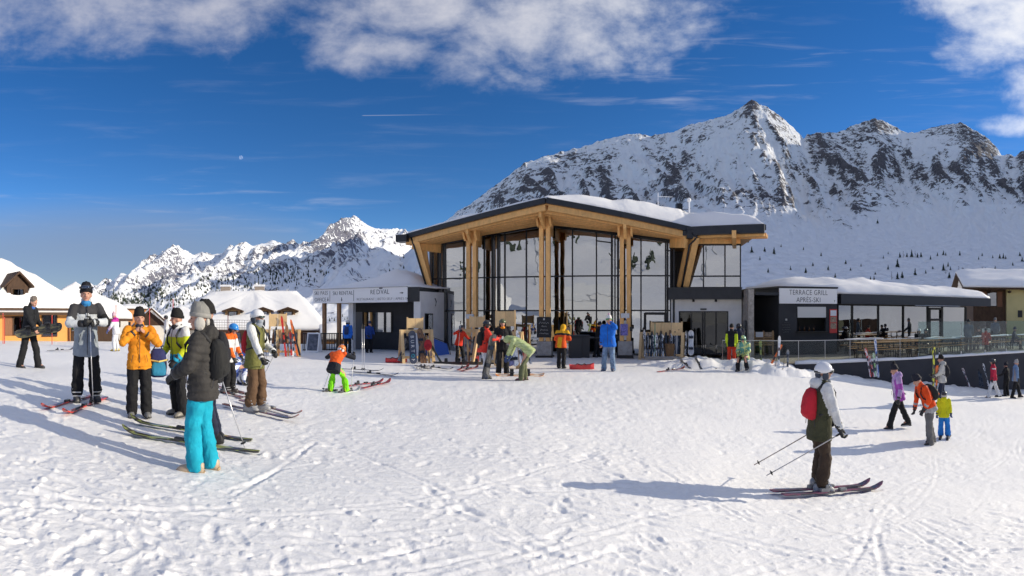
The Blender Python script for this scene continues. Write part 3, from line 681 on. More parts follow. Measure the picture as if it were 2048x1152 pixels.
    MB().box(v3(cols[0][0]+n*.246, 1.46), (.07, .012, .08), rot).build('badge', wt, bo)
    MB().box(v3(cols[2][0]+n*.17-u*.05, .98), (.34, .03, .52), rot).build('poster', mat('poster_violet', (.16, .14, .42), .5, var=.5, vscale=14), root)
    # ---- splayed struts, gutter pipes at both ends
    def strut(top, bot): MB().beam(top, bot, .20, .30, up=(1, 0, 0)).build('strut', glu, root)
    for k in (0, 1): strut(P(832+k*13, 480, 25.3+k*.5), P(860-k*1, 577, 26.0+k*.5))
    MB().tube([P(822, 474, 25.4), P(828, 492, 25.3), P(853, 574, 25.8)], .05, 8).build('downpipe', dk, root, smooth=True)
    MB().beam(P(826, 487, 25.4), P(880, 496, 26.4), .20, .55).build('arm', glu, root)
    for k in (0, 1): strut(P(1392-k*12, 474, 23.2+k*.5), P(1370-k*10, 574, 24.0+k*.3))
    MB().tube([P(1384, 466, 23.1), P(1391, 478, 23.1), P(1379, 490, 23.2), P(1364, 574, 23.8)], .05, 8).build('downpipe', dk, root, smooth=True)
    MB().beam(P(1372, 484, 23.3), P(1343, 484, 24.3), .20, .55).build('arm', glu, root)
    # ---- upper glazed wing over the entrance
    W0 = Vector(XY(1342, 24.42)); W1 = Vector(XY(1481, 24.2)); e = (W1-W0).normalized(); m_ = Vector((e.y, -e.x)); m_ = m_ if m_.y < 0 else -m_; LW = (W1-W0).length
    T = lambda px: t_on(W0, e, px)
    facade(root, W0, e, m_, [T(1372), T(1407), T(1450), LW], [2.98, 3.53, 5.05], 5.05, gl, bk)
    MB().beam(v3(W0+m_*.08+e*.02, 5.26), v3(W1+m_*.08, 5.26), .26, .36).build('header_beam', glu, root)
    MB().beam(v3(W1-e*.3+m_*.1, 5.18), v3(W1-e*.3+m_*1.9, 5.26), .20, .34).build('arm', glu, root)
    MB().beam(v3(W1+Vector((.03, .03)), 4.02), v3(W1+Vector((1.9, 4.2)), 4.02), .03, 2.06).build('pane', gl, root)
    MB().beam(v3(W0+m_*.30-e*.05, 2.66), v3(W1+m_*.30+e*.05, 2.66), .62, .52).build('canopy', dk, root); MB().beam(v3(W0+m_*.30-e*.08, 2.94), v3(W1+m_*.30+e*.08, 2.94), .68, .04).build('canopy_cap', dk, root)
    wh = M_RENDER_W(); tA, tB = T(1358), T(1457)
    for a, b_, z0, z1 in ((.02, tA, FLOOR, 2.40), (tB, LW+.05, FLOOR, 2.40), (tA+.002, tB-.002, 1.84, 2.40)):
        MB().beam(v3(W0+e*a, (z0+z1)/2), v3(W0+e*b_, (z0+z1)/2), .30 if z0 < 0 else .29, z1-z0).build('wall', wh, root)
    for k in (.3, .75): MB().box(v3(W0+e*(tA+(tB-tA)*k)+m_*.22, 2.34), (.09, .09, .12)).build('spotlight', bk, root)
    facade(root, W0, e, m_, [tA+.03, tA+(tB-tA)*.25, tA+(tB-tA)*.5-.05, tA+(tB-tA)*.5+.05, tA+(tB-tA)*.75, tB-.03], [FLOOR, 1.82], 1.82, glass('door_glass', (.16, .165, .17), .02, .003), bk)
    MB().box(v3(W0+e*((tA+tB)/2)+m_*.18, 1.93), (.3, .06, .07), rot).build('door_sensor', bk, root)
    d_ = MB(); q0, q1 = S_(1290), S_(1331)
    for q in (q0, q1): d_.beam(at(q, .09, FLOOR), at(q, .09, 1.76), .08, .13, up=u3)
    d_.beam(at(q0, .09, 1.72), at(q1, .09, 1.72), .08, .13); d_.build('door', bk, root)
    MB().prism([XY(1484, 24.3), XY(1497, 22.3), XY(1508, 22.4), XY(1500, 24.6)], FLOOR-.3, 2.81).build('stone_fin', mat('ashlar', (.33, .30, .27), .9, var=.25, vscale=6, bump=.5, bscale=18), root)
    MB().beam(PZ(1487.8, 23.5, .3), PZ(1492.2, 22.8, .3), .05, 2.2).build('wall_sign', bk, root)
    # ---- dark room behind the glass
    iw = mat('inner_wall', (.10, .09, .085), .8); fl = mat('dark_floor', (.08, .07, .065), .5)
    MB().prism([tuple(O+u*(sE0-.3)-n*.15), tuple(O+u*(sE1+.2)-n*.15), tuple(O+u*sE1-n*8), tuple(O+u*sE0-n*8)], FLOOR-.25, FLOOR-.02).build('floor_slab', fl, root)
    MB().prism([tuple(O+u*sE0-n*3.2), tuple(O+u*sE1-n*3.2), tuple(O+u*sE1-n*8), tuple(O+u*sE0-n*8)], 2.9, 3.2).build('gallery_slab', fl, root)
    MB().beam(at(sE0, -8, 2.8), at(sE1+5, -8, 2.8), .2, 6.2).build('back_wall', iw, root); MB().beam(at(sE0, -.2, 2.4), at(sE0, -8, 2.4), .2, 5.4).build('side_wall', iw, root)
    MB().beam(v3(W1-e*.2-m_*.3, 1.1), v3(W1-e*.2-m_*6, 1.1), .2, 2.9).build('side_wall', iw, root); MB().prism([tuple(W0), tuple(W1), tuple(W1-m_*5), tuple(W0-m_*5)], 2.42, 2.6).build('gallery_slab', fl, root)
    for i in range(7): MB().box(at(1.2+i*1.5, -4, 2.84), (.5, .1, .05)).build('ceiling_lamp', mat('warm_lamp', (1, .8, .5), .5, emit=((1, .75, .45), 1.2)), root)
    # ---- roof snow: thin on the left, a deep broken drift on the right
    ed = edge_dist(outline)
    def depth(x, y):
        ee = ed(x, y); th = math.atan2(x, y)*F+CX; s1 = min(1, max(0, ee/.45)); s1 = s1*s1*(3-2*s1); s2 = float(sstep(.8, 5, ee))
        return .10+s1*float(np.interp(th, [800, 1080, 1110, 1150, 1250, 1320, 1400, 1470, 1540], [.16, .10, .16, .36, .58, .66, .70, .56, .30]))+s2*.35*float(sstep(1100, 1250, th))
    snow_cap('roof_snow', [tuple(p) for p in outline], lambda x, y: (rz(Vector((x, y)))-.018), depth, root, step=.22, rings=26, center=(2.8, 27.2), seed=4, inset=.08, noise=.09)
    rm = mat('rimed_metal', (.75, .77, .8), .7)
    MB().tube([P(1316, 430, 28), P(1316, 385, 28)], .03, 6).build('mast', rm, root); MB().tube([P(1316, 393, 28), P(1345, 394, 28.3)], .018, 6).build('mast_arm', rm, root)
    MB().tube([P(1378, 430, 28), P(1378, 405, 28)], .06, 8).build('vent_pipe', rm, root); MB().ellip(P(1378, 400, 28), (.12, .12, .13)).build('vent_snow', M_SNOWR(), root, smooth=True); MB().box(P(1358, 416, 28), (.32, .32, .45)).build('roof_vent', bk, root)
    return root

def build_annex():
    root = thing('ski_office', 'low ski pass and rental office with a long white sign on its canopy', 'building')
    SL = Vector(XY(628, 27.6)); SR = Vector(XY(816, 24.6)); kz = .81; Zs = lambda z: 1.65+(z-1.65)*kz if z > -.3 else -.65; e = (SR-SL).normalized(); n = Vector((e.y, -e.x)); n = n if n.y < 0 else -n; Lg = (SR-SL).length
    dk = M_DARK(); wh = M_RENDER_W(); ch = M_RENDER_D(); B = -n
    ang = math.atan2(e.y, e.x); rot = Matrix.Rotation(ang, 3, 'Z')
    # canopy
    MB().prism([tuple(SL), tuple(SR), tuple(SR+e*.6), tuple(SR+e*.6+B*3.6), tuple(SL+B*3.6)], Zs(2.46), Zs(3.34)).build('canopy', dk, root)
    sg = MB().beam(v3(SL+n*.05, Zs(2.90)), v3(SR+n*.05, Zs(2.90)), .06, .75).build('sign_board', mat('sign_white', (.86, .86, .86), .5), root)
    MB().beam(v3(SL+n*.07, Zs(3.375)), v3(SR+n*.07, Zs(3.375)), .12, .03).build('sign_cap', mat('sign_edge', (.35, .35, .36), .5), sg)
    ink = mat('sign_ink', (.02, .02, .022), .6); grey = mat('sign_grey', (.5, .5, .5), .6)
    def put(tx, px, z, size, al='LEFT', sp=1.05, sq=.8, m=ink):
        t = t_on(SL, e, px); place_text(tx, size*kz, v3(SL+e*t+n*.085, Zs(z)), (e.x, e.y, 0), (0, 0, 1), m, sg, align=al, spacing=sp, squeeze=sq, offset=-.004)
    put('SKI PASS', 630.5, 3.0, .36); put('OFFICE', 631, 2.56, .36)
    put('SKI RENTAL', 667, 2.96, .36)
    put('RE', 742, 2.95, .42); put('D', 754.2, 2.95, .42); put('I', 760.2, 2.95, .42, m=grey); put('VAL', 763, 2.95, .42)
    put('RESTAURANT | BISTO-SELF | APRÈS-SKI', 715, 2.58, .22, sp=1.08, sq=.92)
    def arrow(px, z, down=True):
        t = t_on(SL, e, px); mb = MB(); o = v3(SL+e*t+n*.085, Zs(z)); ex = Vector((e.x, e.y, 0)); ez = Vector((0, 0, 1)); a, b = (ez, ex) if down else (-ex, ez)
        q = [o+a*.11+b*.016, o+a*.11-b*.016, o+a*.0-b*.016, o-b*.05, o-a*.10, o+b*.05, o+b*.016]
        mb.hull([p-Vector((n.x, n.y, 0))*.004 for p in q], [p+Vector((n.x, n.y, 0))*.004 for p in q]); mb.build('arrow', ink, sg)
    arrow(657.5, 2.68); arrow(685, 2.66); arrow(805, 3.0, False)
    for px in (661.5, 709):
        t = t_on(SL, e, px); MB().box(v3(SL+e*t+n*.085, Zs(2.90)), (.016, .01, .57), rot).build('divider', ink, sg)
    t = t_on(SL, e, 763.2); o = v3(SL+e*t+n*.085, Zs(3.285)); mb = MB(); ex = Vector((e.x, e.y, 0)); q = [(-.09, 0), (.09, 0), (.105, .08), (.05, .04), (0, .09), (-.05, .04), (-.105, .08)]
    mb.hull([o+ex*a+Vector((0, 0, b)) for a, b in q], [o+ex*a+Vector((n.x*.008, n.y*.008, b)) for a, b in q]); mb.build('crown_emblem', ink, sg)
    # posts
    wd = wood('post_timber', (.40, .22, .11), .75, 3)
    for px in (642.5, 672): 
        t = t_on(SL, e, px); MB().box(v3(SL+e*t+B*.3, .82), (.18, .18, 2.95), rot).build('post', wd, root)
    t = t_on(SL, e, 694); MB().box(v3(SL+e*t+B*.5, .82), (.28, .28, 2.95), rot).build('pillar', wh, root)
    # recessed dark wall with a three-light window
    D0 = SL+B*1.7
    ta, tb = t_on(D0, e, 699), t_on(D0, e, 830)
    w0, w1 = t_on(D0, e, 731), t_on(D0, e, 784)
    for a, b, z0, z1 in ((ta, w0, -.4, 2.46), (w1, tb, -.4, 2.46), (w0, w1, -.4, .5), (w0, w1, 1.82, 2.46)):
        MB().b2((0, 0, 0), (1, 1, 1)); mb = MB(); c = D0+e*((a+b)/2)+B*.15
        mb.box(v3(c, (Zs(z0)+Zs(z1))/2), (b-a-.002, .3, Zs(z1)-Zs(z0)-.002), rot); mb.build('wall', ch, root)
    tt = [w0, w0+(w1-w0)*.22, w0+(w1-w0)*.74, w1]
    for i, q in enumerate(tt): MB().box(v3(D0+e*q+n*.02, Zs(1.16)), (.11 if i < 2 else .08, .1, 1.09), rot).build('window_frame', M_GLU() if i < 2 else M_BLACK(), root)
    for a, b in zip(tt[:-1], tt[1:]): MB().box(v3(D0+e*((a+b)/2)+B*.02, Zs(1.16)), (b-a-.08, .02, 1.06), rot).build('window_pane', glass('office_glass', (.3, .3, .32), .35, .003), root)
    MB().box(v3(D0+e*((w0+w1)/2)+B*.8, 1.1), (3, .05, 2.5), rot).build('inner_wall', mat('inner_wall', (.10, .09, .085), .8), root)
    pa, pb = t_on(D0, e, 703), t_on(D0, e, 731)
    MB().box(v3(D0+e*((pa+pb)/2)+n*.3, .72), (pb-pa-.02, .08, 2.2), rot).build('partition', mat('grey_panel', (.16, .16, .165), .7), root)
    # white block towards the pavilion with a tall window
    c0 = Vector(XY(827.5, 24.5)); c1 = Vector(XY(841, 24.4)); c2 = Vector(XY(888, 26.05)); c3 = c2+Vector((-1.4, 2.4)); c4 = c0+Vector((.7, 3.2))
    s = (c2-c1).normalized(); ns = Vector((s.y, -s.x)); Ls = (c2-c1).length
    MB().prism([tuple(c0), tuple(c1), tuple(c2), tuple(c3), tuple(c4)], -.6, 2.81).build('white_wall', wh, root)
    q = c1+s*Ls*.33+ns*.01; sr = Matrix.Rotation(math.atan2(s.y, s.x), 3, 'Z')
    MB().box(v3(q, .85), (.65, .06, 1.75), sr).build('window_frame', M_BLACK(), root)
    MB().box(v3(q+ns*.035, .85), (.52, .012, 1.62), sr).build('window_pane', glass('office_glass', (.3, .3, .32), .35, .003), root)
    MB().tube([v3(c1+s*Ls*.58+ns*.03, 2.5), v3(c1+s*Ls*.62+ns*.06, 2.33), v3(c1+s*Ls*.6+ns*.03, 2.1)], .02, 6).build('cable', M_BLACK(), root)
    # roof snow with its drift
    poly = [tuple(SL+B*.0), tuple(SR), tuple(SR+e*.55+B*.25), tuple(SR+e*1.5+B*2.6), tuple(SR+B*5.3), tuple(SL+e*1.0+B*5.3), tuple(SL+B*2.5)]
    ed = edge_dist(poly)
    def dep(x, y):
        th = math.atan2(x, y)*F+CX; ee = ed(x, y)
        return .08+.32*float(sstep(0, 1.8, ee))+.62*float(sstep(.5, 2.3, ee))*float(sstep(690, 800, th))
    snow_cap('roof_snow', poly, Zs(3.345), dep, root, step=.35, rings=14, seed=9)
    return root

# ================================================================== terrace side: grill kiosk, restaurant, wall, balustrade
TZ = -.36
TW = [XY(1590, 20.4), XY(1650, 20.7), XY(1700, 21.2), XY(1750, 21.7), XY(1800, 22.3), XY(1850, 23.0), XY(1900, 23.8), XY(1975, 25.2), XY(2048, 26.7), XY(2160, 30)]
def build_terrace():
    # floor and retaining wall
    back = [XY(2160, 48), XY(1560, 40), XY(1445, 30), XY(1440, 21.2), XY(1500, 20.7)]
    wall = tag(MB().prism(TW+back, -5, TZ).build('retaining_wall', mat('terrace_wall_paint', (.040, .040, .046), .8, var=.15, vscale=.8, bump=.15, bscale=12)), 'long dark curved retaining wall that carries the terrace', 'wall')
    tag(MB().prism([tuple(Vector(p)*1.004) for p in TW]+back, TZ+.004, TZ+.02).build('terrace_floor', mat('terrace_boards', (.24, .21, .17), .8, var=.3, vscale=.9)), kind='structure')
    # snow lying on the coping and in the corners
    mb = MB(); rr = []
    for i, p in enumerate(resample_open(TW, .3)):
        d = p.normalized(); nz = float(fbm(np.array([i*.23]), np.array([.3]), 3, 5)[0]); h = .13+.10*nz; w = .42+.15*nz
        rr.append([(*(p*1.0-d*(.05+.03*nz)), TZ+.0), (*(p-d*(.03)), TZ+h*.8), (*(p+d*w*.35), TZ+h), (*(p+d*w), TZ+.02)])
    mb.loft(rr); tag(mb.build('coping_snow', M_SNOWR(), smooth=True), 'strip of snow lying along the top of the dark terrace wall', 'snow')
    # kiosk
    k = thing('grill_kiosk', 'black grill kiosk with white lettered sign and serving hatch', 'kiosk')
    a = Vector(XY(1557, 24.8)); b = Vector(XY(1674, 25.6)); e = (b-a).normalized(); n = Vector((e.y, -e.x)); n = n if n.y < 0 else -n; Bk = -n; L = (b-a).length; rot = Matrix.Rotation(math.atan2(e.y, e.x), 3, 'Z')
    ch = M_RENDER_D(); c = a+Vector((-.25, 4.2)); d = b+Bk*3.5
    h0, h1 = t_on(a, e, 1594), t_on(a, e, 1652)
    for x0, x1, z0, z1 in ((0, h0, TZ, 2.24), (h1, L, TZ, 2.24), (h0, h1, TZ, .82), (h0, h1, 2.06, 2.24), (0, L, 2.242, 3.0)):
        q = a+e*((x0+x1)/2)+Bk*.12; MB().box(v3(q, (z0+z1)/2), (x1-x0-.002, .24, z1-z0), rot).build('wall', ch, k)
    MB().beam(v3(a+Bk*.1+e*.06, 1.32), v3(c, 1.32), .14, 3.36).build('wall', ch, k); MB().beam(v3(b+Bk*.1-e*.08, 1.32), v3(d, 1.32), .14, 3.36).build('wall', ch, k)
    MB().prism([tuple(a-e*.05+n*.05), tuple(b+e*.05+n*.05), tuple(d), tuple(c)], 3.002, 3.08).build('roof', M_BLACK(), k)
    sg = MB().beam(v3(a+n*.05+e*.02, 2.60), v3(b+n*.05-e*.02, 2.60), .06, .76).build('sign_board', mat('sign_white', (.86, .86, .86), .5), k)
    ink = mat('sign_ink', (.02, .02, .022), .6)
    place_text('TERRACE GRILL', .36, v3(a+e*L*.5+n*.085, 2.66), (e.x, e.y, 0), (0, 0, 1), ink, sg, align='CENTER', spacing=1.08, squeeze=.74, offset=-.004)
    place_text('APRÈS-SKI', .36, v3(a+e*L*.5+n*.085, 2.29), (e.x, e.y, 0), (0, 0, 1), ink, sg, align='CENTER', spacing=1.08, squeeze=.74, offset=-.004)
    place_text('T', .14, v3(a+e*L*.95+n*.085, 2.30), (e.x, e.y, 0), (0, 0, 1), ink, sg, align='CENTER')
    hm = (h0+h1)/2
    MB().box(v3(a+e*hm+n*.03, 1.79), (h1-h0-.04, .05, .54), rot).build('roller_blind', mat('blind_white', (.62, .62, .60), .5), k)
    MB().box(v3(a+e*hm+n*.02, .80), (h1-h0+.1, .35, .05), rot).build('counter', M_BLACK(), k)
    MB().box(v3(a+e*hm+Bk*1.2, 1.3), (h1-h0+1, .05, 1.4), rot).build('inner_wall', mat('inner_dark', (.03, .03, .03), .8), k)
    for i in range(4): MB().lathe([(.045, 0), (.045, .16), (.015, .22), (.015, .28)], 8, v3(a+e*(h0+.2+i*.25)+Bk*.25, .83)).build('bottle', mat('bottle_brown', (.10, .05, .02), .2), k, smooth=True)
    m0 = t_on(a, e, 1658.5); m1 = t_on(a, e, 1673.2)
    bd = MB().box(v3(a+e*((m0+m1)/2)+n*.05, 1.34), (m1-m0, .05, 1.22), rot).build('menu_board', mat('menu_red', (.55, .045, .04), .5), k)
    for i, mm in enumerate((mat('menu_paper', (.7, .72, .75), .6), mat('menu_photo', (.30, .22, .16), .5, var=.6, vscale=20), mat('menu_photo', (.30, .22, .16), .5))):
        MB().box(v3(a+e*((m0+m1)/2)+n*.082, 1.75-.33*i), (m1-m0-.08, .012, .28), rot).build('menu_sheet', mm, bd)
    fg = mat('faint_grey', (.16, .16, .16), .8)
    for i in range(5): scribble(v3(a+e*h0*.42+n*.006, 1.28-.12*i), (e.x, e.y, 0), (.2, .42, .36, .44, .3)[i], .07, fg, k, 20+i, .006)
    MB().box(v3(a+e*h0*.42+n*.006, 1.42), (.09, .012, .09), rot).build('badge', mat('chalk', (.5, .5, .48), .9), k)
    # restaurant behind the terrace
    r = thing('terrace_restaurant', 'long low glazed restaurant with dark fascia and thick snow on its roof', 'building')
    A = Vector(XY(1674, 27.0)); Bq = Vector(XY(1930, 34.2)); e = (Bq-A).normalized(); n = Vector((e.y, -e.x)); n = n if n.y < 0 else -n; L = (Bq-A).length
    tk = [0.03]+[t_on(A, e, p) for p in (1704, 1756, 1806, 1855, 1884)]+[L]
    gl = glass('terrace_glass', (.36, .40, .39), .34, .006)
    facade(r, A, e, n, tk, [TZ, 2.20], 2.24, gl, M_BLACK())
    dr = MB(); t0, t1 = t_on(A, e, 1857.5), t_on(A, e, 1882)
    for q in (t0, t1): dr.beam(v3(A+e*q+n*.07, TZ), v3(A+e*q+n*.07, 2.1), .1, .14, up=(e.x, e.y, 0))
    for z in (.25, 1.35, 2.05): dr.beam(v3(A+e*t0+n*.07, z), v3(A+e*t1+n*.07, z), .1, .14)
    dr.build('door', M_BLACK(), r)
    E2 = Vector(XY(1966, 34.6))
    MB().beam(v3(A-e*.2+n*.35, 2.50), v3(E2+n*.35, 2.50), .7, .52).build('fascia', mat('fascia_grey', (.040, .044, .052), .6), r)
    MB().prism([tuple(A-e*5+n*.3), tuple(E2+n*.3), tuple(E2-n*9), tuple(A-e*6-n*9)], 2.62, 2.765).build('roof', M_DARK(), r)
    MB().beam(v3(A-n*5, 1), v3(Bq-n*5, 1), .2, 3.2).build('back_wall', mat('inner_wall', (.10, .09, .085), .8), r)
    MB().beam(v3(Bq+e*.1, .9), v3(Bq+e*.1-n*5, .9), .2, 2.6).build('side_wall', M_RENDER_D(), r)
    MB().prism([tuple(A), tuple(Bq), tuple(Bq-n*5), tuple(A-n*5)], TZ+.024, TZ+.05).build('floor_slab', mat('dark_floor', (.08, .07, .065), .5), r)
    for i in range(6):
        q = A+e*(1.2+i*1.75)-n*1.4
        lp = MB().lathe([(.02, 0), (.22, .05), (.24, .22), (.1, .28)], 12, v3(q, 1.86)).build('pendant_lamp', mat('lamp_shade', (.10, .09, .08), .6), r, smooth=True)
    S0 = Vector(XY(1478, 29)); poly = [tuple(S0), tuple(Vector(XY(1560, 26.6))), tuple(A-e*.2+n*.68), tuple(E2+n*.68), tuple(E2-n*8), tuple(Vector(XY(1700, 40))), tuple(Vector(XY(1500, 37)))]
    ed = edge_dist(poly)
    def dep(x, y):
        ee = ed(x, y); th = math.atan2(x, y)*F+CX
        return .16+.36*float(sstep(0, .5, ee))+.5*float(sstep(.3, 2.4, ee))*(1-.55*float(sstep(1680, 1900, th)))
    snow_cap('roof_snow', poly, 2.775, dep, r, step=.4, rings=14, seed=14, center=(20, 25.5))
    # balustrade: low clear panels along the left, tall ones to the right
    lowp = [Vector(XY(1445, 21.0)), Vector(XY(1500, 20.75)), Vector(XY(1556, 20.6))]+[Vector(XY(p, d)) for p, d in ((1597, 20.65), (1650, 20.95), (1700, 21.45), (1750, 21.95), (1800, 22.55), (1842, 23.1))]
    gb = glass('balustrade_glass', (.88, .92, .91), .0, .001, 1.25); gb2 = glass('screen_glass', (.76, .86, .85), .01, .001, 1.35)
    bal = thing('glass_balustrade', 'low clear glass balustrade with thin steel rail along the terrace', 'balustrade')
    for p, q in zip(lowp[:-1], lowp[1:]):
        u = (q-p).normalized(); MB().beam(v3(p+u*.02, TZ+.50), v3(q-u*.02, TZ+.50), .018, .88).build('pane', gb, bal)
        MB().beam(v3(p, TZ+.95), v3(q, TZ+.95), .03, .022).build('rail', mat('steel_rail', (.5, .51, .52), .35, metal=.9), bal)
        MB().box(v3(p, TZ+.48), (.018, .018, .92)).build('post', mat('steel_rail', (.5, .51, .52), .35, metal=.9), bal)
    hp = [Vector(XY(p, d)) for p, d in ((1836, 23.3), (1878, 23.75), (1922, 24.4), (1970, 25.4), (2012, 26.3), (2055, 27.2), (2110, 28.6))]
    scr = thing('glass_windscreen', 'tall clear glass wind screen standing on the right end of the terrace wall', 'screen')
    for p, q in zip(hp[:-1], hp[1:]):
        u = (q-p).normalized(); MB().beam(v3(p+u*.015, TZ+.88), v3(q-u*.015, TZ+.88), .02, 1.64).build('pane', gb2, scr)
        MB().box(v3(p, TZ+.12), (.06, .06, .24)).build('clamp', mat('steel_rail', (.5, .51, .52), .35, metal=.9), scr)
    return k, r
def resample_open(poly, step):
    out = []
    for p, q in zip(poly[:-1], poly[1:]):
        a = Vector(p); b = Vector(q); n_ = max(1, int((b-a).length/step)); out += [a+(b-a)*(j/n_) for j in range(n_)]
    return out+[Vector(poly[-1])]
# ================================================================== houses
def house(name, label, px, d, w, dp, yaw, zb, ze, zr, wallm, hip=0.0, snow=.5, over=.6, wins=(), roofm=None, cat='house', seed=1, gable_m=None, ridge_m=None):
    """x along the ridge, -y towards the viewer; wins: (face, x, z, width, height, shutters)"""
    c = Vector(XY(px, d)); root = thing(name, label, cat, (c.x, c.y, 0), 0)
    az = (px-CX)/F; rot = Matrix.Rotation(-az+yaw, 4, 'Z'); root.matrix_world = Matrix.Translation((c.x, c.y, 0)) @ rot
    MB().box((0, 0, (zb+ze)/2), (w, dp, ze-zb)).build('wall', wallm, root)
    hw, hd = w/2+over, dp/2+over; sl = (zr-ze)/(dp/2+over*.2)
    def zf(x, y):
        e = hd-abs(y)
        if hip: e = min(e, (hw-abs(x))*hip)
        return ze-over*sl*.5+sl*e
    if not hip:
        for s in (-1, 1): MB().add([(s*w/2, -dp/2, ze), (s*w/2, dp/2, ze), (s*w/2, 0, zf(0, 0)-.1), (s*(w/2-.2), -dp/2, ze), (s*(w/2-.2), dp/2, ze), (s*(w/2-.2), 0, zf(0, 0)-.1)], [(0, 1, 2), (5, 4, 3), (0, 2, 5, 3), (1, 4, 5, 2), (0, 3, 4, 1)]).build('gable', gable_m or wallm, root)
    poly = [(-hw, -hd), (hw, -hd), (hw, hd), (-hw, hd)]
    pts = resample(poly, .5); rings = []
    for k in (1.0, .8, .6, .4, .2, .0):
        rings.append([(p.x*max(k, .003), p.y*max(k, .003), zf(p.x*k, p.y*k)) for p in pts])
    mb = MB(); under = [(p.x, p.y, zf(p.x, p.y)-.16) for p in pts]; under2 = [(p.x*.5, p.y*.5, zf(p.x*.5, p.y*.5)-.16) for p in pts]
    mb.loft([under2, under]+rings); rf = mb.build('roof', roofm or M_BROWN(), root)
    ed = edge_dist(poly)
    snow_cap('roof_snow', poly, zf, lambda x, y: snow*(.55+.45*float(sstep(0, .8, ed(x, y)))), rf, step=.4, rings=10, center=(0, 0), seed=seed, inset=.03)
    for (f, x, z, ww, hh, sh) in wins:
        y = -dp/2-.02
        if f == 'f':
            fr = MB().box((x, y, z), (ww, .10, hh)).build('window', M_BROWN(), root)
            MB().box((x, y-.055, z), (ww-.16, .02, hh-.16)).build('pane', glass('house_glass', (.2, .2, .22), .25, .002), fr)
            if sh:
                for s in (-1, 1): MB().box((x+s*(ww/2+sh/2+.02), y-.01, z), (sh, .06, hh)).build('shutter', wood('shutter_wood', (.26, .11, .05), .7, 4), fr)
        else:
            xx = w/2+.02 if f == 'r' else -w/2-.02
            fr = MB().box((xx, x, z), (.1, ww, hh)).build('window', M_BROWN(), root)
            MB().box((xx+(.055 if f == 'r' else -.055), x, z), (.02, ww-.16, hh-.16)).build('pane', glass('house_glass', (.2, .2, .22), .25, .002), fr)
    return root, zf
def dormer(root, x, y, z, w, h, depth, m_wall, name='dormer', pitch=.55):
    d = thing('dormer', None, None); d.parent = root; d.name = name
    MB().box((x, y+depth/2, z), (w, depth, h)).build('dormer_wall', m_wall, d)
    mb = MB(); r = w/2+.28; zt = z+h/2
    for s in (-1, 1):
        a = [(x, y-.35, zt+pitch*w), (x+s*r, y-.35, zt-.10), (x+s*r, y-.35, zt+.02), (x, y-.35, zt+pitch*w+.14)]
        b = [(p[0], y+depth, p[2]) for p in a]
        mb.hull(a if s < 0 else a[::-1], b if s < 0 else b[::-1])
    mb.build('dormer_roof', M_BROWN(), d)
    MB().add([(x-w/2, y-.01, zt), (x+w/2, y-.01, zt), (x, y-.01, zt+(pitch-.05)*w), (x-w/2, y+.1, zt), (x+w/2, y+.1, zt), (x, y+.1, zt+(pitch-.05)*w)], [(0, 1, 2), (5, 4, 3), (0, 2, 5, 3), (1, 4, 5, 2), (0, 3, 4, 1)]).build('dormer_gable', m_wall, d)
    fr = MB().box((x, y-.02, z), (w*.66, .08, h*.8)).build('dormer_window', M_BROWN(), d)
    MB().box((x, y-.07, z), (w*.5, .02, h*.64)).build('dormer_pane', glass('house_glass', (.2, .2, .22), .25, .002), d)
    return d
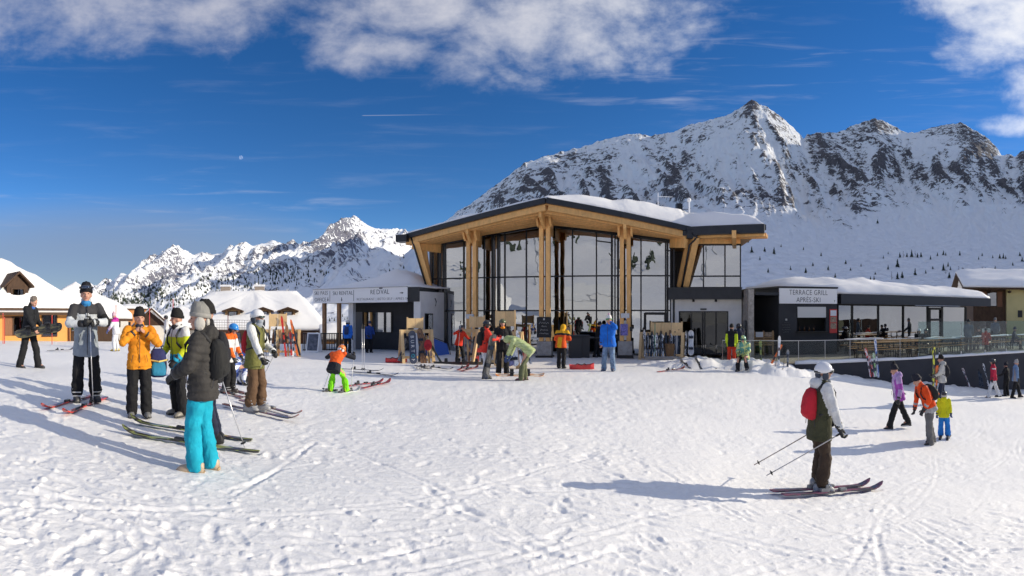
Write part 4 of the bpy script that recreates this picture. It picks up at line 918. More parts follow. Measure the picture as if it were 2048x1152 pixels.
def build_village():
    ora = mat('orange_render', (.66, .31, .09), .85, var=.08, vscale=1.2, bump=.15, bscale=25); pink = mat('pink_render', (.62, .42, .32), .85, var=.08, vscale=1); cream = mat('cream_render', (.66, .62, .55), .85, var=.06, vscale=1)
    # orange house on the far left
    px, d = -50, 35.2; w, dp = 15.0, 8.0
    az = (px-CX)/F
    r, zf = house('orange_house', 'orange rendered house with brown shutters and deep rounded snow on its roof', px, d, 11.4, 7.0, .30, -1.0, 2.05, 4.75, ora, hip=1.05, snow=.75, over=.65,
        wins=[('f', -3.4, .95, 1.0, 1.2, .7), ('f', -.9, .95, 1.0, 1.25, .55), ('f', 1.9, .95, .9, 1.25, .55), ('f', 4.1, .95, 1.15, 1.5, 0)], seed=31)
    for i in range(13): MB().box((-5.2+i*.86, -3.78, 1.95), (.12, .5, .16)).build('rafter', M_BROWN(), r)
    MB().tube([(5.55, -3.6, 1.9), (5.55, -3.6, -.4)], .06, 8).build('downpipe', mat('brown_pipe', (.18, .06, .03), .5), r, smooth=True)
    MB().beam((-6.2, -4.2, 2.03), (6.2, -4.2, 2.03), .14, .14).build('gutter', M_BROWN(), r)
    dormer(r, 1.85, -3.45, 2.95, 1.5, 1.15, 2.6, M_BROWN())
    MB().box((5.6, 1.6, 3.3), (.5, .5, 1.5)).build('chimney', mat('chimney_stone', (.33, .27, .22), .9, var=.2), r)
    house('village_house', 'snowy brown house half hidden behind the man in the grey ski jacket', 150, 38.5, 6.4, 5.6, PI/2+.12, -1.0, 1.6, 3.3, M_BROWN(), hip=1.1, snow=.7, over=.8, wins=[('l', .2, 1.0, 1.0, 1.1, 0)], seed=32)
    house('brown_hut', 'small brown gabled hut with a red poled fence before it', 303, 40, 4.0, 2.6, PI/2, -1.5, .85, 2.1, cream, snow=.12, over=.35, gable_m=M_BROWN(), seed=33)
    house('pale_house', 'pale low house with snowy roof behind the person in white', 362, 43, 4.6, 5.0, .0, -1.6, .75, 2.45, cream, hip=.8, snow=.42, over=.5, wins=[('f', -.6, -.1, 1.6, .9, 0), ('f', 1.6, -.1, .6, .9, 0)], seed=34)
    house('apartment_block', 'far orange and white apartment block at the foot of the mountains', 266, 75, 3.6, 4.0, .1, -3, 2.6, 3.0, mat('orange_panel', (.60, .25, .08), .8), snow=.3, over=.2, wins=[('f', -.9, 1.6, .7, .9, 0), ('f', .7, 1.6, .7, .9, 0), ('f', -.9, .2, .7, .9, 0), ('f', .7, .2, .7, .9, 0)], seed=35)
    house('grey_block', 'low grey flat-roofed block beside the far orange apartments', 236, 70, 2.8, 3.5, .0, -3, 1.3, 1.5, cream, snow=.3, over=.2, wins=[('f', 0, .4, .7, .8, 0)], seed=36)
    r, zf = house('round_roof_house', 'long pink house under a wide rounded snow roof with three dormers', 506, 46.5, 11.2, 8.0, -.06, -2.0, .62, 3.0, pink, hip=2.1, snow=.75, over=.9,
        wins=[('f', -3.4, -.35, .9, 1.1, .4), ('f', -1.2, -.35, .9, 1.1, .4), ('f', 1.2, -.35, .9, 1.1, .4), ('f', 3.6, -.35, .9, 1.1, .4)], seed=37)
    for x, y in ((-1.5, -3.9), (1.1, -3.8), (3.2, -4.0)): dormer(r, x, y, 1.75, 1.25, .5, 2.2, wood('dormer_wood', (.42, .24, .10), .7, 3), pitch=.16)
    for x in (-2.6, .6):
        ch = MB().box((x, .3, 3.75), (.9, .6, 1.1)).build('chimney', mat('chimney_stone', (.33, .27, .22), .9, var=.2), r)
        MB().box((x, .3, 4.39), (1.0, .7, .18)).build('chimney_snow', M_SNOWR(), ch)
    house('snowy_shed', 'small snowy shed seen between the timber posts of the ski office', 672, 41, 2.2, 3.0, .1, -1.5, -.2, .6, ora, snow=.4, over=.3, wins=[('f', 0, -.7, .6, .5, 0)], seed=38)
    # chalet on the right
    brn = wood('chalet_boards', (.12, .065, .035), .6, 2, .75)
    r, zf = house('chalet', 'brown timber and yellow chalet with a snowy roof behind the terrace', 2046, 48, 11.0, 9.0, .25, -3.5, 4.1, 5.5, brn, snow=.45, over=1.0,
        wins=[('f', -3.9, 3.0, .9, 1.3, .45), ('f', -4.4, -.2, .9, 1.6, .45), ('f', 1.6, 2.6, 1.3, 1.5, 0), ('f', 1.6, -.1, 1.5, 1.5, .5), ('f', 4.2, 2.6, 1.3, 1.5, 0)], seed=39)
    MB().box((-1.6, -4.6, .45), (2.15, .5, 7.4)).build('yellow_bay', mat('yellow_render', (.66, .55, .25), .85, var=.05, vscale=1), r)
    MB().box((-1.5, -4.86, 1.75), (.4, .06, .6)).build('bay_window', M_BLACK(), r)
    for i in range(8): MB().box((-5.6+i*1.55, -5.1, 3.62), (.14, .9, .18)).build('rafter', M_BROWN(), r)
    MB().tube([(1.3, 0, 6.0), (1.3, 0, 9.4)], .035, 6).build('mast', M_BLACK(), r)
    # white marquees and a lift pylon on the piste behind the camera, where the glass front mirrors them
    for i, (x, y, w) in enumerate(((-15, -24, 11), (-27, -12, 8))):
        t = thing('marquee', ('wide white marquee behind the photographer, mirrored in the glass front', 'smaller white marquee behind the photographer, mirrored in the glass front')[i], 'tent', (x, y, HILL(x, y)+.4), (-.36, -.2)[i])
        MB().prism([(-w/2, -3), (w/2, -3), (w/2, 3), (-w/2, 3)], -3, 2.2).build('side_wall', mat('tent_white', (.75, .75, .74), .6), t)
        MB().hull([(-w/2, -3.2, 2.2), (w/2, -3.2, 2.2), (w/2, 3.2, 2.2), (-w/2, 3.2, 2.2)], [(-w/2, -.2, 4.2), (w/2, -.2, 4.2), (w/2, .2, 4.2), (-w/2, .2, 4.2)]).build('canopy', mat('tent_white', (.75, .75, .74), .6), t)
    for i, (x, y, lab) in enumerate(((-50, -80, 'nearer grey chairlift pylon on the piste behind the photographer'), (-85, -150, 'farther grey chairlift pylon higher on the piste behind the photographer'))):
        t = thing('lift_pylon', lab, 'pylon', (x, y, HILL(x, y)+5)); st = mat('galvanised', (.45, .46, .47), .45, metal=.6)
        MB().tube([(0, 0, -14), (0, 0, 14)], [.45, .32], 10).build('mast', st, t); MB().beam((-3, 0, 14), (3, 0, 14), .3, .4).build('crossarm', st, t)
        for s in (-2.8, 2.8): MB().box((s, 0, 13.6), (.2, 2.2, .3)).build('wheel_bank', M_BLACK(), t)

# ================================================================== trees and woods on the slopes
def conifer_mesh(seed, tiers=7, n=9, rad=.26, sway=.25):
    rnd = random.Random(seed); mb = MB()
    for k in range(tiers):
        z = .10+.86*k/tiers; r = rad*(1-(k/tiers))**.8+.015; zt = z+.26*(1-.5*k/tiers)
        vs = [(0, 0, min(zt, 1.0))]
        for i in range(n):
            a = 2*PI*(i+rnd.random()*.5)/n; q = r*rnd.uniform(.55, 1.15); vs.append((q*math.cos(a), q*math.sin(a), z+rnd.uniform(-.035, .03)))
        mb.add(vs, [(0, 1+i, 1+(i+1) % n) for i in range(n)])
    return mb
def larch_mesh(seed):
    rnd = random.Random(seed); mb = MB()
    for k in range(16):
        z = .2+.75*k/16; L = .22*(1-k/18)*rnd.uniform(.6, 1.2); a = rnd.uniform(0, 2*PI)
        mb.tube([(0, 0, z), (L*math.cos(a), L*math.sin(a), z+.04*rnd.random()), (1.4*L*math.cos(a+.4), 1.4*L*math.sin(a+.4), z+.10)], [.012, .008, .003], 3)
    return mb
TREES = [(1799,515,10),(1805,515,12),(1812,514,8),(1822,514,14),(1828,515,12),(1834,515,9),(1841,514,9),(1859,519,8),(1874,512,7),(1886,510,9),(1890,511,6),(1918,511,9),(1955,519,6),(1963,512,6),(1998,517,9),(2005,517,10),(2010,518,7),(2043,523,9),(2047,523,7),(1894,533,9),(1886,541,13),(1900,540,7),(1915,545,12),(1922,545,10),(1926,545,9),(1891,548,14),(1897,556,11),(1830,550,13),(1776,539,9),(1795,534,15),(1748,549,6),(1783,559,15),(1794,558,13),(1803,556,12),(1740,560,7),(1746,560,8),(1910,562,9),(1962,541,7),(1970,541,6),(1766,517,6),(1776,508,5),(2024,531,7),(1753,447,8),(1487,484,7),(1495,485,7),(1503,505,12),(1528,503,9),(1546,508,12),(1548,502,8),(1640,512,7),(1690,528,8),(1560,494,6),(1605,500,6),(1655,540,9),(1700,541,6),(1722,533,6),(1580,540,8),(1610,546,10),(1625,532,7),(1670,555,9),(1536,545,9),(1990,540,8),(2038,512,8),(1985,516,6),(1930,553,8),(1850,547,7),(1865,538,6),(1518,520,7)]
def ray_on(gm, px, py, margin=0):
    th, s, X, Y, Z = gm; j = int(np.clip(np.searchsorted(th, (px-CX)/F), 0, len(th)-1)); rad = np.hypot(X[:, j], Y[:, j]); V = (Z[:, j]-EYE)/rad; t = (HY-py)/F
    k = np.argmax(V >= t)
    if V[k] < t: return None
    f = 0 if k == 0 else (t-V[k-1])/(V[k]-V[k-1]+1e-9); k0 = max(k-1, 0)
    return Vector((X[k0, j]+(X[k, j]-X[k0, j])*f, Y[k0, j]+(Y[k, j]-Y[k0, j])*f, Z[k0, j]+(Z[k, j]-Z[k0, j])*f)), rad[k]
def build_trees():
    fol = mat('spruce_needles', (.028, .040, .026), .9, var=.4, vscale=6); bark = mat('bark', (.07, .05, .04), .9)
    cms = [conifer_mesh(i, 7, 9, .22+.03*(i % 3)).mesh('crown', fol) for i in range(4)]
    lms = [larch_mesh(i).mesh('crown', bark) for i in range(3)]
    tm = MB().tube([(0, 0, -.1), (0, 0, .5), (0, 0, .97)], [.022, .015, .004], 5).mesh('trunk', bark)
    rnd = random.Random(2)
    for i, (px, py, h) in enumerate(TREES):
        q = ray_on(G1, px, py)
        if q is None: continue
        p, r = q; hh = h*r/F*1.25; lar = h > 9 and i % 3 == 1
        t = thing('larch_tree' if lar else 'spruce_tree', 'bare grey larch on the snow slope below the mountains' if lar else 'small dark spruce on the snow slope below the mountains', 'tree', p-Vector((0, 0, .1*hh)), rnd.uniform(0, 6), 'larches scattered on the slope' if lar else 'spruces scattered on the slope')
        t.scale = (hh, hh, hh)
        link('crown', (lms if lar else cms)[i % (3 if lar else 4)], t); link('trunk', tm, t)
    # woods and dwarf pine on the valley sides: too many to count
    mb = MB(); N_ = 0
    strips = [(1, 560, 642, 600, 615, 14, 200), (1, 600, 615, 650, 585, 12, 240), (1, 650, 585, 690, 565, 9, 160), (1, 690, 562, 745, 535, 8, 90), (1, 560, 640, 700, 620, 24, 260), (2, 225, 640, 330, 575, 14, 240), (2, 300, 610, 470, 560, 22, 220), (2, 430, 600, 560, 545, 20, 150), (2, 210, 600, 290, 620, 20, 240), (2, 540, 560, 640, 545, 20, 120), (1, 740, 545, 800, 520, 16, 40), (1, 700, 600, 840, 560, 22, 60)]
    for g, x0, y0, x1, y1, sp, cnt in strips:
        for i in range(cnt):
            f = rnd.random(); q = ray_on(G1 if g == 1 else G2, x0+(x1-x0)*f+rnd.gauss(0, sp*.8), y0+(y1-y0)*f+rnd.gauss(0, sp*.6))
            if q is None: continue
            p, r = q
            if not 90 < r < 3000: continue
            h = rnd.uniform(3.5, 8)*r/F; w = h*rnd.uniform(.16, .3)
            n = 5; vs = [tuple(p+Vector((0, 0, h)))]
            for L in (0, 1):
                for k in range(n):
                    a = 2*PI*(k+rnd.random()*.6)/n; vs.append((p.x+w*(1 if L == 0 else .65)*math.cos(a)*rnd.uniform(.6, 1.2), p.y+w*math.sin(a), p.z+h*(.02 if L == 0 else .45)))
            mb.add(vs, [(0, 1+n+k, 1+n+(k+1) % n) for k in range(n)]+[(1+n+k, 1+k, 1+(k+1) % n, 1+n+(k+1) % n) for k in range(n)]); N_ += 1
    for i in range(420):      # the wood beside the piste behind the camera, mirrored in the glass
        a = rnd.uniform(R(112), R(286)); r = rnd.choice((130, 210, 320))*rnd.uniform(.9, 1.25)+40*math.sin(a*9); x, y = r*math.sin(a), r*math.cos(a)
        if perlin(np.array([x/40]), np.array([y/40]), 3)[0] < -.05: continue
        z = HILL(x, y); h = rnd.uniform(2.5, 6); w = h*.2; n = 6; p = Vector((x, y, z-.5)); vs = [tuple(p+Vector((0, 0, h)))]
        for L in (0, 1):
            for k in range(n):
                an = 2*PI*(k+rnd.random()*.6)/n; vs.append((p.x+w*(1 if L == 0 else .6)*math.cos(an)*rnd.uniform(.6, 1.2), p.y+w*math.sin(an), p.z+h*(.1 if L == 0 else .5)))
        mb.add(vs, [(0, 1+n+k, 1+n+(k+1) % n) for k in range(n)]+[(1+n+k, 1+k, 1+(k+1) % n, 1+n+(k+1) % n) for k in range(n)])
    tag(mb.build('forest', fol), kind='stuff')
# ================================================================== remeshing and people
def remesh(mb, voxel, it=2, fac=.5):
    me = bpy.data.meshes.new('tmp'); me.from_pydata(mb.v, [], mb.f); o = bpy.data.objects.new('tmp', me)
    m = o.modifiers.new('r', 'REMESH'); m.mode = 'VOXEL'; m.voxel_size = voxel
    if it: s = o.modifiers.new('s', 'SMOOTH'); s.factor = fac; s.iterations = it
    out = evaluated_mesh(o); bpy.data.meshes.remove(me)
    return out
def coords(me):
    a = np.empty(len(me.vertices)*3, np.float32); me.vertices.foreach_get('co', a); return a.reshape(-1, 3)
def normals(me):
    a = np.empty(len(me.vertices)*3, np.float32); me.vertices.foreach_get('normal', a); return a.reshape(-1, 3)
def setco(me, co): me.vertices.foreach_set('co', co.astype(np.float32).ravel()); me.update()
def capd(P_, a, b, ra, rb):
    a = np.array(a); b = np.array(b); d = b-a; t = np.clip(((P_-a) @ d)/(d @ d+1e-9), 0, 1)
    return np.linalg.norm(P_-a-t[:, None]*d, axis=1)-(ra+(rb-ra)*t), t
def ik(a, t, l1, l2, pole):
    a = Vector(a); t = Vector(t); d = t-a; L = min(d.length, (l1+l2)*.998); d = d.normalized(); t = a+d*L
    x = (l1*l1-l2*l2+L*L)/(2*L); h = math.sqrt(max(l1*l1-x*x, 0)); p = Vector(pole); p = p-d*p.dot(d)
    if p.length < 1e-4: p = Vector((0, 0, -1))-d*d.z*-1
    return a+d*x+p.normalized()*h, t
SKIN = lambda: mat('skin', (.52, .28, .20), .55, var=.08, vscale=20, spec=.35)
def hand_mesh(mb, wrist, d, up, side, k, curl=.7, sc=1.0):
    """palm, four fingers of different length and a thumb; d forearm direction, up back of the hand, side towards the thumb"""
    d = d.normalized(); side = (side-d*side.dot(d)).normalized(); up = side.cross(d).normalized() if up is None else (up-d*up.dot(d)).normalized(); s = k*sc
    mb.capsule(wrist-d*.01*k, wrist+d*.075*s, .033*s, .040*s, 10, .62, up)
    for i, (o, L) in enumerate(((.030, .072), (.010, .080), (-.011, .074), (-.031, .058))):
        b = wrist+d*.085*s+side*o*s; a1 = .35+curl*1.0; f1 = b+(d*math.cos(a1*.6)-up*math.sin(a1*.6))*L*.5*s
        f2 = f1+(d*math.cos(a1*1.6)-up*math.sin(a1*1.6))*L*.42*s; mb.capsule(b, f1, .0115*s, .0105*s, 7); mb.capsule(f1, f2, .0105*s, .009*s, 7)
    b = wrist+d*.03*s+side*.032*s; t1 = b+(d*.6+side*.75-up*.25).normalized()*.04*s; t2 = t1+(d*.85+side*.15-up*.45).normalized()*.036*s
    mb.capsule(b, t1, .014*s, .0125*s, 7); mb.capsule(t1, t2, .0125*s, .010*s, 7)

def person(px, py, hpx, rel, label, jacket, trousers, pose=None, boots=('shoe', (.03, .03, .03)), gloves=(.012, .012, .013), hat=None, scarf=None, goggles=None, pack=None, H=None, hair=None,
           quilt=0, regions=None, bulk=1.0, hood=False, near=None, dist=None, group=None, collar=True, zoff=0.0, legw=1.0, trreg=None, skirt=0.0, tr_pattern=None):
    pose = pose or {}
    if dist: base = onground(px, dist); d = dist
    else: base, d = foot(px, py)
    Ht = H or hpx*d/F; k = Ht/1.78; near = d < 10.5 if near is None else near
    az = (px-CX)/F+R(rel)
    root = thing('person', label, 'person', (base.x, base.y, base.z+zoff+.01), -az, group)
    v = lambda *a: Vector((*a, 0.0)[:3])*k
    pel = v(*pose.get('pel', (0, 0, .93))); lean = R(pose.get('lean', 2)); roll = R(pose.get('roll', 0)); tw = R(pose.get('twist', 0))
    Sp = Matrix.Rotation(-tw, 3, 'Z') @ Matrix.Rotation(roll, 3, 'Y') @ Matrix.Rotation(-lean, 3, 'X')
    up = Sp @ Vector((0, 0, 1)); fw = Sp @ Vector((0, 1, 0)); rt = Sp @ Vector((1, 0, 0))
    at = lambda x, y, z: pel+(rt*x+fw*y+up*z)*k
    if pose.get('curve'):   # rounded back: upper spine leans further
        S2 = Sp @ Matrix.Rotation(-R(pose['curve']), 3, 'X'); mid = at(0, 0, .22); up2 = S2 @ Vector((0, 0, 1)); fw2 = S2 @ Vector((0, 1, 0)); at2 = lambda x, y, z: mid+(rt*x+fw2*y+up2*(z-.22))*k
    else: at2 = at; up2 = up; fw2 = fw
    sh = {s: at2(s*.185*min(bulk, 1.08), -.01, .49) for s in (-1, 1)}; hipj = {s: pel+rt*s*.095*k-up*.02*k for s in (-1, 1)}
    nk = at2(0, .0, .55)
    hy, hp = R(pose.get('hyaw', 0)), R(pose.get('hpitch', 0))
    hb = Matrix.Rotation(math.atan2(-fw2.x, fw2.y)-hy, 3, 'Z') @ Matrix.Rotation(-hp, 3, 'X')
    if pose.get('hspine'): hb = Matrix((rt, fw2, up2)).transposed() @ Matrix.Rotation(-hy, 3, 'Z') @ Matrix.Rotation(-hp, 3, 'X')
    hR, hF, hU = hb @ Vector((1, 0, 0)), hb @ Vector((0, 1, 0)), hb @ Vector((0, 0, 1))
    hc = nk+(hU*.135+hF*.025)*k
    hh = lambda x, y, z: hc+(hR*x+hF*y+hU*z)*k
    ft = {-1: v(*pose.get('fl', (-.12, .02, .0))), 1: v(*pose.get('fr', (.12, -.02, .0)))}
    fy = {-1: R(pose.get('fly', -8)), 1: R(pose.get('fry', 8))}
    kn, an = {}, {}
    for s in (-1, 1):
        a = ft[s]+v(0, 0, .085); pole = Vector(pose.get('kl' if s < 0 else 'kr', (s*.12, 1, .1)))
        kn[s], an[s] = ik(hipj[s], a, .425*k, .408*k, pole)
    hd_ = {-1: pose.get('hl', (-.24, .06, .78)), 1: pose.get('hr', (.24, .06, .78))}; el, wr = {}, {}
    for s in (-1, 1):
        el[s], wr[s] = ik(sh[s], v(*hd_[s]), .30*k, .255*k, Vector(pose.get('el' if s < 0 else 'er', (s*.7, -.8, -.4))))
    vox = .0135*k if near else .021*k
    # ---- body: one continuous surface, with head, neck, arms and legs
    mb = MB()
    for s in (-1, 1):
        mb.capsule(hipj[s], kn[s], .072*k, .05*k); mb.capsule(kn[s], an[s], .047*k, .032*k); mb.capsule(sh[s], el[s], .045*k, .034*k); mb.capsule(el[s], wr[s], .034*k, .024*k)
        mb.capsule(an[s]-v(0, 0, .04), an[s]-v(0, 0, .04)+Vector((math.sin(fy[s]), math.cos(fy[s]), 0))*.1*k, .035*k, .03*k)
    mb.capsule(pel, at(0, 0, .25), .115*k, .11*k, 12, .75, fw); mb.capsule(at(0, 0, .22), at2(0, -.01, .42), .11*k, .125*k, 12, .75, fw2); mb.capsule(sh[-1], sh[1], .055*k, .055*k); mb.capsule(at2(0, -.01, .45), hc-hU*.05*k, .055*k, .05*k)
    mb.ellip(hh(0, -.005, .012), (.076*k, .095*k, .105*k), 16, 12, hb); mb.ellip(hh(0, .022, -.058), (.056*k, .066*k, .062*k), 12, 8, hb); mb.ellip(hh(0, .062, -.095), (.026*k, .022*k, .02*k), 8, 6, hb)
    mb.capsule(hh(0, .088, .012), hh(0, .110, -.024), .011*k, .017*k, 8)
    for s in (-1, 1): mb.ellip(hh(s*.078, -.005, -.012), (.012*k, .024*k, .034*k), 8, 6, hb); mb.ellip(hh(s*.036, .066, -.035), (.026*k, .022*k, .024*k), 8, 6, hb)
    mb.ellip(hh(0, .080, .034), (.05*k, .018*k, .012*k), 8, 6, hb)
    me = remesh(mb, vox*.9, 2); me.materials.append(SKIN()); me.polygons.foreach_set('use_smooth', [True]*len(me.polygons)); link('body', me, root)
    if near or hpx > 85:
        for s in (-1, 1): MB().ellip(hh(s*.031, .083, .012), (.013*k, .008*k, .0065*k), 8, 6, hb).build('eye', mat('eye_dark', (.02, .015, .012), .25), root, smooth=True)
        MB().ellip(hh(0, .088, -.058), (.024*k, .008*k, .0065*k), 8, 6, hb).build('mouth', mat('lips', (.42, .13, .12), .5), root, smooth=True)
    # ---- jacket
    jm = jacket if isinstance(jacket, list) else [jacket]
    B = bulk; prims = []
    def tor(f, w, dpt, z, y=-.005): return [f(math.copysign(abs(math.cos(a))**.8, math.cos(a))*w*B, y+math.copysign(abs(math.sin(a))**.85, math.sin(a))*dpt*B, z) for a in np.linspace(0, 2*PI, 17)[:-1]]
    mb = MB(); hem = pose.get('hem', -.15)-skirt
    mb.loft([tor(at, .204, .158, hem), tor(at, .206, .160, hem+.05), tor(at, .186, .142, .08), tor(at, .172, .128, .20), tor(at2, .195, .135, .32), tor(at2, .200, .128, .42), tor(at2, .150, .10, .51), tor(at2, .085, .075, .565)])
    prims.append(('torso', at(0, 0, hem), at(0, 0, .22), .17*k*B, .165*k*B)); prims.append(('torso', at(0, 0, .22), at2(0, 0, .45), .165*k*B, .16*k*B)); prims.append(('yoke', sh[-1], sh[1], .09*k, .09*k))
    for s in (-1, 1):
        r0, r1, r2 = .078*k*B, .066*k*B, .052*k*B
        mb.capsule(sh[s], el[s], r0, r1, 12); mb.capsule(el[s], wr[s], r1, r2, 12)
        prims.append(('upper_l' if s < 0 else 'upper_r', sh[s], el[s], r0, r1)); prims.append(('fore_l' if s < 0 else 'fore_r', el[s], wr[s], r1, r2))
    if collar: mb.capsule(at2(0, .0, .53), nk+hU*.045*k, .085*k, .078*k); prims.append(('collar', at2(0, 0, .55), nk+hU*.06*k, .085*k, .08*k))
    if hood == 'down': mb.ellip(at2(0, -.105, .53), (.12*k, .075*k, .09*k), 12, 8, Sp); prims.append(('hood', at2(-.07, -.12, .54), at2(.07, -.12, .54), .08*k, .08*k))
    if hood == 'up':
        mb.ellip(hh(0, -.03, .02), (.115*k, .125*k, .14*k), 14, 10, hb); mb.capsule(at2(0, -.03, .5), hh(0, -.04, -.06), .10*k, .10*k); prims.append(('hood', hh(0, -.04, -.05), hh(0, -.03, .03), .12*k, .13*k))
    me = remesh(mb, .017*k if near else .024*k, 2)
    co = coords(me); nr = normals(me); co0 = co.copy()
    dd = []; tt = []
    for q in prims: a_, t_ = capd(co0, *q[1:]); dd.append(a_); tt.append(t_)
    dd = np.array(dd); tt = np.array(tt); wi = np.argmin(dd, 0); wt = tt[wi, np.arange(len(wi))]
    spz = ((co0-np.array(pel)) @ np.array(up))/k
    if quilt:
        L = np.array([(Vector(q[2])-Vector(q[1])).length for q in prims])[wi]*wt; s_ = np.where(wi < 3, spz*k, L); ph = (s_/(quilt*k)) % 1.0
        co += nr*(-.016*k*np.exp(-(np.minimum(ph, 1-ph)/.16)**2)+.004*k)[:, None]
    sd_ = int(px*7+py) % 997
    fold = fbm(co0[:, 0]*9/k+co0[:, 1]*5/k+sd_, co0[:, 2]*13/k, 3, sd_)
    el_w = np.exp(-(np.minimum(wt, 1-wt)/.3)**2)
    co += nr*((.011+.007*el_w)*k*fold)[:, None]
    setco(me, co)
    for m in jm: me.materials.append(m)
    if regions:
        fc = np.empty(len(me.polygons)*3, np.float32); me.polygons.foreach_get('center', fc); fc = fc.reshape(-1, 3)
        D_ = np.array([capd(fc, *q[1:])[0] for q in prims]); T_ = np.array([capd(fc, *q[1:])[1] for q in prims]); w_ = np.argmin(D_, 0); t_ = T_[w_, np.arange(len(w_))]
        z_ = ((fc-np.array(pel)) @ np.array(up))/k; x_ = ((fc-np.array(pel)) @ np.array(rt))/k; y_ = ((fc-np.array(pel)) @ np.array(fw))/k
        idx = np.array([regions(prims[w][0], float(t), float(z), float(x), float(y)) for w, t, z, x, y in zip(w_, t_, z_, x_, y_)], np.int32); me.polygons.foreach_set('material_index', idx)
    me.polygons.foreach_set('use_smooth', [True]*len(me.polygons)); link('jacket', me, root)
    if collar and (near or hpx > 90) and abs(rel) > 60:
        pts = [at(0, .150*B, hem+.03), at(0, .150*B, .1), at(0, .150*B, .2), at2(0, .152*B, .32), at2(0, .145*B, .42), at2(0, .11*B, .52)]
        MB().tube(pts, .006*k, 5).build('zip', mat('zip_dark', (.03, .03, .035), .4), root)
    if near:
        for s in (-1, 1):
            sg = 1 if abs(rel) > 75 else -1
            MB().tube([at(s*.105*B, sg*.160*B, .10), at(s*.135*B, sg*.150*B, -.03)], .0045*k, 5).build('pocket_zip', mat('zip_dark', (.03, .03, .035), .4), root)
            dv = (wr[s]-el[s]).normalized(); MB().tube([wr[s]-dv*.05*k, wr[s]-dv*.02*k], .058*k*B, 12).build('cuff', mat('zip_dark', (.03, .03, .035), .4), root, smooth=True)
    # ---- trousers
    mb = MB(); w = legw; shaft = {'ski': .15, 'shoe': .03, 'boot': .06}[boots[0]]; w *= 1.08
    mb.loft([[pel+(rt*math.cos(a)*.160+fw*math.sin(a)*.120+up*z)*k for a in np.linspace(0, 2*PI, 15)[:-1]] for z in (-.09, 0, .10)])
    tp = []
    for s in (-1, 1):
        end = an[s]+(kn[s]-an[s]).normalized()*max(shaft-.075, -.03)*k
        mb.capsule(hipj[s]-up*.01*k, kn[s], .092*k*w, .078*k*w, 12); mb.capsule(kn[s], end, .080*k*w, (.092 if boots[0] == 'ski' else .080)*k*w, 12); tp += [(hipj[s], kn[s], .1*k, .075*k), (kn[s], end, .075*k, .07*k)]
    me = remesh(mb, .018*k if near else .024*k, 2); co = coords(me); nr = normals(me)
    fold = fbm(co[:, 0]*13/k+co[:, 1]*11/k+co[:, 2]*4/k+sd_, co[:, 2]*8/k-co[:, 0]*5/k, 3, sd_+3); lowz = np.exp(-((co[:, 2]/k-.22)/.16)**2)+np.exp(-((co[:, 2]/k-.5)/.1)**2)
    co = co+nr*((.018+.010*lowz)*k*fold)[:, None]
    rel_ = co-np.array(pel); sz = rel_ @ np.array(up); fct = (.24*sstep((hem+.005)*k, (hem+.06)*k, sz))[:, None]; co = co-(rel_-sz[:, None]*np.array(up))*fct
    setco(me, co)
    tm = trousers if isinstance(trousers, list) else [trousers]
    for m in tm: me.materials.append(m)
    if trreg:
        fc = np.empty(len(me.polygons)*3, np.float32); me.polygons.foreach_get('center', fc); fc = fc.reshape(-1, 3)
        me.polygons.foreach_set('material_index', np.array([trreg(x/k, y/k, z/k) for x, y, z in fc], np.int32))
    me.polygons.foreach_set('use_smooth', [True]*len(me.polygons)); link('trousers', me, root)
    # ---- footwear
    for s in (-1, 1):
        f = Vector((math.sin(fy[s]), math.cos(fy[s]), 0)); sd2 = Vector((math.cos(fy[s]), -math.sin(fy[s]), 0)); o = Vector((an[s].x, an[s].y, ft[s].z))
        bm = mat('boot_%d%d%d' % tuple(int(c*99) for c in boots[1]), boots[1], .45, var=.1)
        def foot_ring(y, w_, zt, z0=0.0): return [o+f*y*k+sd2*x*w_*k+Vector((0, 0, z0*k+z*zt*k)) for x, z in ((-1, .0), (1, .0), (1.02, .45), (.75, .9), (0, 1.0), (-.75, .9), (-1.02, .45))]
        if boots[0] == 'ski':
            mb = MB(); mb.loft([foot_ring(-.115, .036, .12), foot_ring(-.08, .050, .15), foot_ring(.0, .052, .155), foot_ring(.08, .055, .125), foot_ring(.15, .052, .085), foot_ring(.185, .034, .055)])
            top = o+Vector((0, 0, .23*k))+f*.02*k
            mb.capsule(o+Vector((0, 0, .11*k))-f*.02*k, top, .060*k, .062*k, 10)
            b = mb.build('ski_boot', bm, root, smooth=True)
            for z, y in ((.10, .085), (.15, .055), (.20, .04)): MB().box(o+f*(y+.035)*k+Vector((0, 0, z*k)), (.13*k, .025*k, .018*k), Matrix.Rotation(-fy[s], 3, 'Z')).build('buckle', mat('buckle_grey', (.55, .56, .57), .3, metal=.7), b)
        else:
            mb = MB(); sc = 1.12 if boots[0] == 'boot' else 1.0
            mb.loft([foot_ring(-.085*sc, .030, .09*sc), foot_ring(-.06*sc, .040, .11*sc), foot_ring(.0, .040*sc, .11*sc), foot_ring(.07*sc, .046*sc, .075*sc), foot_ring(.14*sc, .044*sc, .06*sc), foot_ring(.175*sc, .026, .035)])
            mb.capsule(o+Vector((0, 0, .07*k)), o+Vector((0, 0, .15*sc*k)), .045*k*sc, .050*k*sc, 10)
            b = mb.build('boot' if boots[0] == 'boot' else 'shoe', bm, root, smooth=True)
            MB().loft([[o+f*y*k+sd2*x*k+Vector((0, 0, z*k)) for y, x in ((-.095*sc, -.03), (-.095*sc, .03), (.06*sc, .05*sc), (.15*sc, .045*sc), (.185*sc, 0), (.15*sc, -.045*sc), (.06*sc, -.05*sc))] for z in (-.012, .018)]).build('sole', mat('sole_%d' % (boots[2] if len(boots) > 2 else 0), ((.04, .04, .04), (.42, .30, .18), (.6, .6, .6))[boots[2] if len(boots) > 2 else 0], .8), b)
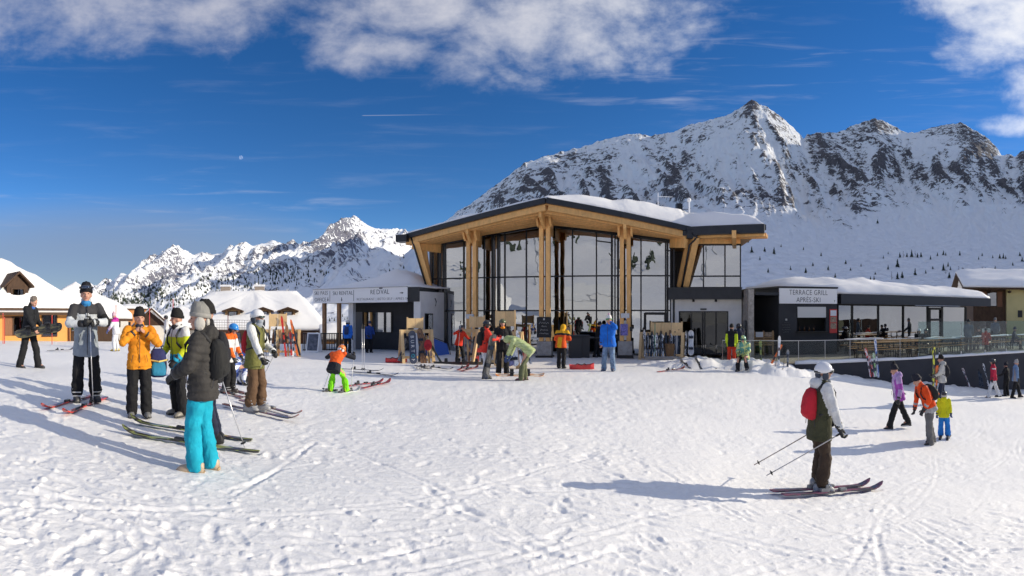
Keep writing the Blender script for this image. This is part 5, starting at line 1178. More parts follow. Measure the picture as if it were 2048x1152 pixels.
    # ---- hands
    for s in (-1, 1):
        dv = (wr[s]-el[s]).normalized(); mb = MB(); cu = pose.get('curl', .75)
        sdv = Vector(pose.get('tl' if s < 0 else 'tr', (-s*.8, .5, .3)))
        hand_mesh(mb, wr[s]+dv*.01*k, dv, None, sdv, k, cu, 1.18 if gloves else 1.0)
        if gloves: mb.capsule(wr[s]-dv*.055*k, wr[s]+dv*.02*k, .056*k, .046*k)
        gm = mat('glove_%d_%d_%d' % tuple(int(c*99) for c in gloves), gloves, .6, var=.15) if gloves else SKIN()
        if near:
            me = remesh(mb, .0085*k, 1); me.materials.append(gm); me.polygons.foreach_set('use_smooth', [True]*len(me.polygons)); link('glove' if gloves else 'hand', me, root)
        else: mb.build('glove' if gloves else 'hand', gm, root, smooth=True)
    # ---- head wear
    if hair:
        mb = MB(); mb.ellip(hh(0, -.022, .035), (.090*k, .098*k, .102*k), 12, 8, hb)
        for i in range(26 if near or True else 10):
            a = random.uniform(0, 2*PI); e_ = random.uniform(.1, 1.3); mb.ellip(hh(math.cos(a)*.075*math.cos(e_), -.03+math.sin(a)*.08*math.cos(e_), .04+.09*math.sin(e_)), (.026*k, .026*k, .022*k), 6, 4)
        mb.build('hair', mat('hair_%d' % int(hair[0]*99), hair, .7, var=.3, vscale=30), root, smooth=True)
    if hat:
        kind, col = hat[0], hat[1]; hm = fabric('hat_%d_%d_%d' % tuple(int(c*99) for c in col), col) if kind != 'helmet' else mat('helmet_%d_%d_%d' % tuple(int(c*99) for c in col), col, .28, spec=.5, coat=.3)
        if kind in ('beanie', 'pom', 'earflap'):
            prof = [(.0, .142), (.030, .140), (.058, .128), (.078, .105), (.090, .072), (.095, .040), (.099, .022), (.101, .000), (.097, -.006)]
            rings = []
            for r_, z in reversed(prof):
                rings.append([hh(r_*.94*math.cos(a)*(1+.015*math.cos(9*a)), -.012+max(r_, .004)*1.12*math.sin(a), z+.050-.020*math.sin(a)*(-1)*(r_ > .05)+.006*math.sin(5*a)*(r_ < .09)) for a in np.linspace(0, 2*PI, 19)[:-1]])
            mb = MB(); mb.loft(rings); h = mb.build('hat', hm, root, smooth=True)
            mb = MB(); mb.loft([[hh(r_*.95*math.cos(a), -.012+r_*1.12*math.sin(a), z+.034+.014*math.sin(a)) for a in np.linspace(0, 2*PI, 19)[:-1]] for r_, z in ((.098, -.012), (.106, -.006), (.107, .030), (.099, .036))])
            mb.build('hat_cuff', fabric('hatc_%d_%d_%d' % tuple(int(c*99) for c in (hat[2] if len(hat) > 2 else col)), hat[2] if len(hat) > 2 else col), h, smooth=True)
            if kind == 'pom': MB().ellip(hh(0, -.03, .215), (.042*k, .042*k, .040*k), 10, 8).build('pompom', fabric('pom_%d' % int((hat[3] if len(hat) > 3 else col)[0]*99), hat[3] if len(hat) > 3 else col), h, smooth=True)
            if kind == 'earflap':
                mb = MB()
                for s in (-1, 1): mb.ellip(hh(s*.088, -.005, -.045), (.02*k, .062*k, .075*k), 10, 8, hb)
                mb.ellip(hh(0, -.085, -.03), (.075*k, .03*k, .06*k), 10, 8, hb)
                mb.build('ear_flaps', fabric('hatc2_%d' % int(hat[3][0]*99) if len(hat) > 3 else 'hatc2', hat[3] if len(hat) > 3 else col), h, smooth=True)
        elif kind == 'helmet':
            mb = MB(); rings = []
            for j in range(9):
                e_ = -.28+(PI/2+.28)*j/8; ce = max(math.cos(e_), .02)
                rings.append([hh(.112*ce*math.cos(a), -.012+.130*ce*math.sin(a), .030+.118*math.sin(e_)+(.028*max(0, math.sin(a)) if j == 0 else 0)) for a in np.linspace(0, 2*PI, 21)[:-1]])
            mb.loft(rings); h = mb.build('helmet', hm, root, smooth=True)
            c2 = hat[2] if len(hat) > 2 else (.03, .03, .03)
            mb = MB()
            for s in (-1, 1): mb.ellip(hh(s*.092, -.015, -.045), (.022*k, .050*k, .060*k), 10, 8, hb)
            mb.ellip(hh(0, -.095, -.035), (.078*k, .03*k, .05*k), 10, 8, hb); mb.build('ear_pads', fabric('pads_%d' % int(c2[0]*99), c2), h, smooth=True)
            MB().loft([[hh(.112*math.cos(a)*1.0, -.012+r_*math.sin(a), z) for a in np.linspace(.35, PI-.35, 9)]+[hh(.100*math.cos(a), -.012+(r_-.03)*math.sin(a), z+.006) for a in np.linspace(PI-.35, .35, 9)] for r_, z in ((.152, .030), (.150, .040))]).build('visor', hm, h)
            for s in (-1, 0, 1): MB().ellip(hh(s*.055, .02, .132-.016*abs(s)), (.008*k, .028*k, .006*k), 6, 4, hb).build('vent', mat('vent_black', (.02, .02, .02), .7), h)
    if goggles:
        up_g = .092 if goggles[0] == 'up' else 0.0
        mb = MB(); mb.loft([[hh(r_*.92*math.cos(a), -.012+r_*1.14*math.sin(a), z+up_g) for a in np.linspace(0, 2*PI, 21)[:-1]] for r_, z in ((.108, .000), (.116, .002), (.116, .028), (.108, .030))]); g = mb.build('goggle_strap', mat('strap_dark', (.02, .02, .022), .7), root, smooth=True)
        mb = MB(); mb.ellip(hh(0, .088+(.012 if up_g else 0), .014+up_g), (.080*k, .040*k, .038*k), 14, 8, hb); gg = mb.build('goggles', mat('goggle_frame', (.03, .03, .032), .5), root, smooth=True)
        mb = MB(); mb.ellip(hh(0, .097+(.012 if up_g else 0), .014+up_g), (.070*k, .040*k, .031*k), 14, 8, hb); mb.build('lens', mat('lens_%d' % int(goggles[1][0]*99), goggles[1], .08, metal=.6, coat=1.0), gg, smooth=True)
    if scarf:
        mb = MB(); mb.capsule(at2(0, .01, .52), nk+hU*.025*k, .088*k, .075*k); mb.ellip(hh(0, .020, -.128), (.078*k, .080*k, (.050 if scarf[0] == 'gaiter' else .045)*k), 12, 8, hb)
        if scarf[0] == 'mask': mb.ellip(hh(0, .045, -.062), (.066*k, .072*k, .056*k), 12, 8, hb)
        me = remesh(mb, .014*k, 2); me.materials.append(fabric('scarf_%d_%d_%d' % tuple(int(c*99) for c in scarf[1]), scarf[1])); me.polygons.foreach_set('use_smooth', [True]*len(me.polygons)); link('neck_gaiter', me, root)
    if pack:
        cw = pack[1] if len(pack) > 1 else 1.0; pm = fabric('pack_%d_%d_%d' % tuple(int(c*99) for c in pack[0]), pack[0])
        mb = MB(); rings = []
        for z, w_, dz in ((.05, .10, .05), (.08, .135, .09), (.20, .145, .12), (.34, .135, .105), (.44, .105, .07), (.47, .06, .04)):
            rings.append([at2(math.copysign(abs(math.cos(a))**.6, math.cos(a))*w_*cw, -.135*B-dz*.5*cw+math.copysign(abs(math.sin(a))**.6, math.sin(a))*dz*.85*cw, z) for a in np.linspace(0, 2*PI, 17)[:-1]])
        mb.loft(rings); pk = mb.build('backpack', pm, root, smooth=True)
        mb = MB(); mb.loft([[at2(math.copysign(abs(math.cos(a))**.6, math.cos(a))*w_*cw, -.135*B-.105*cw+math.copysign(abs(math.sin(a))**.6, math.sin(a))*dz*cw, z) for a in np.linspace(0, 2*PI, 13)[:-1]] for z, w_, dz in ((.10, .09, .04), (.13, .11, .06), (.24, .10, .06), (.27, .06, .03))]); mb.build('pack_pocket', fabric('packp_%d_%d_%d' % tuple(int(c*99) for c in (pack[2] if len(pack) > 2 else pack[0])), pack[2] if len(pack) > 2 else pack[0]), pk, smooth=True)
        for s in (-1, 1):
            pts = [at2(s*.10, -.13, .44), at2(s*.12, -.06, .535), at2(s*.125, .05, .53), at2(s*.13, .135*B, .42), at2(s*.145, .14*B, .30), at2(s*.165, .05, .18), at2(s*.15, -.10, .12)]
            MB().tube(pts, .019*k, 6).build('pack_strap', mat('strap_dark', (.02, .02, .022), .7), pk, smooth=True)
    M = root.matrix_world if False else Matrix.Translation(root.location) @ Matrix.Rotation(-az, 4, 'Z')
    return dict(root=root, M=M, k=k, d=d, wr={s: M @ (wr[s]+(wr[s]-el[s]).normalized()*.07*k) for s in (-1, 1)}, ft={s: M @ Vector((an[s].x, an[s].y, ft[s].z)) for s in (-1, 1)}, az=az, fwd=(M.to_3x3() @ Vector((0, 1, 0))), rt=(M.to_3x3() @ Vector((1, 0, 0))), hand={s: (M.to_3x3() @ (wr[s]-el[s])).normalized() for s in (-1, 1)}, H=Ht)
# ================================================================== skis, boards, poles, racks, clutter
ORD = ['leftmost', 'second from left', 'third from left', 'fourth from left', 'fifth from left', 'sixth from left', 'seventh from left', 'eighth from left', 'ninth from left', 'tenth from left', 'eleventh from left', 'twelfth from left', 'thirteenth from left', 'fourteenth from left']
def orient(o, origin, y, z):
    y = Vector(y).normalized(); z = Vector(z); z = (z-y*z.dot(y)).normalized(); x = y.cross(z)
    o.matrix_world = Matrix(((x.x, y.x, z.x, origin[0]), (x.y, y.y, z.y, origin[1]), (x.z, y.z, z.z, origin[2]), (0, 0, 0, 1)))
    return o
def gmat(col, name='ski_top'):
    return mat('%s_%d_%d_%d' % (name, *(int(c*99) for c in col)), col, .32, var=.25, vscale=6, coat=.4)
def stripes(c1, c2, sc=4.0, name='stripes'):
    nm = '%s_%s' % (name, '_'.join('%d' % int(c*99) for c in (*c1, *c2)))
    if nm in MATS: return MATS[nm]
    m = bpy.data.materials.new(nm); m.use_nodes = True; N = NT(m.node_tree); b = m.node_tree.nodes['Principled BSDF']; tc = N.n('ShaderNodeTexCoord')
    mp = N.n('ShaderNodeMapping'); N.l(tc.outputs['Object'], mp.inputs[0]); mp.inputs['Scale'].default_value = (6, 1.3, 6)
    n = N.n('ShaderNodeTexNoise', i_Scale=sc, i_Detail=2.0, i_Distortion=.8); N.l(mp.outputs[0], n.inputs['Vector'])
    N.l(N.mixc(N.ss(n.outputs[0], .47, .53), c1, c2), b.inputs['Base Color']); b.inputs['Roughness'].default_value = .32; b.inputs['Coat Weight'].default_value = .3
    MATS[nm] = m; return m
_mc = {}
def ski_mesh(L, wide=1.0):
    key = ('s', round(L, 2), wide)
    if key not in _mc:
        st = [(-.47, .036, .004), (-.44, .046, 0), (-.30, .043, 0), (-.05, .034, .006), (.15, .037, .006), (.33, .050, .0), (.42, .056, .006), (.47, .050, .030), (.51, .036, .065), (.53, .012, .090)]
        mb = MB(); mb.loft([[(-w*wide, y*L, z), (w*wide, y*L, z), (w*wide*.96, y*L, z+.016), (-w*wide*.96, y*L, z+.016)] for y, w, z in st]); _mc[key] = mb
    return _mc[key]
def board_mesh(L, W):
    key = ('b', L, W)
    if key not in _mc:
        st = [(-.50, .25, .05), (-.485, .55, .04), (-.45, .82, .018), (-.38, 1, .0), (-.2, .93, 0), (0, .86, .003), (.2, .93, 0), (.38, 1, .0), (.45, .82, .018), (.485, .55, .04), (.50, .25, .05)]
        mb = MB(); mb.loft([[(-w*W/2, y*L, z), (w*W/2, y*L, z), (w*W/2*.97, y*L, z+.012), (-w*W/2*.97, y*L, z+.012)] for y, w, z in st]); _mc[key] = mb
    return _mc[key]
def ski(label, origin, y, z, L=1.65, m=None, group=None, bind=(.05, .05, .055), wide=1.0, boots=False):
    """origin is the point under the boot"""
    o = link('ski', ski_mesh(L, wide).mesh('ski', m)); tag(o, label, 'ski', group); orient(o, origin, y, z)
    bm = gmat(bind, 'binding')
    MB().box((0, .16, .036), (.062, .12, .04)).build('toe_binding', bm, o, bevel=.008); h = MB(); h.box((0, -.17, .040), (.062, .14, .05)); h.box((0, -.13, .085), (.045, .06, .05)); h.build('heel_binding', bm, o, bevel=.008)
    return o
def snowboard(label, origin, y, z, L=1.55, W=.29, m=None, group=None, bind=(.02, .02, .022)):
    o = link('snowboard', board_mesh(L, W).mesh('snowboard', m)); tag(o, label, 'snowboard', group); orient(o, origin, y, z)
    for s in (-.25, .25):
        mb = MB(); mb.box((0, s, .03), (.20, .11, .03)); mb.box((-.085, s, .10), (.03, .12, .16)); mb.box((.02, s, .10), (.02, .16, .03)); mb.build('binding', gmat(bind, 'binding'), o, bevel=.01)
    return o
def pole(label, top, tip, col=(.6, .6, .62), group=None, r=.0085):
    top = Vector(top); tip = Vector(tip); d = (tip-top); L = d.length; d.normalize()
    o = link('ski_pole', MB().tube([(0, 0, 0), (0, 0, -L)], [r, r*.75], 7).mesh('ski_pole', mat('pole_%d_%d' % (int(col[0]*99), int(col[1]*99)), col, .3, metal=.6), True)); tag(o, label, 'ski pole', group)
    orient(o, top, Vector((0, 0, 1)).cross(d).normalized() if abs(d.z) < .99 else Vector((0, 1, 0)), -d)
    MB().tube([(0, 0, .05), (0, 0, .03), (0, 0, -.07), (0, 0, -.09)], [.014, .017, .014, .010], 8).build('grip', mat('grip_black', (.015, .015, .016), .6), o, smooth=True)
    MB().lathe([(.010, -.012), (.034, -.004), (.036, .004), (.008, .014)], 10, (0, 0, -L+.07)).build('basket', mat('grip_black', (.015, .015, .016), .6), o)
    return o
def heap(x, y):
    h = 0.0
    for mx, my, mr, mh in MOUNDS: h = max(h, mh*.9*math.sqrt(max(0.0, 1-(math.hypot(x-mx, y-my)/mr)**2)))
    return h
def ski_px(label, tail, tip, m, L=None, group=None, bind=(.05, .05, .055), lift=.008, **kw):
    a, _ = foot(*tail); b, _ = foot(*tip); a.z += heap(a.x, a.y); b.z += heap(b.x, b.y); d = b-a; L = L or min(1.85, max(1.2, d.length))
    c = a+d*.47; return ski(label, c+Vector((0, 0, lift+.015)), d, (0, 0, 1), L, m, group, bind, **kw)
def lean_item(fn, label, px, ybase, ytop, d, m, back=.25, side=0.0, group=None, **kw):
    """stands on its tail and leans back"""
    a = P(px, ybase, d); g = G(a.x, a.y); a.z = max(a.z, g-.02); b = P(px+side, ytop, d+back); dr = b-a; L = dr.length
    vw = Vector((a.x, a.y, 0)).normalized()
    off = .47 if fn is ski else .5
    return fn(label, a+dr*off, dr, -vw, L, m=m, group=group, **kw)
def frame_rack(name, label, px0, px1, d0, d1, zt, pan=None, legs=2, splay=.38, lean=.0):
    """timber A-frames with a rail and sign boards over it"""
    a = onground(px0, d0); b = onground(px1, d1); e = (b-a); e.z = 0; e.normalize(); n = Vector((e.y, -e.x, 0)); n = n if n.y < 0 else -n
    t = thing(name, label, 'ski rack'); w = M_RACK(); zr = (a.z+b.z)/2+zt
    for i in range(legs):
        q = a+(b-a)*(i/(legs-1))
        for s in (-1, 1): MB().beam(q+n*s*splay-Vector((0, 0, .03)), Vector((q.x, q.y, zr))+n*s*.05, .09, .12, up=e).build('leg', w, t)
    MB().beam(Vector((a.x, a.y, zr-.06))-e*.08, Vector((b.x, b.y, zr-.06))+e*.08, .10, .14).build('rail', w, t)
    MB().beam(Vector((a.x, a.y, a.z+.22))+n*splay*.75, Vector((b.x, b.y, b.z+.22))+n*splay*.75, .05, .10).build('foot_rail', w, t)
    if pan:
        f0, f1, z0, z1, cnt = pan
        for i in range(cnt):
            p = a+(b-a)*(f0+(f1-f0)*i/cnt); q = a+(b-a)*(f0+(f1-f0)*(i+1)/cnt)
            MB().beam(Vector((p.x, p.y, a.z+(z0+z1)/2))+e*.006, Vector((q.x, q.y, a.z+(z0+z1)/2))-e*.006, .035, z1-z0).build('board', w, t)
        for f in (f0+.02, f1-.02):
            p = a+(b-a)*f; MB().box((p.x-n.x*.04, p.y-n.y*.04, a.z+(zt+z1)/2-.1), (.06, .06, z1-zt+.3)).build('board_post', w, t)
    return t
RED = (.55, .035, .02); ORA = (.75, .16, .03); BLK = (.02, .02, .023); WHT = (.75, .75, .75); GRN = (.25, .55, .10); BLU = (.05, .15, .45); GRY = (.22, .23, .25); BRN = (.28, .14, .06); YEL = (.7, .6, .08)
def build_gear():
    # --- rack by the left, with red skis
    frame_rack('ski_rack', 'pale timber ski rack with plank sign board beside the white snow-roofed house', 512, 598, 22.4, 22.4, 1.18, (.30, .72, 1.30, 1.86, 2), 3, .36)
    cols = [('dark grey', GRY), ('black', BLK), ('white', WHT), ('black', BLK), ('grey', GRY), ('brown', BRN), ('red', RED), ('brown', BRN), ('white and red', RED), ('white', WHT), ('red', ORA), ('black', BLK)]
    xs = [516, 521, 537, 543, 549, 554, 569, 574, 580, 583, 592, 597]; tops = [636, 640, 658, 655, 660, 662, 633, 650, 664, 668, 640, 650]; sd_ = [-3, 4, 3, 6, -2, 3, -8, -3, -2, 3, -12, -14]
    for i, x in enumerate(xs):
        cn, c = cols[i]; lean_item(ski, '%s ski, %s on the rack with the red skis' % (cn, ORD[i]), x+3, 713-(i % 3), tops[i], 21.9, gmat(c), .45, sd_[i]*1.1, 'skis on the left rack', bind=BLK)
    # --- A-frame rack with the lettered snowboard
    frame_rack('ski_rack', 'A-frame ski rack with the dark lettered snowboard leaning on it', 803, 862, 20.0, 20.3, 1.30, (.18, .74, 1.36, 1.76, 2), 2, .40)
    sb = lean_item(snowboard, 'slate blue snowboard with white lettering on the A-frame rack', 827, 728, 662, 19.4, mat('board_slate', (.055, .065, .10), .4, var=.1), .35, -3, W=.30)
    # lettering runs down the base of the board that faces us
    wl = mat('board_white', (.72, .72, .72), .5); cl = mat('board_cyan', (.02, .35, .45), .5)
    for i, ch in enumerate('BURTON'):
        me = text_mesh(ch, .19, .002, 'CENTER'); me.materials.clear(); me.materials.append(cl if ch == 'O' else wl)
        me.transform(Matrix.Translation((0, .50-i*.19-.08, .0165)) @ Matrix.Rotation(-PI/2*0, 4, 'Z') @ Matrix.Rotation(-PI/2, 4, 'Z') @ Matrix.Translation((0, -.065, 0))); link('lettering', me, sb)
    for ch in [c for c in sb.children if c.name.startswith('binding')]: bpy.data.objects.remove(ch)
    items = [(snowboard, 'brown wood-topped snowboard beside the slate lettered board', 846, 728, 657, BRN, -7, .24), (ski, 'brown ski at the right of the A-frame rack', 852, 729, 668, BRN, -6, 1), (ski, 'tan ski at the right end of the A-frame rack', 859, 729, 672, (.45, .28, .12), -6, 1), (ski, 'black ski inside the A-frame rack', 838, 724, 668, BLK, 2, 1), (ski, 'olive ski against the right leg of the A-frame rack', 884, 729, 690, (.10, .11, .04), -22, 1), (ski, 'grey ski leaning inside the left A-frame leg', 797, 722, 678, GRY, 14, 1), (ski, 'dark ski behind the left A-frame leg', 801, 724, 682, BLK, 14, 1)]
    for fn, lb, x, y0, y1, c, s, w in items:
        kw = {'W': w} if fn is snowboard else {}
        lean_item(fn, lb, x, y0, y1, 19.6, stripes(c, tuple(q*.5 for q in c)) if c != BLK else gmat(c), .4, s, 'gear on the A-frame rack', **kw)
    bp = thing('backpack', 'red backpack hanging on the A-frame rack', 'backpack', P(856, 690, 19.5))
    MB().ellip((0, 0, 0), (.16, .10, .22)).build('bag', fabric('pack_red', (.45, .03, .04)), bp, smooth=True); MB().ellip((0, -.09, -.06), (.11, .05, .11)).build('pocket', fabric('pack_red2', (.35, .02, .03)), bp, smooth=True)
    # --- rack by the man in red
    frame_rack('ski_rack', 'timber rack at which the man in the red jacket stands', 926, 958, 21.2, 20.6, 1.32, (.4, 1.3, 1.40, 1.85, 2), 2, .38)
    for i, (x, c, cn) in enumerate(((929, GRY, 'grey'), (934, BRN, 'brown'), (940, BLK, 'black'), (946, RED, 'red'), (951, RED, 'red'))):
        lean_item(ski, '%s ski, %s on the rack by the man in red' % (cn, ORD[i]), x+4, 724, 672+i, 20.4, gmat(c), .4, (-2, 3, 5, 8, 6)[i], 'skis by the man in red')
    # --- rack behind the snowboarders
    frame_rack('ski_rack', 'timber rack with plank board behind the two snowboarders', 985, 1042, 18.6, 18.2, 1.30, (.1, .8, 1.50, 2.05, 2), 3, .36)
    for i, (fn, x, y0, y1, c, cn, s) in enumerate(((snowboard, 1022, 733, 680, (.10, .10, .22), 'navy and white', -8), (snowboard, 1031, 733, 676, (.6, .6, .62), 'white', -4), (ski, 1042, 727, 662, WHT, 'white', -8), (ski, 1046, 727, 668, GRY, 'grey', -10), (ski, 1051, 730, 690, RED, 'red', -8), (ski, 1062, 728, 690, GRY, 'silver', -14), (ski, 992, 728, 675, BLK, 'black', 4))):
        lean_item(fn, '%s %s leaning on the rack behind the snowboarders' % (cn, 'ski' if fn is ski else 'snowboard'), x, y0, y1, 17.7, stripes(c, tuple(min(1, q*2+.1) for q in c), 5), .4, s, 'gear behind the snowboarders', **({'W': .27} if fn is snowboard else {}))
    # --- rack right of the glass front
    t = frame_rack('ski_rack', 'crowded timber ski rack with a wide plank board beside the sliding doors', 1283, 1366, 22.6, 22.2, 1.20, (.22, .99, 1.05, 1.62, 3), 2, .30)
    for i, x in enumerate(range(1290, 1360, 6)):
        c = (BLK, GRY, BLK, (.05, .06, .07), WHT, BLK, GRY, BLK, BRN, BLK, GRY, BLK)[i % 12]; cn = {BLK: 'black', GRY: 'grey', WHT: 'white', BRN: 'brown'}.get(c, 'charcoal')
        lean_item(ski, '%s ski, %s on the rack beside the sliding doors' % (cn, ORD[i]), x, 713, 660+(i*7) % 11, 22.0, stripes(c, WHT if i % 3 == 0 else BLK, 6), .3, (i % 3)*2-2, 'skis beside the sliding doors')
    pole('orange topped green pole standing at the crowded rack', P(1310, 648, 21.8), P(1310, 713, 21.8), (.05, .35, .22), r=.016); pole('thin silver pole at the left end of the crowded rack', P(1291, 660, 21.7), P(1291, 712, 21.7))
    bk = thing('basket', 'brown wicker basket standing against the crowded rack', 'basket', P(1340, 712, 21.4)); MB().lathe([(.16, 0), (.20, .3), (.22, .52), (.19, .52), (.15, .05)], 14).build('basket_body', wood('wicker', (.20, .11, .05), .5, 12), bk)
    lean_item(ski, 'narrow white ski left of the white snowboard by the doors', 1371, 711, 662, 22.0, stripes(WHT, BLK, 3), .25, 2)
    lean_item(snowboard, 'white snowboard standing by the sliding doors', 1382, 711, 661, 22.0, stripes(WHT, (.55, .55, .56), 2), .25, 0, W=.26)
    # --- red bob sledges
    for i, (px, py, lab) in enumerate(((792, 725, 'red plastic bob sledge beside the A-frame rack'), (1163, 739, 'red bob sledge with straps between the yellow and the blue jacket'))):
        p, d = foot(px, py); s = thing('bob_sledge', lab, 'sledge', p, -(px-CX)/F+(.1 if i else 0)); mb = MB(); mb.loft([[(x, y*w, z+.02) for y, z in ((-1, .12*h+.02), (-.8, .0), (.8, .0), (1, .12*h+.02), (.7, .07), (-.7, .07))] for x, w, h in ((-.42, .14, 1.2), (-.34, .20, 1), (0, .22, 1), (.30, .17, 1.1), (.44, .07, 1.6))]); mb.build('hull', mat('sledge_red', (.55, .02, .025), .35, coat=.3), s)
        MB().tube([(-.3, -.1, .1), (-.15, .05, .2), (.0, -.05, .16), (.12, .08, .2), (.2, -.06, .12)], .018, 6).build('strap', mat('strap_dark', (.02, .02, .022), .7), s)
    # --- lying gear on the snow
    lie = [('red ski lying left in front of the boy in green trousers', (703, 774), (745, 769), RED), ('red ski lying right in front of the boy in green trousers', (734, 778), (771, 769), RED), ('black ski lying behind the red pair', (690, 741), (748, 744), BLK), ('black ski lying next to the boy\'s black ski', (720, 748), (780, 753), BLK), ('dark ski with bindings lying before the A-frame rack', (845, 735), (905, 742), BLK), ('black and white ski crossed before the A-frame rack', (828, 733), (866, 743), GRY), ('white ski crossed before the A-frame rack', (862, 732), (828, 744), WHT), ('red and black ski lying below the man in red', (912, 744), (940, 733), RED), ('second red and black ski lying below the man in red', (922, 745), (955, 737), RED),
           ('dark red ski at the left of the heap before the crowded rack', (1322, 745), (1362, 740), RED), ('black ski running up the heap before the crowded rack', (1382, 747), (1340, 722), BLK), ('black ski beside the heap of dark red skis', (1392, 749), (1352, 728), BLK), ('short black ski lying right of the heap', (1406, 747), (1388, 731), BLK), ('long black ski lying on the snow heap', (1447, 747), (1400, 724), BLK), ('black and silver ski lying against the long black ski', (1440, 745), (1412, 722), GRY), ('grey ski lying alone by the left house', (105, 703), (135, 702), BLK)]
    for i, (lb, a, b, c) in enumerate(lie): ski_px(lb, a, b, stripes(c, BLK if c != BLK else (.2, .2, .2), 5), 1.6, bind=BLK, lift=.02+.004*(i % 3))
    for i, (lb, a, c) in enumerate((('black snowboard lying left below the man in red', (905, 728), BLK), ('black snowboard lying middle below the man in red', (940, 729), BLK), ('black snowboard lying right beside the red snowboarder', (978, 728), (.03, .03, .035)))):
        p, d = foot(*a); snowboard(lb, p+Vector((0, 0, .03)), (Vector((p.y, -p.x, 0))), (0, -.3, 1), 1.5, .28, gmat(c))
    p, d = foot(1040, 753); snowboard('orange and white snowboard lying at the feet of the bending person', p+Vector((0, 0, .03)), Vector((p.y, -p.x, 0))+Vector((0, .15, 0)), (0, -.25, 1), 1.5, .29, stripes((.8, .75, .65), (.75, .28, .08), 2.5))
    # --- skis planted in the snow heaps and leaning at the terrace wall
    for lb, x, y0, y1, d, c, s in (('green ski planted in the snow heap beside the seated person', 1522, 726, 682, 19.6, (.25, .30, .08), -1), ('white ski planted upright right of the kiosk heap', 1557, 738, 672, 19.0, WHT, 2), ('orange ski leaning on the heap by the kiosk', 1543, 727, 690, 19.2, ORA, 20), ('grey ski planted behind the orange ski', 1575, 738, 700, 19.1, GRY, 1),
                                   ('white and red ski leaning left on the terrace wall', 1742, 754, 696, 20.9, stripes(WHT, RED, 5), -11), ('dark red ski leaning on the terrace wall', 1749, 754, 712, 20.9, stripes(RED, WHT, 5), -11), ('blue and white ski leaning on the terrace wall', 1757, 755, 676, 20.9, stripes(WHT, BLU, 5), -7), ('green topped ski leaning on the terrace wall', 1752, 753, 706, 20.9, stripes(GRN, WHT, 5), -5),
                                   ('dark red ski leaning alone low on the terrace wall', 1939, 773, 736, 23.4, stripes((.15, .03, .03), WHT, 6), -14), ('black ski leaning near the woman in red', 1961, 773, 739, 23.8, BLK, -4), ('white tipped ski leaning near the woman in red', 1977, 772, 727, 24.0, stripes(BLK, WHT, 5), -11), ('black ski leaning behind the black ski near the woman in red', 1966, 773, 745, 23.8, BLK, -5)):
        lean_item(ski, lb, x, y0, y1, d, c if not isinstance(c, tuple) else gmat(c), .22, s)
    for x in (1549, 1565): pole('black ski pole stuck in the heap by the kiosk, %s one' % ('left' if x < 1555 else 'right'), P(x+6, 705, 18.9), P(x, 741, 18.7), BLK)
    for x, lb in ((645+79, 'left'), (645+83, 'right')): pole('tall silver pole standing behind the lying black skis, %s one' % lb, P(x, 652, 15.2), P(x+.5, 742, 15.0), (.7, .7, .72), r=.011)
    # --- racing poles and net by the left houses
    for i, (x, y0, y1) in enumerate(((6, 690, 628), (9, 690, 636), (104, 688, 632), (232, 690, 612), (299, 690, 618), (346, 692, 600), (456, 700, 632))):
        d = 26.5; o = thing('marker_pole', ('red marker pole, %s along the fence' % ORD[i]), 'pole', P(x, y0, d)); h = (y0-y1)/F*d
        MB().tube([(0, 0, -.3), (0, 0, h)], .022, 6).build('shaft', mat('pole_red', (.55, .05, .04), .5), o); MB().tube([(0, 0, h), (0, 0, h+.04)], .03, 6).build('cap', mat('pole_cap', (.6, .1, .08), .5), o)
    net = thing('safety_net', 'thin safety net strung before the round-roofed house', 'net'); mn = mat('net_cord', (.16, .08, .08), .8)
    for k in range(8): MB().tube([P(424, 640+k*5, 26.2), P(470, 640+k*5, 26.4), P(520, 641+k*5, 26.6)], .008, 4).build('cord', mn, net)
    for k in range(20): MB().tube([P(424+k*5, 640, 26.3), P(424+k*5, 676, 26.3)], .006, 4).build('cord', mn, net)
    # --- slatted fence and A-board beside the ski office
    fe = thing('slat_fence', 'black metal slat fence between the ski office posts', 'fence'); a = Vector(XY(606, 26.6)); b = Vector(XY(692, 27.0))
    for k in range(27):
        p = a+(b-a)*(k/26); MB().box((p.x, p.y, .18), (.035, .05, 1.0)).build('slat', M_BLACK(), fe)
    for z in (-.2, .66): MB().beam(v3(a, z), v3(b, z), .04, .05).build('rail', M_BLACK(), fe)
    ab = thing('a_board', 'white A-frame notice board standing by the slat fence', 'sign', *(lambda p: (p, -(628-CX)/F-.35))(onground(628, 25.6)))
    for s, nm in ((-1, 'front_panel'), (1, 'rear_panel')):
        pn = MB().beam((0, s*.30, 0), (0, s*.03, .98), .68, .035, up=(0, -s, 0)).build(nm, mat('sign_white', (.70, .70, .70), .5), ab)
        if s < 0: MB().beam((0, -.315, .10), (0, -.066, .92), .54, .012, up=(0, 1, 0)).build('poster', mat('aboard_poster', (.10, .11, .14), .5, var=.6, vscale=5), pn)
    # --- bins, tables by the glass, pallets, blue ramp
    for i, (px, d, lab) in enumerate(((1150, 22.4, 'black wheeled bin left of the glass front door'), (1166, 22.6, 'black bin with lid beside the other bin'))):
        b_ = thing('waste_bin', lab, 'bin', onground(px, d)); MB().box((0, 0, .48), (.52, .5, .96), taper=1.06).build('bin_body', mat('bin_black', (.02, .02, .022), .5), b_, bevel=.02); MB().box((0, 0, 1.0), (.6, .58, .07)).build('lid', mat('bin_black', (.02, .02, .022), .5), b_, bevel=.02)
    tb = thing('bar_table', 'dark standing table at the glass beside the man in black', 'table', onground(1185, 22.9)); MB().box((.2, 0, .9), (1.9, .5, .05)).build('table_top', M_BLACK(), tb)
    for x in (-.6, 1.0): MB().box((x, 0, .45), (.06, .06, .9)).build('leg', M_BLACK(), tb)
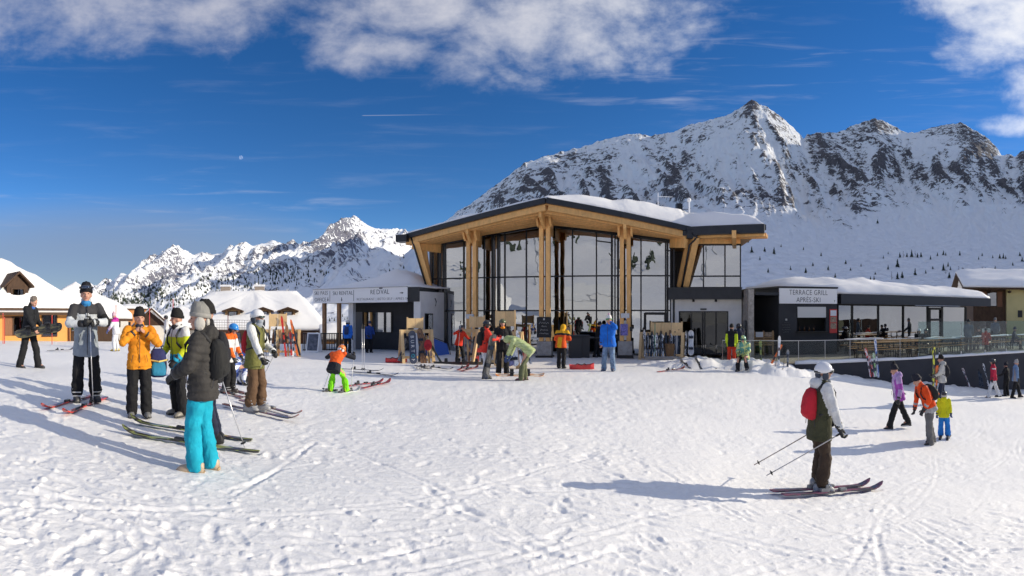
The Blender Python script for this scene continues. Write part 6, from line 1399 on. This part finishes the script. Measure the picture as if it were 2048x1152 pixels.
    pal = thing('pallet_stand', 'upright wooden pallet with two menu sheets beside the kiosk', 'pallet', PZ(1527, 24.6, TZ), -(1527-CX)/F)
    wd = wood('pallet_wood', (.42, .27, .14), .65, 4)
    for k in range(6): MB().box((0, 0, .55+k*.115), (1.05, .03, .085)).build('slat', wd, pal)
    for x in (-.46, 0, .46): MB().box((x, .06, .62), (.09, .09, 1.24)).build('upright', wd, pal)
    MB().box((-.2, -.03, 1.05), (.36, .012, .25)).build('menu_sheet', mat('menu_paper', (.7, .72, .75), .6), pal); MB().box((.24, -.03, 1.06), (.32, .012, .22)).build('photo_sheet', mat('menu_photo', (.30, .22, .16), .5), pal)
    rp = thing('plastic_panel', 'blue plastic panel standing by the white office wall', 'panel', onground(876, 23.4), .5); MB().hull([(-.6, 0, 0), (.6, 0, 0), (.6, .1, 0), (-.6, .1, 0)], [(-.55, 0, .95), (.45, 0, .55), (.45, .1, .55), (-.55, .1, .95)]).build('blue_sheet', mat('blue_plastic', (.02, .10, .42), .45), rp); MB().tube([(-.6, -.04, .0), (-.58, -.04, .98), (.5, -.04, .58), (.62, -.04, 0)], .02, 6).build('tube_frame', M_BLACK(), rp)
    # --- beer tables and benches on the terrace
    tw = wood('bench_wood', (.48, .27, .11), .75, 3); st = M_BLACK(); sn = M_SNOWR()
    spots = [(1752, 22.9, .10, 'bare wooden table nearest the leaning blue ski', 0), (1838, 24.2, .10, 'bare wooden table behind the black capped skier', 0), (1798, 25.0, .08, 'bare wooden table in the second terrace row', 0), (1885, 25.9, .1, 'snowy table near the tall glass screen', 1), (1728, 25.6, .08, 'table closest to the red menu board', 1), (1938, 27.6, .1, 'snowy table where the grey guest stands', 1), (1850, 27.6, .1, 'snowy table before the restaurant door', 1), (1985, 29.0, .1, 'snowy table behind the guest in red', 1), (2030, 30.5, .1, 'farthest snowy table at the right edge', 1)]
    for px, d, rz, lb, snowy in spots:
        for kind, off, h, w, ln in (('beer_table', 0, .76, .62, 2.2), ('bench', -.62, .46, .26, 2.2), ('bench', .62, .46, .26, 2.2)):
            x, y = XY(px, d); c = Vector((x, y, TZ+.02))+Vector((-math.sin(-.35), math.cos(-.35)*1, 0))*off
            nm = kind; l2 = lb if kind == 'beer_table' else ('front bench at the ' if off < 0 else 'rear bench at the ')+lb
            t = thing(nm, l2, 'table' if kind == 'beer_table' else 'bench', c, -.35+rz, 'terrace tables' if kind == 'beer_table' else 'terrace benches')
            n_ = 4 if kind == 'beer_table' else 2
            for q in range(n_): MB().box((0, -w/2+(q+.5)*w/n_, h-.015), (ln, w/n_-.012, .03)).build('plank', tw, t)
            for sx in (-.8, .8):
                for sy in (-.4, .4): MB().beam((sx, sy*w, 0), (sx, sy*w*.9, h-.03), .035, .035).build('leg', st, t)
                MB().beam((sx, -.4*w, h*.35), (sx, .4*w, h*.7), .025, .025).build('brace', st, t)
            if snowy and kind == 'beer_table': snow_cap('table_snow', [(-1.05, -.28), (1.05, -.28), (1.05, .28), (-1.05, .28)], h, .05, t, step=.15, rings=5, seed=int(px))
# ================================================================== everybody in the picture
SIT = dict(pel=(0, -.10, .50), fl=(-.13, .34, 0), fr=(.13, .36, 0), lean=8, hl=(-.16, .28, .62), hr=(.16, .28, .62))
BK = fabric('cloth_black', (.013, .013, .015)); NAVY = fabric('cloth_navy', (.022, .028, .055)); WH = fabric('cloth_white', (.66, .66, .66))
def pole_pair(p, lab, tips, col=(.6, .6, .62), tops=None):
    for s, t in zip((-1, 1), tips):
        pole('%s, %s hand' % (lab, 'left' if s < 0 else 'right'), (tops[s] if tops else p['wr'][s]), t, col)
def loc(p, x, y, z): return p['M'] @ (Vector((x, y, z))*p['k'])
def two_skis(p, lab, m, L=1.65, bind=BLK, sep=None, dirv=None):
    f = dirv or p['fwd']
    for s in (-1, 1):
        o = p['ft'][s]; ski('%s, %s foot' % (lab, 'left' if s < 0 else 'right'), Vector((o.x, o.y, o.z-.035)), f, (0, 0, 1), L, m, bind=bind)
def crowd():
    # --- the group on the left
    p = person(58, 737, 148, 125, 'grey-haired man in black jacket holding a snowboard by the orange house', fabric('coat_black', (.016, .017, .02)), BK, dict(fl=(-.22, .12), fr=(.16, -.16), hl=(-.12, .30, .98), hr=(.22, .34, .92), lean=6, hpitch=28, hyaw=5), ('shoe', (.03, .03, .035)), None, hair=(.16, .13, .11), scarf=('gaiter', (.03, .12, .40)), skirt=.0, near=True)
    h0, h1 = p['wr'][-1], p['wr'][1]; c = (h0+h1)/2+p['fwd']*.05
    snowboard('black patterned snowboard held by the grey-haired man', c+p['rt']*.12, Vector((.70, .62, .16)), Vector((.55, -.65, .45)), 1.2, .27, stripes((.016, .016, .017), (.09, .085, .05), 3))
    MB().loft([[loc(p, math.cos(a)*.186, math.sin(a)*.145, z) for a in np.linspace(0, 2*PI, 15)[:-1]] for z in (.80, .85)]).build('shirt_hem', fabric('shirt_blue', (.02, .12, .42)))
    o = bpy.data.objects['shirt_hem']; o.parent = p['root']; o.matrix_parent_inverse = p['M'].inverted()
    gj = [fabric('jk_charcoal', (.045, .045, .05)), fabric('jk_lightgrey', (.50, .53, .56)), fabric('jk_grey', (.27, .31, .35)), fabric('jk_black', (.014, .014, .016))]
    def rg(kd, t, z, x, y):
        if kd == 'collar': return 1
        if kd in ('yoke',) or (kd == 'torso' and z > .40): return 0
        if kd == 'upper_r': return 0 if t < .7 else 1
        if kd == 'upper_l': return 0 if t < .6 else 3
        if kd == 'fore_r': return 1 if t < .6 else 3
        if kd == 'fore_l': return 3 if t < .12 else 1
        return 1 if z > .24 else 2
    p = person(172, 803, 234, 172, 'tall skier in grey and charcoal jacket leaning on his poles', gj, BK, dict(hl=(-.07, .29, 1.20), hr=(.05, .27, 1.18), el=(-1, -.1, -.5), er=(1, -.1, -.5), hyaw=8, curl=.9, fl=(-.14, .0), fr=(.14, .0)), ('ski', (.04, .04, .045)), hat=('beanie', (.010, .010, .014)), goggles=('up', (.03, .05, .10)), scarf=('gaiter', (.04, .25, .55)), regions=rg, skirt=.10, bulk=.98, near=True)
    pole_pair(p, 'silver ski pole planted by the tall skier in grey', [loc(p, .0, .42, .0), loc(p, -.16, .30, .0)], (.65, .65, .67), {-1: p['wr'][-1]+Vector((0, 0, .05)), 1: p['wr'][1]+Vector((0, 0, .05))})
    for s, (a, b) in zip((-1, 1), (((212, 798), (128, 833)), ((190, 792), (82, 823)))): ski_px('red and black ski under the tall skier in grey, %s one' % ('front' if s < 0 else 'rear'), a, b, stripes((.62, .04, .03), BLK, 2), 1.75, bind=BLK)
    oj = fabric('jk_orange', (.75, .27, .02))
    p = person(278, 832, 214, 176, 'woman in orange quilted jacket adjusting her scarf', oj, BK, dict(hl=(-.10, .17, 1.37), hr=(.09, .17, 1.39), el=(-1, .25, -.9), er=(1, .25, -.9), hyaw=-6, curl=.8, fl=(-.12, .02), fr=(.12, .0)), ('boot', (.16, .16, .16), 0), None, hat=('beanie', (.014, .013, .013)), scarf=('gaiter', (.035, .04, .06)), quilt=.12, bulk=1.02, near=True, legw=1.12)
    b = thing('backpack', 'blue and yellow backpack hanging beside the woman in orange', 'backpack', loc(p, -.33, -.12, .62), p['root'].rotation_euler.z)
    def sack(w_, d_, h_, c, z0): return [[(c[0]+math.copysign(abs(math.cos(a))**.55, math.cos(a))*w_*f, c[1]+math.copysign(abs(math.sin(a))**.55, math.sin(a))*d_*f, z0+h_*z) for a in np.linspace(0, 2*PI, 15)[:-1]] for z, f in ((0, .6), (.06, .92), (.35, 1), (.7, .94), (.93, .74), (1, .4))]
    mb = MB(); mb.loft(sack(.14, .09, .44, (0, 0), 0)); mb.build('bag', fabric('pack_navy', (.03, .035, .12)), b, smooth=True)
    mb = MB(); mb.loft(sack(.12, .05, .22, (0, .08), .03)); mb.build('pocket', fabric('pack_teal', (.03, .22, .36)), b, smooth=True)
    MB().tube([(-.14, .06, .27), (0, .135, .25), (.14, .06, .27)], .014, 6).build('trim', mat('trim_yellow', (.65, .50, .15), .7), b); MB().tube([(-.08, -.08, .40), (-.02, -.06, .56), (.08, -.08, .40)], .013, 6).build('strap', mat('strap_dark', (.02, .02, .022), .7), b)
    lj = [fabric('jk_white', (.66, .66, .65)), fabric('jk_lime', (.55, .62, .03)), fabric('jk_aqua', (.02, .36, .55))]
    def rl(kd, t, z, x, y):
        if kd in ('collar', 'yoke', 'hood'): return 0
        if kd.startswith('upper'): return 0 if t < .35 else 1
        if kd.startswith('fore'): return 1 if t < .6 else 2
        return 0 if z > .40 else (1 if z > .10 else 2)
    person(360, 830, 210, -125, 'woman in white, lime and aqua jacket with black beanie', lj, BK, dict(hl=(-.20, .22, .95), hr=(.20, .26, .98), hyaw=22, lean=4), ('boot', (.22, .20, .17), 0), hat=('beanie', (.014, .013, .013)), scarf=('gaiter', (.03, .03, .035)), regions=rl, bulk=1.03, near=True, pack=((.05, .03, .03), .8))
    pj = fabric('jk_puffer', (.045, .042, .040))
    p5 = person(405, 942, 332, -72, 'woman in dark puffer jacket and turquoise trousers seen from behind', pj, fabric('tr_turquoise', (.004, .36, .49)), dict(hl=(-.14, .27, 1.02), hr=(.16, .24, 1.04), hyaw=-18, lean=1, fl=(-.10, .05), fr=(.10, -.06)), ('boot', (.48, .36, .25), 1), hat=('earflap', (.24, .235, .22), (.30, .29, .27), (.48, .46, .42)), quilt=.078, bulk=1.03, hood='down', pack=((.022, .022, .022), .95), near=True, legw=1.05, skirt=.02)
    p6 = person(420, 892, 288, -85, 'man in black cap on skis behind the turquoise trousers', BK, NAVY, dict(hl=(-.26, .30, 1.02), hr=(.30, .12, 1.0), lean=3, fl=(-.13, .05), fr=(.13, -.05)), ('ski', (.02, .02, .022)), hat=('beanie', (.012, .012, .012)), near=True, pack=((.02, .02, .025), .8))
    for a, b, n_ in (((512, 908), (250, 869), 'near'), ((470, 880), (292, 851), 'far')): ski_px('black and olive ski under the man in the black cap, %s one' % n_, a, b, stripes((.03, .03, .03), (.30, .34, .10), 2), 1.8, bind=BLK)
    q, d = foot(388, 868); pole('dark ski pole in front of the turquoise trousers', P(368, 722, d-.5), q, (.25, .22, .22)); q, d = foot(490, 897); pole('silver ski pole behind the turquoise trousers', P(440, 748, d), q, (.7, .7, .72))
    wj = [fabric('jk_white', (.66, .66, .65)), fabric('jk_olive', (.15, .15, .045)), fabric('jk_red_strap', (.45, .04, .05))]
    def rw(kd, t, z, x, y):
        if kd in ('hood', 'collar'): return 0
        if kd.startswith('upper') or kd.startswith('fore'): return 0
        if kd == 'yoke': return 0 if abs(x) > .12 else 1
        return 1
    BRT = fabric('tr_brown', (.12, .068, .038))
    p = person(510, 822, 205, 118, 'skier in white helmet and olive vest facing right with goggles on', wj, BRT, dict(hl=(-.10, .30, 1.03), hr=(.30, .30, .92), hyaw=8, lean=3, curl=.9, fl=(-.13, .04), fr=(.13, -.04)), ('ski', (.30, .30, .31)), hat=('helmet', (.72, .72, .74), (.06, .07, .09)), goggles=('on', (.10, .13, .10)), scarf=('mask', (.30, .33, .37)), regions=rw, hood='down', pack=((.40, .02, .03), .75), near=True, skirt=.05)
    q, d = foot(503, 800); pole('silver ski pole planted by the skier in the white helmet', p['wr'][-1], q, (.7, .7, .72)); q, d = foot(492, 790); pole('rear grey ski pole of the skier in the white helmet', p['wr'][1], q, (.45, .46, .5))
    for a, b, n_ in (((450, 812), (592, 843), 'near'), ((478, 803), (606, 836), 'far')): ski_px('dark slim ski under the skier in the white helmet, %s one' % n_, a, b, stripes((.05, .045, .05), (.25, .1, .1), 3), 1.7, bind=(.2, .2, .2))
    kj = [fabric('jk_kidwhite', (.66, .66, .68)), fabric('jk_kidorange', (.75, .14, .02))]
    p = person(457, 786, 149, 120, 'child in blue helmet and orange and white jacket on skis', kj, BK, dict(hl=(-.18, .26, .92), hr=(.2, .26, .9), hpitch=22, lean=8), ('ski', (.05, .04, .04)), hat=('helmet', (.02, .22, .60)), goggles=('on', (.3, .12, .04)), regions=lambda kd, t, z, x, y: 1 if (kd in ('yoke', 'collar') or kd.startswith('fore') or z > .43) else 0, H=1.5, near=True)
    for a, b, n_ in (((432, 783), (484, 797), 'near'), ((440, 776), (488, 788), 'far')): ski_px('short red ski under the child in the blue helmet, %s one' % n_, a, b, stripes((.3, .05, .04), BLK, 3), 1.3)
    pat = stripes((.62, .66, .74), (.05, .10, .36), 1.2, 'camo'); 
    person(478, 770, 90, 60, 'crouching person in blue and white patterned jacket beside the skier', pat, [pat], dict(pel=(0, -.2, .45), fl=(-.13, .12, 0), fr=(.13, .18, 0), lean=38, hl=(-.15, .3, .4), hr=(.15, .32, .42), hpitch=35), ('boot', (.02, .02, .022), 0), hat=('beanie', (.02, .02, .03)), H=1.7, bulk=1.1)
    sj = [fabric('su_white', (.68, .68, .70)), fabric('su_magenta', (.50, .03, .30)), fabric('su_lilac', (.60, .45, .62))]
    person(232, 702, 76, -60, 'person in white and magenta ski suit with pink hat by the red fence', sj, fabric('su_white', (.68, .68, .70)), dict(hl=(-.30, .26, .95), hr=(.26, .2, .9), lean=6, hpitch=10), ('boot', (.60, .42, .04), 0), (.05, .08, .25), hat=('pom', (.70, .45, .52)), regions=lambda kd, t, z, x, y: 1 if kd in ('yoke', 'hood', 'collar') or z > .42 else (2 if kd.startswith('fore') else 0), hood='down', bulk=1.05)
    person(333, 693, 63, -100, 'person in all-white suit with black helmet walking by the pale house', WH, WH, dict(fl=(-.12, .14), fr=(.12, -.14), hl=(-.26, .1, .80), hr=(.24, -.05, .80)), ('shoe', (.03, .03, .03)), hat=('helmet', (.02, .02, .022)), goggles=('on', (.04, .04, .05)), hood='down')
    # --- middle ground, left to right
    bj = [fabric('jk_navyblk', (.016, .018, .026)), fabric('bib_orange', (.80, .11, .02))]
    p = person(674, 784, 88, 22, 'boy in neon green trousers and orange bib bending forward on skis', bj, fabric('tr_neon', (.22, .75, .02)), dict(pel=(0, -.22, .72), lean=32, curve=22, fl=(-.20, .0), fr=(.24, .10), hl=(-.28, .46, 1.02), hr=(.34, .48, 1.02), el=(-1, -.2, -.5), er=(1, -.2, -.5), hpitch=40, hyaw=25, curl=.9), ('boot', (.45, .55, .04), 0), hat=('helmet', (.78, .22, .05), (.7, .7, .7)), regions=lambda kd, t, z, x, y: 1 if (kd in ('torso', 'yoke') and z > .10) else 0, H=1.42, near=True, legw=1.1)
    q, d = foot(645, 783); pole('white ski pole left of the bending boy', p['wr'][-1], q, (.75, .75, .76)); q, d = foot(702, 783); pole('white ski pole right of the bending boy', p['wr'][1], q, (.75, .75, .76))
    for s in (-1, 1): ski('short white ski under the bending boy, %s foot' % ('left' if s < 0 else 'right'), p['ft'][s]-Vector((0, 0, .03)), Vector((p['fwd'].x+.4, p['fwd'].y, 0)), (0, 0, 1), .9, gmat((.6, .62, .6)))
    person(695, 716, 62, 20, 'person in bright blue jacket standing by the ski office posts', fabric('jk_blue', (.02, .16, .62)), BK, dict(lean=4), ('shoe', (.03, .03, .03)), hat=('helmet', (.45, .46, .5)), pack=((.03, .05, .14), .8), dist=24.6, H=1.66)
    person(738, 709, 56, 150, 'person in dark blue jacket in the shade of the ski office canopy', fabric('jk_dkblue', (.02, .06, .25)), BK, dict(lean=6, hl=(-.2, .25, .95), hr=(.2, .25, .95)), ('shoe', (.03, .03, .03)), hat=('beanie', (.05, .06, .1)), dist=25.2, H=1.58)
    p = person(918, 725, 76, 135, 'man in red jacket and dark helmet reaching to the timber rack', fabric('jk_scarlet', (.62, .035, .015)), BK, dict(lean=8, roll=-8, hl=(-.52, .25, 1.02), hr=(.20, .22, 1.45), er=(1, -.2, -.4), fl=(-.2, .1), fr=(.14, 0), hyaw=-10), ('boot', (.03, .03, .03), 0), hat=('helmet', (.05, .05, .055)), hood='down')
    pole('silver ski pole carried over the shoulder of the man in red', p['wr'][1]+Vector((0, 0, .35)), p['wr'][1]+Vector((-.1, .1, -.75)), (.7, .7, .72))
    p = person(970, 757, 118, 70, 'snowboarder in red and black jacket holding a black and white board', [fabric('jk_red2', (.68, .045, .03)), fabric('jk_blk2', (.015, .015, .016))], WH, dict(hl=(-.05, .34, 1.15), hr=(.16, .34, 1.2), hpitch=12, fl=(-.13, .06), fr=(.13, -.04)), ('boot', (.03, .03, .03), 0), (.5, .03, .02), hat=('helmet', (.025, .025, .028)), goggles=('on', (.1, .1, .12)), regions=lambda kd, t, z, x, y: 1 if (kd == 'hood' or (y < -.09 and z > .2)) else 0, hood='down', pack=((.02, .02, .02), .8))
    a = P(969, 758, p['d']-.35); b = P(987, 668, p['d']-.25); snowboard('black and white snowboard with red tip held upright by the snowboarder', (a+b)/2, (b-a), Vector((.75, -.6, .1)), (b-a).length, .30, stripes((.03, .03, .034), (.10, .10, .11), 1.2)); 
    person(1005, 750, 113, 172, 'snowboarder in black suit with orange scarf and camouflage helmet', fabric('jk_black3', (.014, .014, .016)), BK, dict(hl=(-.2, .22, 1.05), hr=(.12, .28, 1.15), hyaw=5), ('boot', (.03, .03, .035), 0), (.3, .32, .33), hat=('helmet', (.10, .12, .05)), scarf=('gaiter', (.80, .26, .02)), near=True)
    plaid = stripes((.34, .42, .16), (.48, .55, .26), 3.5, 'plaid')
    p = person(1045, 761, 104, -78, 'person in pale green checked jacket bending over the snowboard', plaid, fabric('tr_olive', (.13, .14, .075)), dict(pel=(0, -.16, .90), lean=48, curve=14, fl=(-.1, .02), fr=(.1, -.06), hl=(-.14, .46, .66), hr=(.14, .44, .62), hpitch=30, hspine=1), ('shoe', (.12, .03, .06)), (.02, .05, .16), H=1.72, hood='up', skirt=.03)
    person(1122, 737, 92, 20, 'person in yellow and orange jacket carrying a bag, seen from behind', [fabric('jk_yel', (.78, .40, .02)), fabric('jk_redor', (.72, .09, .015)), fabric('jk_bk4', (.02, .02, .02))], BK, dict(lean=14, curve=12, hl=(-.14, .34, 1.22), hr=(.16, .34, 1.10), el=(-.5, -.3, -.8), er=(.5, -.3, -.8), hpitch=30, fl=(-.10, .03), fr=(.12, -.06)), ('boot', (.02, .02, .022), 0), regions=lambda kd, t, z, x, y: 0 if z > .42 or kd in ('yoke', 'hood') else (2 if .34 < z < .42 else (0 if abs(x) < .08 and z < .25 else 1)), hood='up', bulk=1.12)
    p = person(1218, 742, 110, 195, 'man in blue jacket and jeans raising a hand to his face', fabric('jk_royal', (.01, .15, .62)), mat('denim', (.16, .24, .36), .85, var=.3, vscale=10, bump=.3, bscale=40), dict(hl=(-.13, .18, 1.56), el=(-.8, .6, -.8), hr=(.25, .05, .80), hyaw=-25, fl=(-.14, .0), fr=(.16, .04)), ('shoe', (.08, .10, .16), 0), None, hat=('pom', (.70, .68, .66), (.10, .30, .12), (.7, .2, .2)), bulk=1.14, near=True)
    person(1194, 716, 66, 80, 'man in black leaning on the bar table by the glass front', BK, BK, dict(lean=12, hl=(-.2, .35, .95), hr=(.2, .35, .95), fl=(-.14, .1), fr=(.14, -.16)), ('shoe', (.02, .02, .02)), hat=('beanie', (.02, .02, .022)), dist=22.9, H=1.62)
    # --- in front of the sliding doors
    person(1463, 716, 74, 10, 'person in black and lime jacket with red trousers by the snow heap', [BK, fabric('jk_lime2', (.55, .70, .03))], fabric('tr_red', (.62, .05, .02)), dict(), ('boot', (.03, .03, .03), 0), hat=('beanie', (.02, .02, .02)), regions=lambda kd, t, z, x, y: 1 if abs(x) > .15 and z < .42 else 0, dist=20.6, H=1.66)
    person(1478, 712, 74, -20, 'person in dark blue jacket and helmet behind the seated green one', NAVY, BK, dict(), ('boot', (.03, .03, .03), 0), hat=('helmet', (.03, .03, .035)), dist=22.0, H=1.74)
    gp = stripes((.10, .32, .24), (.55, .62, .22), 1.1, 'tie')
    p = person(1487, 735, 66, 196, 'person in green and yellow hooded jacket sitting on the snow heap', gp, BK, dict(pel=(0, -.12, .56), fl=(-.2, .24, .06), fr=(.14, .30, 0), lean=12, hl=(-.14, .26, .66), hr=(.14, .28, .66), hpitch=14), ('boot', (.03, .03, .035), 0), (.3, .35, .1), H=1.7, hood='up', goggles=('on', (.05, .08, .08)), dist=18.7)
    # --- right foreground
    oj2 = [fabric('jk_white', (.66, .66, .65)), fabric('jk_olive_shaded', (.055, .055, .028)), fabric('jk_white', (.66, .66, .65))]  # olive of the same vest darkened: shade on his back put into the colour
    p = person(1640, 982, 260, 62, 'lone skier in white helmet with red backpack gliding right', oj2, fabric('tr_brown_shaded', (.055, .036, .024)), dict(hl=(-.26, .30, .90), hr=(.27, .16, .88), lean=4, hyaw=6, curl=.9, fl=(-.13, .03), fr=(.13, -.05)), ('ski', (.30, .30, .31)), hat=('helmet', (.74, .74, .76), (.06, .07, .09)), goggles=('on', (.10, .13, .10)), scarf=('gaiter', (.10, .12, .15)), regions=rw, hood='down', pack=((.50, .02, .035), .88), near=True, skirt=.08)  # trousers are a darker copy of the brown, shade painted in
    for a, b, n_ in (((1527, 987), (1750, 972), 'far'), ((1562, 994), (1766, 979), 'near')): ski_px('dark slim ski of the lone skier, %s one' % n_, a, b, stripes((.045, .04, .05), (.2, .05, .1), 3), 1.8, bind=(.2, .2, .2))
    dd = p['d']; pole('brown ski pole of the lone skier, far one', p['wr'][-1], P(1508, 930, dd+.15), (.28, .22, .2)); pole('silver ski pole of the lone skier, near one', p['wr'][1], P(1533, 951, dd-.45), (.55, .52, .5))
    vj = [fabric('jk_lilac', (.52, .36, .62)), fabric('jk_purple', (.36, .08, .40))]
    p = person(1797, 857, 130, -110, 'woman in lilac and purple jacket walking left with black pompom hat', vj, BK, dict(lean=10, roll=-6, fl=(-.10, .30), fr=(.12, -.34, .02), hl=(-.34, .12, .86), hr=(.42, -.10, .90), hpitch=12, hyaw=-10), ('boot', (.02, .02, .022), 2), hat=('pom', (.02, .02, .022)), regions=lambda kd, t, z, x, y: 1 if ((kd == 'torso' and abs(x) > .11) or (kd.startswith('upper') and t > .5)) else 0, hood='down', near=True)
    hp = p['wr'][1]
    oj3 = [fabric('jk_redorange', (.80, .075, .012)), fabric('jk_greyband', (.40, .40, .40))]
    p = person(1858, 889, 148, -118, 'man in orange-red jacket with black backpack stooping as he walks left', oj3, fabric('tr_grey', (.16, .155, .15)), dict(lean=20, curve=10, fl=(-.10, .02), fr=(.12, -.16), hl=(-.22, .26, .88), hr=(.26, .26, .80), hpitch=24), ('shoe', (.03, .03, .03), 2), hat=('beanie', (.02, .02, .022)), regions=lambda kd, t, z, x, y: 1 if (kd == 'torso' and z < -.02) or (kd.startswith('fore') and .4 < t < .6) else 0, pack=((.025, .022, .022), 1.1, (.6, .12, .02)), near=True)
    pole('thin black strap pole carried between the lilac woman and the man', hp, hp+Vector((.38, .02, -.08)), BLK)
    p = person(1888, 877, 95, 5, 'small child in yellow jacket and blue trousers standing behind the man', fabric('jk_neonyel', (.62, .62, .02)), fabric('tr_azure', (.02, .20, .60)), dict(hl=(-.28, .1, .80), hr=(.26, .12, .82), fl=(-.13, .0), fr=(.15, .02)), ('ski', (.04, .04, .045)), (.03, .06, .2), hat=('helmet', (.03, .03, .04), (.7, .15, .03)), hood='down', legw=1.15, near=True)
    two_skis(p, 'short dark ski under the small child', gmat(BLK), .75)
    p = person(1884, 800, 88, -95, 'woman in pale grey jacket with black backpack carrying skis by the wall', [fabric('jk_palegrey', (.50, .49, .46))], NAVY, dict(hl=(-.12, .30, 1.0), hr=(.16, .30, 1.05), fl=(-.1, .1), fr=(.1, -.1)), ('boot', (.03, .03, .03), 0), hat=('beanie', (.02, .02, .02)), pack=((.02, .02, .022), 1.0), hood='down', dist=17.6, H=1.70)
    a = P(1866, 775, 17.3); b = P(1868, 705, 17.2); ski('black and yellow ski carried upright by the woman in pale grey', a+(b-a)*.47, b-a, Vector((-.6, -.7, 0)), 1.6, stripes(BLK, (.6, .62, .05), 3)); ski('orange ski carried by the woman in pale grey', P(1873, 765, 17.5), b-a, Vector((-.6, -.7, 0)), 1.2, gmat(ORA))
    person(1987, 796, 79, -100, 'woman in crimson jacket and white trousers walking left along the wall', [fabric('jk_crimson', (.50, .025, .06)), WH], WH, dict(fl=(-.1, .26), fr=(.12, -.28, .02), hl=(-.25, .1, .8), hr=(.25, -.05, .8)), ('boot', (.02, .02, .022), 0), hat=('helmet', (.03, .03, .03)), goggles=('on', (.7, .7, .7)), regions=lambda kd, t, z, x, y: 1 if kd.startswith('upper') and .25 < t < .4 else 0)
    person(2013, 792, 66, -60, 'person all in black standing by the wall near the right edge', BK, BK, dict(hl=(-.3, .3, 1.1)), ('boot', (.02, .02, .022), 0), hat=('pom', (.02, .02, .025)))
    person(2031, 796, 76, 70, 'person in blue and grey jacket walking right at the right edge', [fabric('jk_steel', (.16, .26, .42)), fabric('jk_midgrey', (.25, .25, .26))], BK, dict(fl=(-.1, .26), fr=(.12, -.22)), ('boot', (.02, .02, .022), 0), hat=('beanie', (.35, .34, .33)), regions=lambda kd, t, z, x, y: 1 if kd == 'torso' and abs(x) > .1 else 0)
    # --- guests on the terrace
    def guest(px, d, rel, label, jk, sit, hat, H=1.7):
        x, y = XY(px, d); person(px, 0, 70, rel, label, jk, BK, dict(SIT) if sit else dict(hl=(-.2, .25, .95), hr=(.2, .25, .95)), ('boot', (.02, .02, .022), 0), hat=hat, dist=d, H=H, zoff=TZ+.02-G(x, y)+(0 if sit else 0))
    guest(1937, 26.9, 10, 'guest in grey and white jacket standing behind the tall glass screen', [fabric('jk_slate', (.10, .12, .15))], False, ('beanie', (.03, .03, .03)), 1.74)
    guest(1972, 27.6, 20, 'guest in red jacket seated behind the tall glass screen', [fabric('jk_guestred', (.62, .05, .03))], True, ('beanie', (.05, .05, .05)))
    guest(1958, 28.6, -150, 'guest in dark jacket seated facing the one in red', [BK], True, ('beanie', (.03, .03, .03)))
    guest(1990, 30.5, 170, 'guest in grey standing farther back behind the red guest', [fabric('jk_slate', (.10, .12, .15))], False, ('beanie', (.2, .2, .2)), 1.8)
    guest(1838, 26.4, 150, 'guest with white helmet seated left before the restaurant door', [BK], True, ('helmet', (.6, .6, .6)))
    guest(1852, 26.2, -160, 'guest with black helmet seated right before the restaurant door', [BK], True, ('helmet', (.03, .03, .03)))
    guest(2030, 29.0, 100, 'guest in dark blue seated at the far right table', [NAVY], True, ('beanie', (.03, .03, .05)))
build_ground()
G1, G2 = build_mountains()
moon = tag(MB().ellip(P(482, 315, 12000), (48, 48, 48), 24, 16).build('moon', None, smooth=True), kind='structure')
def moon_mat():
    m = bpy.data.materials.new('moon'); m.use_nodes = True; t = m.node_tree; t.nodes.clear(); N = NT(t); o = N.n('ShaderNodeOutputMaterial'); a = N.n('ShaderNodeAddShader'); tr = N.n('ShaderNodeBsdfTransparent'); df = N.n('ShaderNodeBsdfDiffuse'); df.inputs[0].default_value = (.10, .10, .10, 1)
    N.l(tr.outputs[0], a.inputs[0]); N.l(df.outputs[0], a.inputs[1]); N.l(a.outputs[0], o.inputs[0]); return m
moon.data.materials.append(moon_mat())
build_pavilion(); build_annex(); build_terrace(); build_village(); build_trees()
build_gear(); crowd()

for sc in _TS: bpy.data.scenes.remove(sc)
